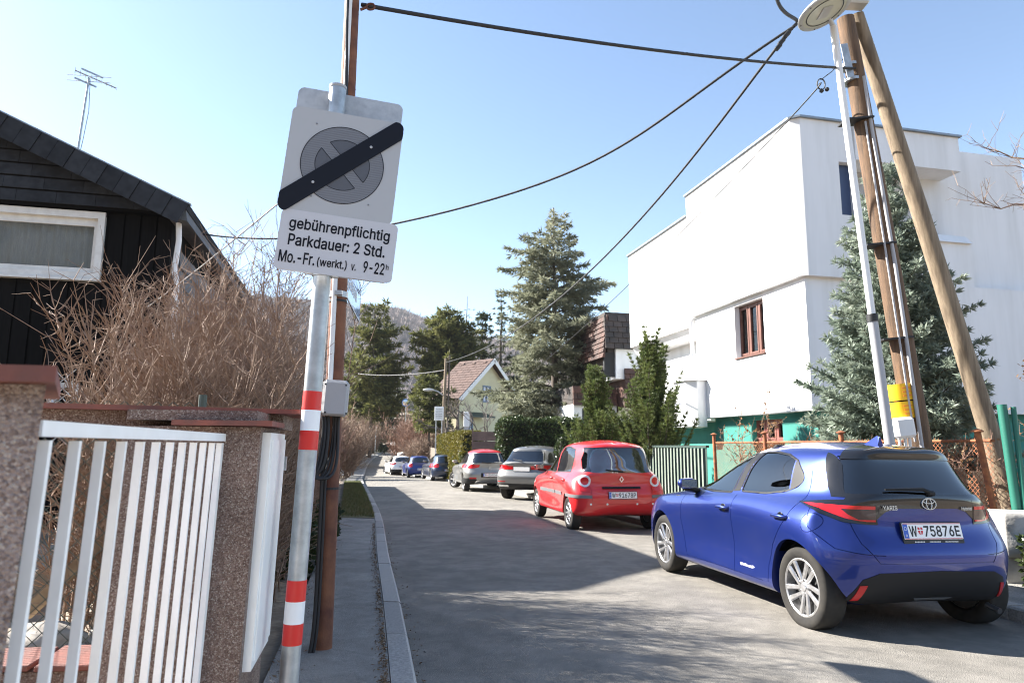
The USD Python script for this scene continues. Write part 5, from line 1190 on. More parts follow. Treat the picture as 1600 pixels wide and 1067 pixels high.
for k in range(4): p, q = e0 + (e1_ - e0) * (k / 4 + .004), e0 + (e1_ - e0) * ((k + 1) / 4 - .004); obj('edging_stone', m3.Manifold.hull_points(np.array([x_ + [0, s1 * .05, z] - [-4, 6, 0] for x_ in (p, q) for s1 in (-1, 1) for z in (-.4, .0)])), 'concrete', kb)
mat('garden_sand', (.34, .29, .22), .95, vcol=(.24, .20, .15), vscale=6, bump=.02, bscale=30)
pp = MB().quad((-7, 3.6, .13), (-3.0, 3.6, .13), (-3.6, 9, .13), (-8, 9, .13)); obj('garden_path', pp, 'garden_sand', None, kind='structure')
rk = np.random.default_rng(8); mat('field_stone', (.34, .31, .27), .9, vcol=(.24, .21, .18), vscale=7, bump=.006, bscale=25, rand=.2)
for i in range(14):
    px, py, Y = rk.uniform(20, 175), rk.uniform(930, 1010), 3.6 + rk.random() * .5; c = at(px, py, Y); s = rk.uniform(.06, .15)
    t = trimesh.creation.icosphere(2, 1.0); v = np.array(t.vertices); v = v * (1 + (meshkit.noise(v * 1.5 + i, i)[:, None] - .5) * .7) * [s * 1.3, s, s * .7]
    o = obj('garden_stone', (v, t.faces), 'field_stone', None, True); o.AddTranslateOp().Set(Gf.Vec3d(c[0], c[1], .30 + .1 * rk.random()))
    tag(o, 'rough garden stone heaped behind the white gate bars', 'stone', 'garden stones heaped behind the gate')
# ---------------------------------------------------------------- trees and gardens on the right
def gp3(px, Y, dz=0.0):
    """Ground point under image column px at distance Y."""
    x = (px - 800) / FPX * (Y * _cp) ; return (x, Y, gz(x, Y) + dz)
conifer('blue_spruce', 'dense blue spruce behind the timber pole, in front of the white house', 'spruce', gp3(1409, 10.7), 5.95, lambda t: 1.50 * (1 - t) ** .82 + .08, 'needle_blue', 3, levels=34, per=11, angle=lambda t: -.05 + .75 * t, curve=.10, tuft=.125, tw=.10, k=12, spread=.70, step=.10, flat=.15, side=.50, z0=.02, trunk=.10)
def plume(name, label, loc, H, R_, seed):
    conifer(name, label, 'juniper', loc, H, lambda t: R_ * (1.75 - 1.30 * t) * (.8 + .4 * ((t * 7.3) % 1)), 'juniper', seed, levels=22, per=9, angle=lambda t: .95 + .3 * t, curve=.20, tuft=.13, tw=.075, k=11, spread=.38, step=.085, flat=0, side=.22, z0=.0, trunk=.05, jitter=.16)
plume('columnar_juniper', 'larger upright juniper in front of the white house bay', gp3(1024, 16.6), 3.78, .84, 5)
plume('columnar_juniper', 'smaller upright juniper behind the red car roof', gp3(934, 18.6), 3.25, .76, 6)
conifer('cedar', 'tall grey-green cedar with layered drooping limbs, between yellow and white houses', 'cedar', gp3(868, 35), 14.1, lambda t: float(np.interp(t, [0, .15, .35, .55, .75, .9, 1], [1.6, 2.6, 3.1, 2.75, 2.0, 1.3, .3])), 'needle_cedar', 9, levels=28, per=7, angle=lambda t: .05 + .35 * t, curve=-.12, tuft=.34, tw=.09, k=10, spread=.62, step=.22, flat=.30, side=.46, z0=.08, trunk=.26, jitter=.30, droop=.26, gap=.08)
conifer('pine', 'tall open pine left of the road with bare lower trunk', 'pine', gp3(579, 77), 17.3, lambda t: float(np.interp(t, [0, .3, .6, .85, 1], [2.4, 3.4, 2.9, 1.9, .8])), 'needle_pine', 12, levels=21, per=6, angle=.12, curve=.08, tuft=.75, tw=.10, k=12, spread=.85, step=.50, flat=.1, side=.45, z0=.25, trunk=.22, jitter=.32, gap=.25)
conifer('dark_spruce', 'dark spruce below the tall pine beside the road', 'spruce', gp3(597, 100), 11.6, lambda t: 3.2 * (1 - t) ** .8 + .2, 'needle_dark', 13, levels=18, per=7, angle=-.1, curve=.05, tuft=.6, tw=.10, k=9, spread=.6, step=.55, z0=.02)
conifer('pine', 'broad round-topped pine behind the yellow house', 'pine', gp3(703, 76), 16.6, lambda t: float(np.interp(t, [0, .3, .5, .75, .92, 1], [2.0, 3.2, 3.5, 3.0, 1.8, .6])), 'needle_pine', 14, levels=22, per=8, angle=.2, curve=.06, tuft=.72, tw=.11, k=11, spread=.8, step=.48, flat=.1, side=.42, z0=.22, trunk=.28, jitter=.25)
conifer('larch', 'thin sparse conifer rising above the broad pine', 'larch', gp3(725, 82), 19.6, lambda t: 2.7 * (1 - t) ** .7 + .2, 'needle_dark', 15, levels=24, per=4, angle=.0, curve=-.05, tuft=.34, tw=.07, k=5, spread=.5, step=.6, z0=.2, trunk=.2, gap=.3)
conifer('dark_spruce', 'dark pointed spruce right of the broad pine', 'spruce', gp3(753, 80), 17.6, lambda t: 3.0 * (1 - t) ** .75 + .2, 'needle_dark', 16, levels=22, per=7, angle=-.12, curve=.05, tuft=.55, tw=.10, k=9, spread=.6, step=.5, z0=.05)
conifer('larch', 'tall thin conifer just left of the cedar', 'larch', gp3(784, 82), 19.8, lambda t: 2.6 * (1 - t) ** .7 + .25, 'needle_dark', 17, levels=26, per=5, angle=-.05, curve=-.05, tuft=.45, tw=.09, k=7, spread=.6, step=.55, z0=.1, gap=.15)
conifer('pine', 'small dark pine just left of the distant lamp post', 'pine', gp3(671, 57), 7.9, lambda t: float(np.interp(t, [0, .4, .8, 1], [1.1, 1.5, 1.1, .4])), 'needle_pine', 44, levels=13, per=6, angle=.2, curve=.05, tuft=.5, tw=.10, k=10, spread=.8, step=.38, z0=.38, trunk=.14, jitter=.3)
for i, (px, Y, H, R_, lab) in enumerate(((604, 190, 20, 4.8, 'dark spruce closing the far end of the road, left'), (628, 205, 20, 5.0, 'dark spruce closing the far end of the road, middle'), (650, 180, 15, 4.5, 'dark spruce closing the far end of the road, right'), (672, 98, 9.5, 3.0, 'dark spruce behind the convex mirror and board fence'), (566, 92, 11, 3.0, 'dark spruce behind the tall open pine'), (806, 76, 12, 3.4, 'dark spruce half hidden by the cedar'))):
    conifer('dark_spruce', lab, 'spruce', gp3(px, Y), H, lambda t, R_=R_: R_ * (1 - t) ** .8 + .2, 'needle_dark', 30 + i, levels=15, per=6, angle=-.1, curve=.05, tuft=.7, tw=.10, k=8, spread=.6, step=.7, z0=.02)
# hedges
leaf_hedge('laurel_hedge', 'glossy dark green laurel hedge behind the dark grey crossover', 'hedge', (1.15, 28.2, gz(1.15, 28.2)), .12, 3.5, 1.7, 2.72, 9000, .13, 'laurel', 3, 'hedge_core')
leaf_hedge('clipped_hedge', 'clipped yellow-green hedge along the right pavement', 'hedge', (-3.05, 38.4, gz(-3.05, 38.4)), math.pi / 2 + .21, 12.0, 1.1, 2.55, 16000, .11, 'privet_yellow', 4, 'hedge_core')
leaf_hedge('round_shrub', 'dark evergreen shrub between the two junipers', 'shrub', gp3(968, 19.4), .1, 1.3, 1.2, 2.1, 4500, .10, 'laurel', 6, 'hedge_core', .2)
leaf_hedge('round_shrub', 'pale green shrub beside the white house and brown house', 'shrub', gp3(962, 22.5), .1, 1.4, 1.3, 2.7, 4500, .07, 'needle_cedar', 7, 'hedge_core', .2)
leaf_hedge('round_shrub', 'dark bronze shrub left of the smaller juniper', 'shrub', gp3(893, 20.6), .1, .8, .8, 1.9, 2500, .09, 'laurel', 8, 'hedge_core', .2)
pnl = thing('slatted_fence', 'brown horizontal slat fence panel between yellow-green hedge and laurel hedge', 'fence', gp3(760, 32.3)); mat('slat_brown', (.085, .055, .05), .8, vcol=(.12, .08, .07), vscale=5, rand=.15)
for k in range(5): obj('slat', MB().box((0, 0, .35 + .45 * k), (1.20, .04, .42), rotm(0, 0, .05), .006), 'slat_brown', pnl)
for sx in (-.62, .62): obj('fence_post', MB().box((sx, .03 * np.sign(sx), 1.25), (.07, .07, 2.5)), 'slat_brown', pnl)
# dead foliage and a bare shrub at the right edge and by the rusty fence
rr = np.random.default_rng(17)
def leafy_twigs(name, label, cat, loc, L, Wd, Hh, ns, mp_, nl, leaf, seed, m='twig_brown', lm='dry_leaf'):
    r = np.random.default_rng(seed); x = thing(name, label, cat, loc); st, tw = twig_shrub(r, L, Wd, Hh, ns, mp_, .008, .0025, .3, .0, 2, .1, .3)
    obj('stems', st, m, x, kind='stuff'); obj('twigs', tw, m, x, kind='stuff')
    if nl:
        v, f = tw.get(); P = v[r.integers(0, len(v), nl)]; obj('leaves', blades_vf(P, r.normal(0, 1, (nl, 3)), leaf, 1, .3, .35, r), lm, x, kind='stuff')
    return x
leafy_twigs('dry_shrub', 'thin shrub with a few dry brown leaves in front of the green basement', 'shrub', (fx(12.7, 1.75), 12.7, .1), .9, .5, 2.0, 14, 14, 900, .05, 4)
leafy_twigs('dry_shrub', 'beech with withered orange leaves at the right edge', 'shrub', (7.05, 8.9, 1.25), .9, .7, 1.75, 9, 14, 1300, .06, 8)
leafy_twigs('bare_shrub', 'tangle of bare reddish twigs beside the green gate post', 'shrub', (6.1, 7.45, .1), 1.0, .5, 1.5, 22, 14, 120, .05, 9, 'twig_red')
leafy_twigs('bare_shrub', 'brown twiggy shrub behind the picket fence', 'shrub', (5.6, 9.4, .1), 1.2, .6, 1.5, 24, 16, 500, .05, 10, 'twig_red')
leaf_hedge('ivy_patch', 'dark creeping ivy below the pale stone block', 'ivy', (5.45, 6.55, .1), -.18, 1.3, .25, .5, 1500, .06, 'ivy', 12, 'hedge_core', .1)
bt = thing('bare_tree', 'bare branches reaching in from the right edge high beside the white house', 'tree', (8.9, 9.6, .1)); rb3 = np.random.default_rng(3); tb = MB(); tw = MB()
tb.add(*tube_vf(limb((0, 0, 0), (-.05, 0, 1), 5.6, 0, rb3, 8, .05), np.linspace(.10, .05, 8), 8, False))
for z, L in ((4.3, 1.5), (4.8, 1.7), (5.2, 1.4), (4.0, 1.0), (5.5, 1.4)):
    P = limb((-.2, 0, z), (-1, rb3.normal(0, .2), rb3.uniform(.0, .35)), L, .05, rb3, 8, .10); tb.add(*tube_vf(P, np.linspace(.028, .006, 8), 6, False))
    for q in range(16):
        c = P[rb3.integers(2, 8)]; T = limb(c, (rb3.normal(-.5, .6), rb3.normal(0, .5), rb3.uniform(-.2, .9)), rb3.uniform(.2, .55), .2, rb3, 5, .14); tw.add(*tube_vf(T, np.linspace(.006, .0025, 5), 4, False))
        for s_ in range(3): T2 = limb(T[rb3.integers(1, 5)], rb3.normal(0, 1, 3) + [-.2, 0, .4], rb3.uniform(.08, .22), .2, rb3, 3, .1); tw.add(*tube_vf(T2, [.0035, .003, .002], 3, False))
obj('trunk', tb, 'twig_pale', bt, 40); obj('twigs', tw, 'twig_pale', bt, kind='stuff')

# ---------------------------------------------------------------- brown shingled house
mat('shingle_brown', (.085, .034, .022), .8, vcol=(.035, .022, .018), vscale=1.6, rand=.2); mat('shingle_dark', (.028, .024, .022), .8, vcol=(.055, .04, .033), vscale=2, rand=.2)
BO = np.array([3.75, 30.0, 0]); bh = thing('house', 'brown shingle-clad house with white wall strips left of the white house', 'house', BO)
bx_, by_ = np.array([.9746, .224, 0]), np.array([-.224, .9746, 0])
def bbox(x0, x1, y0, y1, z0, z1): return m3.Manifold.hull_points(np.array([bx_ * x + by_ * y + [0, 0, z] for x in (x0, x1) for y in (y0, y1) for z in (z0, z1)]))
def shingled(x0, x1, z0, z1, slope, y0, m, face='front'):
    n = max(2, int((z1 - z0) / .22)); 
    for k in range(n):
        za, zb = z0 + (z1 - z0) * k / n, z0 + (z1 - z0) * (k + 1) / n; ins = slope * (za - z0)
        nn = max(2, int((x1 - x0) / .42)); off = .5 * (k % 2)
        ed = [x0] + [x0 + (x1 - x0) * (j + off) / nn for j in range(1 if off == 0 else 0, nn)] + [x1]
        for a, b in zip(ed[:-1], ed[1:]):
            if b - a > .03: obj('shingle', m3.Manifold.hull_points(np.array([bx_ * x_ + by_ * y_ + [0, 0, z_] for x_ in (a + .012, b - .012) for y_, z_ in ((y0 + ins - .11, za), (y0 + ins + .03, za), (y0 + ins - .03, zb + .02), (y0 + ins + .03, zb + .02))])), m, bh)
def shingled_side(y0, y1, z0, z1, slope, x0, m):
    n = max(2, int((z1 - z0) / .22))
    for k in range(n):
        za, zb = z0 + (z1 - z0) * k / n, z0 + (z1 - z0) * (k + 1) / n; ins = slope * (za - z0); nn = max(2, int((y1 - y0) / .42)); off = .5 * (k % 2)
        ed = [y0] + [y0 + (y1 - y0) * (j + off) / nn for j in range(1 if off == 0 else 0, nn)] + [y1]
        for a, b in zip(ed[:-1], ed[1:]):
            if b - a > .03: obj('shingle', m3.Manifold.hull_points(np.array([bx_ * x_ + by_ * y_ + [0, 0, z_] for y_ in (a + .012, b - .012) for x_, z_ in ((x0 + ins - .11, za), (x0 + ins + .03, za), (x0 + ins - .03, zb + .02), (x0 + ins + .03, zb + .02))])), m, bh)
obj('upper_wall', bbox(.62, 6, .28, 5, 4.9, 7.25), 'shingle_dark', bh); obj('white_wall', bbox(.95, 6, .12, 5, 4.4, 5.75), 'white_render', bh); obj('lower_wall', bbox(1.35, 6, .14, 5, -.5, 4.85), 'shingle_brown', bh)
shingled(.40, 4.2, 5.75, 7.25, .10, .0, 'shingle_dark'); shingled_side(.0, 3.5, 5.35, 7.25, .10, .38, 'shingle_brown'); shingled(1.3, 4.2, 3.3, 4.85, .06, -.06, 'shingle_brown')
obj('roof_cap', bbox(.5, 6, .2, 5, 7.25, 7.42), 'shingle_dark', bh); obj('dark_glazing', bbox(.45, .98, .25, .4, 4.5, 5.6), 'dark_opening', bh)
obj('annex_wall', bbox(-.75, 1.3, 1.0, 5, -.5, 3.30), 'white_render', bh); shingled(-.8, 1.3, 3.25, 4.1, .12, .95, 'shingle_brown'); obj('annex_roof', bbox(-.7, 1.3, 1.30, 5, 3.3, 4.12), 'shingle_dark', bh)
for x0 in (-.35, .60): obj('window', bbox(x0, x0 + .55, .96, 1.02, 1.6, 3.1), 'dark_opening', bh)

# ---------------------------------------------------------------- yellow house
mat('yellow_render', (.56, .52, .34), .9, vcol=(.51, .47, .31), vscale=1.2); mat('roof_brown', (.080, .046, .036), .85, vcol=(.11, .066, .052), vscale=1.2, rand=.12); mat('blue_frame', (.10, .15, .22), .5); mat('fascia_white', (.66, .66, .64), .6)
YO = np.array([-1.86, 62.0, 0]); yh = thing('house', 'pale yellow gabled house with brown tiled roof in the distance', 'house', YO); yr, yg = np.array([-.8, .6, 0]), np.array([.6, .8, 0]); yn = np.array([.8, -.6, 0])
AP, EV, hw_ = 9.15, 5.45, 4.5
def yp(g, r_, z): return yg * g + yr * r_ + np.array([0, 0, z])
body_y = m3.Manifold.hull_points(np.array([yp(g, r_, z) for r_ in (.25, 3.5) for g, z in ((-hw_ + .35, -.6), (hw_ - .35, -.6), (-hw_ + .35, EV + .2), (hw_ - .35, EV + .2), (0, AP - .15))])); 
wl = [(-.35, 1.05, 5.35, 6.75), (-2.7, .8, 2.2, 3.9)]
for g, w_, z0, z1 in wl: body_y = body_y - m3.Manifold.hull_points(np.array([yp(gg, r_, z) for gg in (g - w_ / 2, g + w_ / 2) for r_ in (0, .4) for z in (z0, z1)]))
obj('house_wall', body_y, 'yellow_render', yh)
for g, w_, z0, z1 in wl:
    f = m3.Manifold.hull_points(np.array([yp(gg, r_, z) for gg in (g - w_ / 2 - .06, g + w_ / 2 + .06) for r_ in (.20, .30) for z in (z0 - .06, z1 + .06)]))
    for a, b in ((g - w_ / 2 + .06, g - .03), (g + .03, g + w_ / 2 - .06)):
        for c, d in ((z0 + .06, (z0 + z1) / 2 - .03), ((z0 + z1) / 2 + .03, z1 - .06)): f = f - m3.Manifold.hull_points(np.array([yp(gg, r_, z) for gg in (a, b) for r_ in (.1, .5) for z in (c, d)]))
    o = obj('window', f, 'blue_frame', yh); obj('pane', m3.Manifold.hull_points(np.array([yp(gg, r_, z) for gg in (g - w_ / 2, g + w_ / 2) for r_ in (.32, .34) for z in (z0, z1)])), 'net_curtain', o)
for sg in (-1, 1):
    rl = math.hypot(hw_, AP - EV); ud = np.array([0, 0, 0]) + (yg * (-sg) * hw_ + np.array([0, 0, AP - EV])) / rl; nn_ = np.cross(yr, ud); nn_ *= np.sign(nn_[2]); o = yp(sg * hw_, -.35, EV)
    rf_ = obj('roof', m3.Manifold.hull_points(np.array([o + yr * r_ + ud * l + nn_ * t for r_ in (0, 4.1) for l in (-.3, rl) for t in (.0, .14)])), 'roof_brown', yh)
    for k in range(15):
        for j in range(6): 
            l0 = -.3 + (rl + .3) * k / 15; r0 = 4.1 * j / 5 - (.4 if k % 2 else 0)
            a, b = max(r0, 0) + .015, min(r0 + .81, 4.1) - .015
            if sg < 0 and b > a: obj('roof_tile', m3.Manifold.hull_points(np.array([o + yr * r_ + ud * l + nn_ * t for r_ in (a, b) for l, t in ((l0, .142), (l0, .20), (l0 + (rl + .3) / 15, .142), (l0 + (rl + .3) / 15, .165))])), 'roof_brown', rf_)
    obj('barge_board', m3.Manifold.hull_points(np.array([o + yr * r_ + ud * l + nn_ * t for r_ in (-.05, .0) for l in (-.3, rl + .05) for t in (-.22, .13)])), 'fascia_white', rf_)
for j in range(3): obj('snow_guard', m3.Manifold.hull_points(np.array([yp(-hw_, -.35, EV) + yr * (.5 + 1.3 * j + a) + (yg * hw_ + np.array([0, 0, AP - EV])) / math.hypot(hw_, AP - EV) * (4.9 + l) + [0, 0, h] for a in (0, .3) for l in (0, .25) for h in (.1, .35)])), 'roof_brown', yh)
aw = MB()
obj('awning', m3.Manifold.hull_points(np.array([yp(g, r_, z) for g in (-3.8, -.6) for r_, z in ((.2, 4.35), (-1.0, 3.95), (-1.0, 3.85), (.2, 4.2))])), 'fence_green', yh)
# distant lamp post, mirror, boards, fences
lp_ = gp3(691, 50); LO = np.array(lp_); dl = thing('street_lamp', 'distant wooden lamp post with a curved arm beside the yellow-green hedge', 'street lamp', lp_); tp_ = at(697, 560, 50) - LO
obj('post', MB().tube([(0, 0, 0), tp_], [.14, .10], 12), 'strut_wood', dl, 40); a0 = at(693, 618, 50) - LO; a1 = at(675, 609, 49.6) - LO; obj('lamp_arm', MB().tube([a0, (a0 + a1) / 2 + [0, 0, .10], a1], .045, 8), 'galvanised', dl, 40)
obj('lamp_head', m3.Manifold.sphere(1, 20).scale((.42, .16, .11)).translate(tuple(a1 + [-.25, 0, 0])), 'lamp_grey', dl, 60); obj('post_tag', MB().box(LO * 0 + at(690, 702, 49.8) - LO, (.22, .05, .30)), 'tag_yellow', dl); obj('insulator_pole', MB().bar(tp_ + [.22, 0, -3.4], tp_ + [.26, 0, .25], .06, 8), 'bark_grey', dl)
mi = gp3(634, 70); MO = np.array(mi); cm = thing('traffic_mirror', 'round convex traffic mirror on a post above the far bend', 'traffic mirror', mi); mc = at(634, 629, 70) - MO
obj('post', MB().bar((0, .1, 0), mc + [0, .12, .4], .045, 10), 'galvanised', cm); Rm = rotm(math.pi / 2, 0, .1); obj('mirror_frame', MB().lathe([(.40, -.03), (.40, .04), (.32, .05), (.32, -.03)], 28, Rm, mc), 'sign_blue', cm); obj('mirror_face', MB().lathe([(.33, .02), (.2, .04), (.001, .06)], 28, Rm, mc), 'chrome', cm, True)
cp_ = gp3(657, 68); obj_ = thing('concrete_post', 'tall pale concrete post behind the reddish bushes', 'post', cp_); t_ = at(658, 622, 68) - np.array(cp_); obj('post_shaft', MB().box(t_ / 2, (.30, .30, t_[2])), 'concrete', obj_); obj('post_top', MB().box(t_, (.42, .36, .16), None, .04), 'concrete', obj_)
bd_ = gp3(686, 47); ib = thing('information_board', 'white weathered board beside the distant lamp post', 'sign', bd_); c = at(686, 646, 47) - np.array(bd_); obj('board', MB().box(c, (.62, .04, .95), rotm(0, 0, .2), .02), 'white_enamel', ib)
for k in range(6): obj('board_line', MB().box(c + [0, -.025, .32 - .12 * k], (.45, .006, .025), rotm(0, 0, .2)), 'sign_ring', ib)
for sx in (-.2, .2): obj('board_post', MB().bar((c[0] + sx, c[1] + .05, 0), (c[0] + sx, c[1] + .05, c[2]), .03, 8), 'galvanised', ib)
mb2 = gp3(728, 50); mbx = thing('meter_cabinet', 'slim grey post with a small white cabinet above the clipped hedge', 'cabinet', mb2); c = at(729, 655, 50) - np.array(mb2); obj('cabinet', MB().box(c, (.42, .25, 1.1), None, .03), 'pvc_white', mbx, 30); obj('cabinet_post', MB().box((c[0], c[1], c[2] / 2), (.30, .2, c[2])), 'pvc_grey', mbx)
bfn = np.array(gp3(675, 53)); bf_ = thing('board_fence', 'pale grey board fence beyond the dark cars on the right', 'fence', bfn); A, B = np.array(gp3(664, 60)), np.array(gp3(692, 49)); u = (B - A)
for k in range(26): p = A + u * (k + .5) / 26; obj('board', MB().box(p + [0, 0, .95] - bfn, (np.linalg.norm(u) / 26 - .03, .04, 1.75 + .05 * math.sin(k * 2.3)), rotm(0, 0, math.atan2(u[1], u[0])), .008), 'wood_grey', bf_)
for z in (.4, 1.5): obj('fence_rail', MB().bar(A + [0, .05, z] - bfn, B + [0, .05, z] - bfn, .04, 6), 'wood_grey', bf_)
wfn = np.array(gp3(575, 40)); wf_ = thing('picket_fence', 'white picket fence on the left beyond the brown hedge', 'fence', wfn); A = np.array((float(XL(34)) - 1.5, 34, gz(float(XL(34)) - 1.5, 34))); B = np.array((float(XL(47)) - 1.3, 47, gz(float(XL(47)) - 1.3, 47))); u = B - A
for k in range(60): p = A + u * (k + .5) / 60; obj('picket', MB().box(p + [0, 0, .62] - wfn, (.13, .03, 1.15), rotm(0, 0, math.atan2(u[1], u[0])), .006), 'white_paint', wf_)
for z in (.3, .95): obj('fence_rail', MB().bar(A + [0, 0, z] - wfn, B + [0, 0, z] - wfn, .035, 6), 'white_paint', wf_)
gfn2 = np.array(gp3(600, 62)); g2 = thing('board_fence', 'grey board fence on the left beyond the white picket fence', 'fence', gfn2); A = np.array((float(XL(50)) - 1.4, 50, gz(float(XL(50)) - 1.4, 50))); B = np.array((float(XL(84)) - 1.5, 84, gz(float(XL(84)) - 1.5, 84))); u = B - A
for k in range(44): p = A + u * (k + .5) / 44; obj('board', MB().box(p + [0, 0, .75] - gfn2, (np.linalg.norm(u) / 44 - .05, .05, 1.5 + .08 * math.sin(k * 1.9)), rotm(0, 0, math.atan2(u[1], u[0]))), 'wood_grey', g2)
pg = np.array(gp3(623, 100)); pq = thing('gate_pillar', 'pale rendered gate pillar at the far end of the road', 'pillar', pg); obj('pillar_body', MB().box((0, 0, 1.3), (.7, .6, 2.6), None, .02), 'concrete', pq); obj('pillar_cap', MB().box((0, 0, 2.7), (.9, .8, .2), None, .04), 'concrete', pq)
sp5 = np.array(gp3(587, 82)); sq = thing('sign_post', 'thin pale metal post on the left beside the fences', 'post', sp5); obj('post_shaft', MB().bar((0, 0, 0), (0.05, 0, 3.4), .05, 8), 'galvanised', sq); obj('post_cap', MB().box((0.05, 0, 3.42), (.10, .10, .05)), 'galvanised', sq)
# distant bare shrubs and trees
for i, (px, Y, L, Hh, m_, lab) in enumerate(((658, 66, 5.0, 4.6, 'twig_red', 'reddish bare bush left of the distant lamp post'), (678, 60, 4.5, 4.0, 'twig_red', 'reddish bare bush just behind the distant lamp post'), (650, 80, 4.5, 4.6, 'twig_red', 'bare brown bush at the right of the far road'), (668, 57, 3.0, 2.3, 'twig_pale', 'low pale bare bush behind the grey board fence'),
    (538, 47, 1.4, 3.2, 'twig_pale', 'pale bare bush on the left behind the white fence'), (548, 62, 1.6, 4.2, 'twig_pale', 'pale bare bush on the left below the tall pine'), (530, 40, 1.4, 3.4, 'twig_brown', 'brown bare bush rising behind the left hedge'), (574, 88, 2.4, 4.6, 'twig_brown', 'brown bare bush behind the far grey fence'))):
    r = np.random.default_rng(60 + i); x = thing('bare_shrub', lab, 'shrub', gp3(px, Y), .2); st, tw = twig_shrub(r, L, 2.2, Hh, 60, 22, .020, .009 if Y < 50 else .012, .28, 0, 2, .1, .9)
    obj('stems', st, m_, x, kind='stuff'); obj('twigs', tw, m_, x, kind='stuff')
bare_tree('pollarded_tree', 'gnarled bare pollarded tree in front of the yellow house', 'tree', gp3(714, 53), 6.2, 9, 'bark_grey', depth=4, tr=.30, spread=.7, first=.42, fine=.022)
bare_tree('bare_tree', 'slim bare tree in front of the yellow gable', 'tree', gp3(762, 48), 5.2, 10, 'twig_grey', depth=4, tr=.09, spread=.45, first=.45, fine=.014)
# wood on the hill: far mass of bare trees
mat('far_wood', (.25, .20, .185), .95, vcol=(.19, .15, .135), vscale=.02, rand=.25); mat('far_wood_dark', (.07, .065, .045), .95, rand=.25)
r = np.random.default_rng(3)
protos = []
hw2 = tag(UsdGeom.PointInstancer.Define(stage, '/World/hillside_wood'), 'far bare brown wood covering the hill', 'wood', None, 'stuff')
for q in range(3):
    k = 70; a = r.random(k) * 6.283; e = r.uniform(.15, 1.3, k); D = np.stack([np.cos(a) * np.cos(e), np.sin(a) * np.cos(e), np.sin(e)], 1); P = np.stack([r.normal(0, .5, k), r.normal(0, .5, k), r.uniform(1.5, 4.5, k)], 1)
    v, f = blades_vf(P, D, 5.5, 1, .25, .075, r); protos.append(obj('bare_crown', (v, f), 'far_wood', hw2))
N = 9000; PX = r.uniform(-330, 160, N); PYY = 432 + 345 * r.random(N) ** .8
ip = np.stack([PX, PYY], 1); from_h = HILL.reshape(41, 77, 3)
from scipy.interpolate import RegularGridInterpolator
hz = RegularGridInterpolator((hy, hx), from_h[:, :, 2], bounds_error=False, fill_value=None)(np.stack([PYY, PX], 1))
hw2.CreatePrototypesRel().SetTargets([p.GetPath() for p in protos]); hw2.CreateProtoIndicesAttr(Vt.IntArray.FromNumpy(r.integers(0, 3, N).astype(np.int32))); hw2.CreatePositionsAttr(Vt.Vec3fArray.FromNumpy(np.stack([PX, PYY, hz - .5], 1).astype(np.float32)))
sc = r.uniform(.8, 1.4, N); hw2.CreateScalesAttr(Vt.Vec3fArray.FromNumpy(np.stack([sc, sc, sc * 1.15], 1).astype(np.float32)))
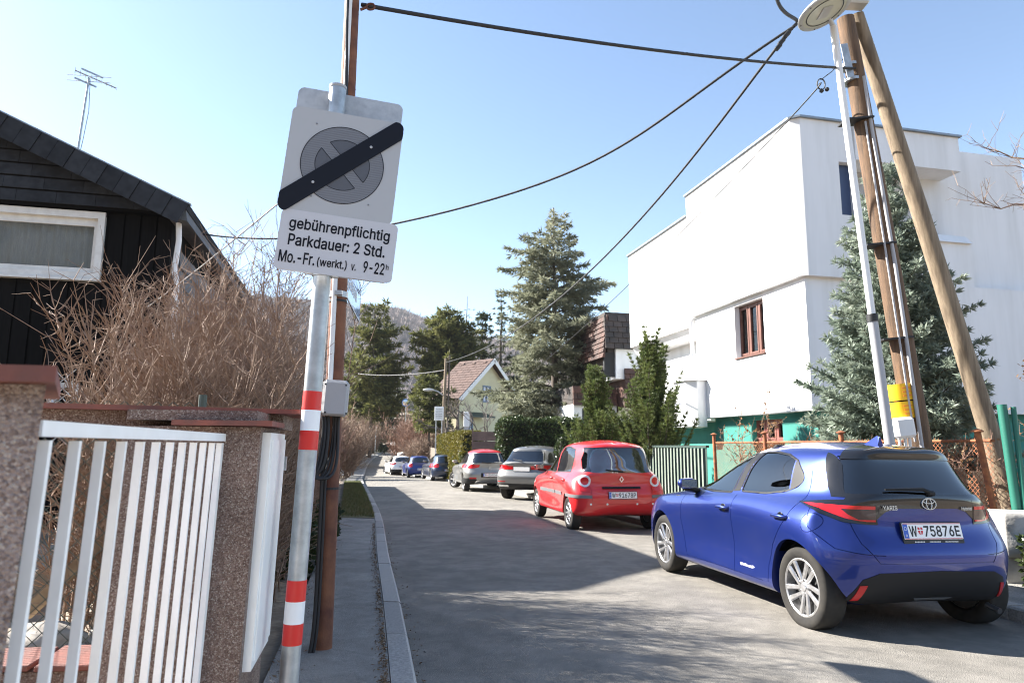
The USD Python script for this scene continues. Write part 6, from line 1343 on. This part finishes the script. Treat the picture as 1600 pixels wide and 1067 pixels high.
# ---------------------------------------------------------------- the blue hatchback in front
YARIS = []
for i, R in enumerate(HATCH):
    Q = dict(R); Q['xr'] = R['xr'] + .15; Q['y'] = [y * .985 for y in R['y']]
    if i >= 12: Q['z'] = tuple(z - (.03, .045, .055, .06)[i - 12] for z in R['z'])
    YARIS.append(Q)
def blue_hatchback():
    c = Car('parked_car', 'dark blue hatchback with black rear bumper, nearest car at the right kerb', 'cars parked along the right kerb', YARIS, LOWX, 2.56, 'paint_blue', (3.10, 5.80, .0), -.208, roll=0.012, tyre=(.312, .224, .195), track=.732)
    # side glass outlines (x, z)
    fw = Polygon([(1.93, .985), (1.70, 1.125), (1.42, 1.255), (1.15, 1.328), (1.00, 1.348), (1.06, 1.18), (1.12, .985), (1.5, .972)])
    rw = Polygon([(.95, 1.005), (.90, 1.20), (.83, 1.358), (.62, 1.358), (.42, 1.338), (.27, 1.29), (.16, 1.19), (.13, 1.14), (.18, 1.09), (.30, 1.045), (.55, 1.012)])
    rw = rw.buffer(-.03).buffer(.03, quad_segs=5)
    fw = fw.buffer(-.012).buffer(.012)
    quarter = Polygon([(.285, 1.30), (.16, 1.19), (.13, 1.14), (.18, 1.09), (.255, 1.062)])
    rwg = rw.difference(quarter.buffer(.012))
    rear = Polygon([(-.600, 1.055), (-.545, 1.20), (-.50, 1.345), (.50, 1.345), (.545, 1.20), (.600, 1.055), (.4, 1.035), (-.4, 1.035)])
    ws = Polygon([(-.68, 1.02), (-.56, 1.40), (.56, 1.40), (.68, 1.02)])
    c.groove([[(2.02, .93), (2.03, .62), (1.93, .30)], [(.985, .96), (1.00, .6), (.985, .27)], [(1.93, .275), (.5, .275)],
              [(.06, 1.22), (.035, 1.12), (.02, 1.0), (.10, .82), (.30, .60), (.40, .42), (.42, .28)], [(2.05, .955), (1.97, .95)]], lo=.45)
    c.groove([list(Point(-.005 - .17, .83).buffer(.072).exterior.coords)], lo=.45, both=False, w=.004)     # fuel flap
    c.groove([[(-.55, .40), (-.55, .40001)]], both=False)
    c.groove([[(-.64, .93), (-.60, .70), (-.50, .565), (.50, .565), (.60, .70), (.64, .93)]], axis='x', lo=-.9, hi=-.3, w=.007)
    c.groove([[(-.12, .95), (-.18, .80), (-.36, .66), (-.50, .62)]], lo=.45, w=.005)
    # black band with the lamps, number plate recess, bumper
    band = Polygon([(-.66, 1.05), (-.58, .90), (-.44, .865), (-.36, .93), (-.27, .955), (.27, .955), (.36, .93), (.44, .865), (.58, .90), (.66, 1.05), (.5, 1.06), (-.5, 1.06)])
    c.piece('tailgate_panel', c.shell(band, 'x', -.9, -.30, .0035), 'gloss_black')
    lampside = Polygon([(-.75, .968), (-.40, .970), (-.14, .976), (-.02, .973), (-.20, .945), (-.34, .875), (-.40, .855), (-.75, .848)])
    lin = Polygon([(-.75, 1.02), (-.40, 1.02), (-.20, 1.005), (.05, .977), (-.17, .930), (-.33, .85), (-.40, .835), (-.75, .826)])
    outer = cprism(sbox(-2, -2, -.40, 2), 0, 3, 'z') + cprism(sbox(-2, -2, -.05, 2), 0, 3, 'z')
    yl = lambda lo, hi: m3.Manifold.cube((1.4, hi - lo, 1)).translate((-1.1, lo, .5))
    for sd in (1, -1):
        ymask = yl(.43, .95) if sd > 0 else yl(-.95, -.43)
        base = c.shell(lin, 'y', -1.2, 1.2, .005) ^ ymask
        c.piece('lamp_housing', base, 'gloss_black')
        lens = c.shell(lampside, 'y', -1.2, 1.2, .009, -.002) ^ (yl(.445, .95) if sd > 0 else yl(-.95, -.445))
        hole = cprism(Polygon([(.44, .868), (.44, .945), (.665, .945), (.63, .905), (.57, .868)]), -.9, -.25, 'x') if sd > 0 else cprism(Polygon([(-.44, .868), (-.44, .945), (-.665, .945), (-.63, .905), (-.57, .868)]), -.9, -.25, 'x')
        c.piece('tail_lamp', lens - hole, 'lamp_red')
        c.piece('lamp_insert', (c.shell(lampside, 'y', -1.2, 1.2, .007, -.002) ^ hole), 'lamp_dark')
        refl = Polygon([(sd * .69, .42), (sd * .635, .42), (sd * .655, .30), (sd * .69, .30)])
    low = Polygon([(-.715, .16), (-.685, .32), (-.62, .445), (-.50, .495), (0, .51), (.50, .495), (.62, .445), (.685, .32), (.715, .16), (.5, .10), (-.5, .10)])
    c.piece('rear_bumper_panel', c.shell(low, 'x', -1.0, -.34, .004, -.02), 'black_plastic')
    for sd in (1, -1):
        q = Polygon([(sd * .635, .40), (sd * .585, .405), (sd * .620, .285), (sd * .665, .28)])
        c.piece('rear_reflector', c.shell(q, 'x', -1.0, -.30, .010, .0), 'reflector_red')
    c.piece('towing_cover', c.shell(Polygon([(-.17, .30), (.17, .30), (.13, .275), (-.13, .275)]), 'x', -1, -.3, .007, 0), 'badge_silver')
    # glossy black pillars and window trim
    c.piece('pillar_trim', c.shell(Polygon([(1.09, .99), (1.03, 1.18), (.975, 1.352), (.855, 1.364), (.925, 1.20), (.975, 1.0)]), 'y', .45, 1, .002), 'black_plastic')
    c.piece('pillar_trim', c.shell(Polygon([(1.09, .99), (1.03, 1.18), (.975, 1.352), (.855, 1.364), (.925, 1.20), (.975, 1.0)]), 'y', -1, -.45, .002), 'black_plastic')
    edge = fw.union(rw).buffer(.016).difference(fw.buffer(.0)).difference(rw)
    for lo, hi in ((.45, 1.0), (-1.0, -.45)):
        c.piece('window_trim', c.shell(edge, 'y', lo, hi, .0015), 'black_plastic')
        c.piece('quarter_trim', c.shell(quarter, 'y', lo, hi, .0005), 'black_plastic')
    wrap = Polygon([(.0, 1.37), (-.9, 1.37), (-.9, 1.03), (-.20, 1.03), (-.13, 1.10), (-.05, 1.25)])
    for lo, hi in ((.515, 1.0), (-1.0, -.515)): c.piece('rear_side_glass', c.shell(wrap, 'y', lo, hi, .0025, -.003) - cprism(rear.buffer(-.006), -1, .3, 'x'), 'gloss_black')
    # roof spoiler in black with body-colour roof ahead
    c.piece('roof_spoiler', c.shell(Polygon([(-.8, -.62), (-.24, -.585), (-.12, -.50), (-.05, -.3), (-.04, 0), (-.05, .3), (-.12, .50), (-.24, .585), (-.8, .62)]), 'z', 1.32, 1.6, .004), 'gloss_black')
    c.piece('headlamp', c.shell(Polygon([(3.35, .70), (3.30, .80), (2.92, .885), (2.80, .88), (3.05, .78)]), 'y', .3, 1.2, .003), 'lamp_clear')
    c.piece('headlamp', c.shell(Polygon([(3.35, .70), (3.30, .80), (2.92, .885), (2.80, .88), (3.05, .78)]), 'y', -1.2, -.3, .003), 'lamp_clear')
    x = c.build(.356, [('side_window', cprism(fw, .4, 1, 'y'), 'car_glass'), ('side_window', cprism(fw, -1, -.4, 'y'), 'car_glass'), ('side_window', cprism(rwg, .4, 1, 'y'), 'car_glass_dark'), ('side_window', cprism(rwg, -1, -.4, 'y'), 'car_glass_dark'),
                       ('rear_window', cprism(rear, -1, .05, 'x'), 'car_glass_dark'), ('windscreen', cprism(ws, 1.1, 2.4, 'x'), 'car_glass')], steer=-.03)
    mirror_part(c, (1.83, .78, 1.02))
    for sd in (1, -1):
        handle_part(c, 1.13, .835, half_width(c, 1.13, .835), sd); handle_part(c, .17, .845, half_width(c, .17, .845), sd)
    fin = m3.Manifold.hull_points(np.array([(.22, .012, 1.435), (.22, -.012, 1.435), (.02, .03, 1.425), (.02, -.03, 1.425), (.05, .008, 1.515), (.05, -.008, 1.515), (.02, .006, 1.505), (.02, -.006, 1.505), (.10, 0, 1.49)]))
    obj('shark_fin', fin, 'paint_blue', x, 30)
    yb = lambda z: float(c.V[(np.abs(c.V[:, 1]) < .06) & (np.abs(c.V[:, 2] - z) < .03) & (c.V[:, 0] < 0), 0].min())
    number_plate(x, 'W|75876E', (yb(.79) - .012, 0, .79), .20)
    Rb = np.stack([np.array([0, -1.0, 0]), np.array([0, 0, 1.0]), np.array([-1.0, 0, 0])], 1); Rb = rotm(0, .12, 0) @ Rb
    em = MB(); t = np.linspace(0, 2 * np.pi, 33)
    for (a, b, cx, cy) in ((.062, .042, 0, 0), (.024, .040, 0, -.001), (.050, .017, 0, .020)): em.tube(np.stack([a * np.cos(t) + cx, b * np.sin(t) + cy, 0 * t], 1), .005, 6, False)
    v, f = em.get(); obj('badge', (v @ Rb.T + np.array([yb(.985) - .010, 0, .992]), f), 'badge_silver', x, 60)
    for txt, yy, hh in (('YARIS', .40, .030), ('Hybrid', -.30, .022)):
        tm_ = meshkit.text_mesh(txt, hh, .003, True); v = np.array(tm_.vertices) @ Rb.T
        xb = float(np.interp(0, [0], [0])) + float(c.V[(np.abs(c.V[:, 1] - (yy - .06)) < .06) & (np.abs(c.V[:, 2] - .95) < .03) & (c.V[:, 0] < 0), 0].min())
        obj('lettering', (v + np.array([xb - .016, yy, .945]), tm_.faces), 'badge_silver', x)
    sd_txt = meshkit.text_mesh('TOYOTA mobility', .022, .002, True); Rs = np.stack([np.array([-1.0, 0, 0]), np.array([0, 0, 1.0]), np.array([0, 1.0, 0])], 1)
    obj('door_sticker', (np.array(sd_txt.vertices) @ Rs.T + np.array([.88, half_width(c, .8, .36) + .003, .345]), sd_txt.faces), 'plate_white', x)
    sd_txt = meshkit.text_mesh('HYBRID', .022, .003, True)
    obj('wing_badge', (np.array(sd_txt.vertices) @ Rs.T + np.array([2.24, half_width(c, 2.18, .86) - .002, .855]), sd_txt.faces), 'badge_silver', x)
    wp = MB().tube([(yb(1.08) - .01, -.02, 1.075), (yb(1.1) - .02, .04, 1.10), (yb(1.12) - .0, .34, 1.095)], [.020, .014, .007], 8); wp.box((yb(1.08) - .01, -.03, 1.07), (.04, .07, .04), None, .012)
    obj('rear_wiper', wp, 'black_plastic', x, 40)
    ex = MB().bar((-.45, -.45, .24), (-.56, -.45, .22), .022, 12); obj('exhaust_pipe', ex, 'alloy_dark', x, 40)
    return c
CAR1 = blue_hatchback()
# ---------------------------------------------------------------- the other parked cars
def simple_car(label, rings, wb, paint, loc, yaw, wins, rear, wsp, lamps, plate, lower=None, tyre=(.31, .21, .19), track=.74, style='spokes', spokes=5, arches=.36, steer=0.0, extras=None, lamp_mats=None, roof_paint=None, glassm='car_glass_dark', dealer=False, mirror=(1.75, .78, 1.03), name='parked_car', seats=True, doors=True, blank=False, mirror_paint=None):
    c = Car(name, label, 'cars parked along the right kerb', rings, LOWX2(rings, wb), wb, paint, loc, yaw, tyre=tyre, track=track, res=(4, 5) if loc[1] < 15 else (3, 4))
    ux = wins[0].union(wins[1]).bounds; xb = (wins[0].bounds[0] + wins[1].bounds[2]) / 2; zb = ux[1]
    if doors:
        c.groove([[(xb, zb), (xb + .02, zb - .3), (xb, .28)], [(wins[0].bounds[2] - .02, zb), (wins[0].bounds[2] + .02, zb - .3), (wb - .55, .30)], [(wb - .6, .29), (.45, .29)], [(wins[1].bounds[0] + .06, zb), (.12, zb - .12), (.36, zb - .38), (.44, .30)]], lo=.4)
    for lp, m_ in lamps:
        for sd in (1, -1):
            q = Polygon([(sd * a, b) for a, b in lp]); c.piece('tail_lamp', c.shell(q, 'x', -1.4, .25, .006), m_)
    if lower is not None:
        c.piece('lower_cladding', c.shell(Polygon(lower), 'x', -1.4, .12, .004), 'black_plastic')
    if extras: extras(c)
    if roof_paint: c.piece('roof_skin', c.shell(sbox(-.75, -.62, 1.35, .62), 'z', zb + .34, 2, .003) - cprism(rear.buffer(.02), -1, .1, 'x') - c.sides(wins[0].union(wins[1]).buffer(.03), .3), roof_paint)
    for w in wins:
        for lo, hi in ((.45, 1.0), (-1.0, -.45)): c.piece('window_trim', c.shell(w.buffer(.02).difference(w), 'y', lo, hi, .0015), 'black_plastic')
    W = []
    for w in wins: W += [('side_window', cprism(w, .4, 1.0, 'y'), glassm), ('side_window', cprism(w, -1.0, -.4, 'y'), glassm)]
    W += [('rear_window', cprism(rear, -1.2, .15, 'x'), 'car_glass_dark' if glassm == 'car_glass_dark' else 'car_glass'), ('windscreen', cprism(wsp, wb * .42, wb + .3, 'x'), 'car_glass')]
    x = c.build(arches, W, spokes=spokes, style=style, steer=steer, cavity=(-.35, wb * .68, .58), seats=seats)
    mirror_part(c, mirror, paint=mirror_paint)
    for sd in (1, -1):
        for hx in (xb + .14, wins[1].bounds[0] + .14): handle_part(c, hx, zb - .13, half_width(c, hx, zb - .13), sd)
    def yb(z, y=0): 
        m = (np.abs(c.V[:, 1] - y) < .07) & (np.abs(c.V[:, 2] - z) < .05) & (c.V[:, 0] < .2); return float(c.V[m, 0].min()) if m.any() else -.5
    if plate: number_plate(x, plate[0], (yb(plate[1]) - .014, 0, plate[1]), .08, dealer, blank=blank)
    c.yb = yb
    wp = MB().tube([(yb(rear.bounds[1]) - .02, -.02, rear.bounds[1] + .02), (yb(rear.bounds[1] + .06) - .012, .30, rear.bounds[1] + .06)], [.016, .008], 6); obj('rear_wiper', wp, 'black_plastic', x, 40)
    return c
def LOWX2(rings, wb): return [wb + .06, wb * .76, wb * .53, wb * .30, wb * .085, -.20]
def badge(c, kind, z, s=.055):
    Rb = np.stack([np.array([0, -1.0, 0]), np.array([0, 0, 1.0]), np.array([-1.0, 0, 0])], 1); m = MB(); t = np.linspace(0, 2 * np.pi, 25)
    if kind == 'diamond': m.prism(Polygon([(0, s), (s * .75, 0), (0, -s), (-s * .75, 0)]).difference(Polygon([(0, s * .55), (s * .38, 0), (0, -s * .55), (-s * .38, 0)])), .008)
    elif kind == 'rings':
        for k in range(4): m.tube(np.stack([s * .55 * np.cos(t) + (k - 1.5) * s * .8, s * .55 * np.sin(t), 0 * t], 1), .006, 5, False)
    else: m.prism(Point(0, 0).buffer(s).difference(Point(0, 0).buffer(s * .7)), .006); m.box((0, 0, .003), (s * 1.5, s * .2, .005))
    v, f = m.get(); return obj('badge', (v @ Rb.T + np.array([c.yb(z) - .012, 0, z]), f), 'badge_silver', c.x)
def gground(x, y): return float(GY(y))
mat('strip_grey', (.14, .14, .145), .6)
# red tall hatchback
RMOD = remap_rings(HATCH, ([-.665, 0, 2.56, 3.39], [-.60, 0, 2.48, 3.26]), ([.17, .5, .97, 1.525], [.22, .55, .99, 1.63]), .975, {9: {}, })
for i, xr in ((8, -.575), (9, -.575), (10, -.545), (11, -.505), (12, -.455), (13, -.43), (14, -.36)): RMOD[i]['xr'] = xr
for i, k in ((9, 1.02), (10, 1.02), (11, 1.05), (12, 1.09), (13, 1.13)): RMOD[i]['y'] = [y * k for y in RMOD[i]['y']]; RMOD[i]['br'] = .16
for i, xf in ((9, 2.85), (10, 2.30), (11, 1.95), (12, 1.55), (13, 1.28), (14, 1.0)): RMOD[i]['xf'] = xf
for i in range(3, 9): RMOD[i]['cr'] = .02; RMOD[i]['br'] = .13; RMOD[i]['y'] = RMOD[i]['y'][:-1] + [RMOD[i]['y'][-1] * 1.05]
def red_extras(c):
    for sd in (1, -1):
        lo, hi = (.45, 1.2) if sd > 0 else (-1.2, -.45)
        c.piece('side_strip', c.shell(sbox(.95, .60, 2.0, .665), 'y', lo, hi, .010, 0), 'strip_grey'); c.piece('side_strip', c.shell(sbox(.35, .60, .90, .665), 'y', lo, hi, .010, 0), 'strip_grey')
        c.piece('bumper_strip', c.shell(Polygon([(sd * .56, .60), (sd * .56, .655), (sd * .95, .665), (sd * .95, .61)]), 'x', -1, .0, .009, 0), 'strip_grey')
        ring = Point(sd * .665, .90).buffer(.105, quad_segs=12); c.piece('lamp_ring', c.shell(ring, 'x', -1, -.15, .009), 'lamp_clear'); c.piece('tail_lamp', c.shell(Point(sd * .665, .90).buffer(.068), 'x', -1, -.15, .013, .005), 'lamp_red')
        c.piece('lower_lamp', c.shell(Polygon([(sd * .57, .80), (sd * .76, .83), (sd * .76, .73), (sd * .59, .70)]), 'x', -1, -.1, .007), 'lamp_red')
        for yy in (.28, .58): c.piece('parking_sensor', c.shell(Point(sd * yy, .50).buffer(.018), 'x', -1, -.2, .006, 0), 'plate_white')
    c.piece('handle_strip', c.shell(sbox(-.36, .765, .36, .80), 'x', -1, -.2, .014, 0), 'black_plastic')
    c.groove([[(-.70, 1.0), (-.57, .80), (-.56, .56), (-.50, .50), (.50, .50), (.56, .56), (.57, .80), (.70, 1.0)]], axis='x', lo=-.9, hi=-.3, w=.008)
CAR2 = simple_car('bright red tall hatchback with black-framed rear window', RMOD, 2.48, 'paint_red', (1.86, 13.0, gground(1.86, 13.0)), -.20,
    [Polygon([(1.98, 1.02), (1.62, 1.26), (1.30, 1.42), (1.05, 1.475), (1.03, 1.02)]), Polygon([(.95, 1.03), (.93, 1.48), (.55, 1.49), (.15, 1.44), (.08, 1.30), (.12, 1.05)])],
    Polygon([(-.66, 1.06), (-.64, 1.28), (-.57, 1.49), (.57, 1.49), (.64, 1.28), (.66, 1.06), (.4, 1.04), (-.4, 1.04)]), Polygon([(-.68, 1.05), (-.56, 1.50), (.56, 1.50), (.68, 1.05)]), [], ('W|91678P', .655), tyre=(.298, .20, .175), track=.745, style='cover', arches=.35, extras=red_extras, glassm='car_glass', mirror=(1.95, .80, 1.08), mirror_paint='gloss_black')
badge(CAR2, 'diamond', .93, .058)
# dark grey crossover turned into a drive
RQ3 = remap_rings(HATCH, ([-.665, 0, 2.56, 3.39], [-.86, 0, 2.68, 3.62]), ([.17, .5, .97, 1.525], [.26, .60, 1.04, 1.63]), 1.05)
for i, xr in ((9, -.80), (10, -.66), (11, -.50), (12, -.40), (13, -.42), (14, -.30)): RQ3[i]['xr'] = xr
def q3_extras(c):
    for sd in (1, -1): c.piece('exhaust_trim', c.shell(sbox(*sorted((sd * .42, sd * .78)), .40, .46) if False else sbox(min(sd * .42, sd * .78), .40, max(sd * .42, sd * .78), .46), 'x', -1.2, 0, .008, 0), 'badge_silver')
    c.piece('reflector', c.shell(sbox(.5, .545, .80, .575), 'x', -1.2, 0, .005, 0), 'reflector_red'); c.piece('reflector', c.shell(sbox(-.80, .545, -.5, .575), 'x', -1.2, 0, .005, 0), 'reflector_red')
    for lo, hi in ((.4, 1.0), (-1.0, -.4)): c.piece('quarter_glass', c.shell(Polygon([(.02, 1.12), (-.42, 1.10), (-.30, 1.28), (-.10, 1.40), (.05, 1.42)]), 'y', lo, hi, .002), 'gloss_black')
CAR3 = simple_car('dark grey sloping-tailed crossover with white plate, angled into a driveway behind the red car', RQ3, 2.68, 'paint_dark_grey', (.62, 21.4, gground(.6, 21.4)), .42,
    [Polygon([(2.0, 1.10), (1.60, 1.30), (1.25, 1.44), (1.02, 1.455), (1.06, 1.09)]), Polygon([(.98, 1.10), (.95, 1.46), (.5, 1.46), (.20, 1.43), (.12, 1.12)])],
    Polygon([(-.64, 1.15), (-.54, 1.46), (.54, 1.46), (.64, 1.15)]), Polygon([(-.68, 1.10), (-.56, 1.50), (.56, 1.50), (.68, 1.10)]),
    [([(.95, 1.06), (.28, 1.02), (.30, .92), (.95, .90)], 'lamp_red')], ('W|00000', .93), lower=[(-.95, .2), (-.8, .50), (.8, .50), (.95, .2)], tyre=(.35, .24, .22), track=.79, arches=.40, extras=q3_extras, mirror=(1.85, .84, 1.12), blank=True)
# grey crossover with a red roof
RST = remap_rings(HATCH, ([-.665, 0, 2.56, 3.39], [-.74, 0, 2.58, 3.42]), ([.17, .5, .97, 1.525], [.24, .56, .99, 1.55]), 1.005)
for i, xr in ((9, -.70), (10, -.64), (11, -.56), (12, -.48), (13, -.48), (14, -.38)): RST[i]['xr'] = xr
def st_extras(c):
    c.piece('skid_plate', c.shell(Polygon([(-.58, .30), (-.50, .42), (.50, .42), (.58, .30)]), 'x', -1.2, -.2, .010, .0), 'badge_silver')
    for sd in (1, -1): c.piece('reflector', c.shell(sbox(min(sd * .50, sd * .74), .49, max(sd * .50, sd * .74), .545), 'x', -1.2, 0, .010, 0), 'reflector_red')
    c.piece('plate_recess', c.shell(sbox(-.34, .545, .34, .70), 'x', -1.2, -.2, .0045, 0), 'black_plastic')
CAR4 = simple_car('grey crossover with a red roof and front wheel turned out', RST, 2.58, 'paint_grey', (-.93, 25.9, gground(-.9, 25.9)), -.235,
    [Polygon([(1.90, 1.01), (1.62, 1.18), (1.30, 1.32), (1.02, 1.385), (1.06, 1.00)]), Polygon([(.98, 1.01), (.95, 1.395), (.5, 1.385), (.14, 1.32), (.05, 1.10), (.12, 1.03)])],
    Polygon([(-.64, 1.06), (-.58, 1.24), (-.53, 1.40), (.53, 1.40), (.58, 1.24), (.64, 1.06), (0, 1.03)]), Polygon([(-.68, 1.05), (-.56, 1.45), (.56, 1.45), (.68, 1.05)]),
    [([(.90, 1.00), (.36, .99), (.40, .90), (.60, .855), (.90, .87)], 'lamp_red')], ('W|00000A', .63), lower=[(-.96, .15), (-.92, .50), (-.60, .545), (-.45, .43), (.45, .43), (.60, .545), (.92, .50), (.96, .15)], tyre=(.325, .225, .205), track=.76, arches=.375, steer=.42, extras=st_extras, roof_paint='paint_red', mirror=(1.80, .80, 1.06))
badge(CAR4, 'oval', .86, .05)
# navy hatchback, deep blue hatchback, white hatchback, cream rounded car
RBM = remap_rings(HATCH, ([-.665, 0, 2.56, 3.39], [-.78, 0, 2.66, 3.40]), ([.17, .5, .97, 1.525], [.17, .50, .94, 1.44]), 1.0)
for i, xr in ((9, -.74), (10, -.66), (11, -.56), (12, -.44), (13, -.42), (14, -.32)): RBM[i]['xr'] = xr
std_w = [Polygon([(1.86, .98), (1.58, 1.14), (1.25, 1.28), (1.0, 1.325), (1.04, .97)]), Polygon([(.96, .98), (.93, 1.33), (.5, 1.32), (.16, 1.24), (.05, 1.06), (.10, .99)])]
std_r = Polygon([(-.62, 1.02), (-.52, 1.32), (.52, 1.32), (.62, 1.02)]); std_ws = Polygon([(-.66, 1.0), (-.54, 1.37), (.54, 1.37), (.66, 1.0)])
CAR5 = simple_car('dark navy hatchback, third car behind the red one', RBM, 2.66, 'paint_navy', (-3.58, 38.2, gground(-3.6, 38.2)), -.30, std_w, std_r, std_ws, [([(.95, .95), (.55, .94), (.52, .82), (.60, .74), (.95, .76)], 'lamp_red')], ('W|00000B', .60), tyre=(.315, .225, .205), track=.76, extras=None)
badge(CAR5, 'oval', .84, .05)
RSM = remap_rings(HATCH, ([-.665, 0, 2.56, 3.39], [-.58, 0, 2.45, 3.20]), ([.17, .5, .97, 1.525], [.17, .50, .95, 1.46]), .96)
for i, xr in ((9, -.56), (10, -.52), (11, -.46), (12, -.40), (13, -.38)): RSM[i]['xr'] = xr
CAR6 = simple_car('small deep blue hatchback between the navy and the white cars', RSM, 2.45, 'paint_deep_blue', (-6.15, 46.6, gground(-6.1, 46.6)), -.29, std_w, std_r, std_ws, [(list(Point(.66, .84).buffer(.13).exterior.coords), 'lamp_red')], ('W|00000C', .58), tyre=(.30, .21, .185), track=.73)
CAR7 = simple_car('small white hatchback with black lower tail at the bend', RSM, 2.45, 'paint_white', (-8.25, 52.2, gground(-8.2, 52.2)), -.36, std_w, std_r, std_ws, [([(.95, .95), (.50, .94), (.55, .82), (.95, .80)], 'lamp_red')], ('W|00000D', .66), lower=[(-.96, .15), (-.92, .46), (.92, .46), (.96, .15)], tyre=(.30, .21, .185), track=.73, steer=.3)
RBE = remap_rings(RSM, None, ([.17, .5, .95, 1.46], [.17, .50, .92, 1.50]), 1.0)
CAR8 = simple_car('cream rounded car just behind the small white one', RBE, 2.45, 'paint_cream', (-9.0, 58.6, gground(-9, 58.6)), -.32, std_w, std_r, std_ws, [(list(Point(.66, .84).buffer(.11).exterior.coords), 'lamp_red')], None, tyre=(.30, .21, .185), track=.73)
# parked motor scooter beyond the cars
sx, sy = -10.15, 66.5; mc = thing('scooter', 'dark parked motor scooter beyond the cream car', 'scooter', (sx, sy, gground(sx, sy) + .0), math.pi / 2 + .3)
for q in (-.65, .65): w = obj('wheel', MB().lathe([(.17, -.05), (.25, -.06), (.28, 0), (.25, .06), (.17, .05)], 24, rotm(math.pi / 2), (q, 0, .28)), 'tyre_rubber', mc, 40); obj('rim', MB().lathe([(.17, -.03), (.02, -.03), (.02, .03), (.17, .03)], 20, rotm(math.pi / 2), (q, 0, .28)), 'alloy', w)
bd = m3.Manifold.batch_hull([m3.Manifold.sphere(.20, 16).translate((-.75, 0, .72)), m3.Manifold.sphere(.17, 16).translate((-.1, 0, .68)), m3.Manifold.sphere(.15, 16).translate((-.5, 0, .42))]); obj('rear_body', bd, 'paint_mint_black', mc, 40)
obj('leg_shield', m3.Manifold.batch_hull([m3.Manifold.sphere(.10, 12).translate((.42, .18, .95)), m3.Manifold.sphere(.10, 12).translate((.42, -.18, .95)), m3.Manifold.sphere(.12, 12).translate((.50, 0, .35))]), 'paint_mint_black', mc, 40); obj('floor_board', MB().box((.15, 0, .36), (.7, .34, .08), None, .02), 'black_plastic', mc)
obj('saddle', m3.Manifold.batch_hull([m3.Manifold.sphere(.12, 12).scale((1, 1.2, .6)).translate((-.75, 0, .93)), m3.Manifold.sphere(.12, 12).scale((1, 1.1, .6)).translate((-.15, 0, .86))]), 'black_plastic', mc, 40); obj('fork', MB().bar((.65, 0, .28), (.40, 0, 1.10), .035, 8), 'galvanised', mc); obj('handlebar', MB().bar((.36, -.34, 1.14), (.36, .34, 1.14), .02, 8), 'cable_black', mc)
obj('wind_screen', m3.Manifold.hull_points(np.array([(.45, s * a, z) for s in (-1, 1) for a, z in ((.20, 1.10), (.12, 1.55))] + [(.46, s * a, z) for s in (-1, 1) for a, z in ((.20, 1.10), (.12, 1.55))])), 'pvc_white', mc); obj('top_box', MB().box((-.95, 0, 1.10), (.42, .42, .34), None, .06), 'black_plastic', mc, 30)
obj('tail_lamp', MB().box((-.95, 0, .80), (.05, .16, .07), None, .01), 'lamp_red', mc)
# ---------------------------------------------------------------- thin spring haze
usd_mat('air', {'v': ('principled_volume', {'color': (.86, .92, 1.0), 'density': HAZE, 'anisotropy': 0.0})}, [], volume='v.volume')
MATS['air'] = UsdShade.Material.Get(stage, '/World/Looks/air')
hb_ = MB().box((0, 400, 78), (1500, 1100, 178)); obj('haze', hb_, 'air', None, kind='stuff')
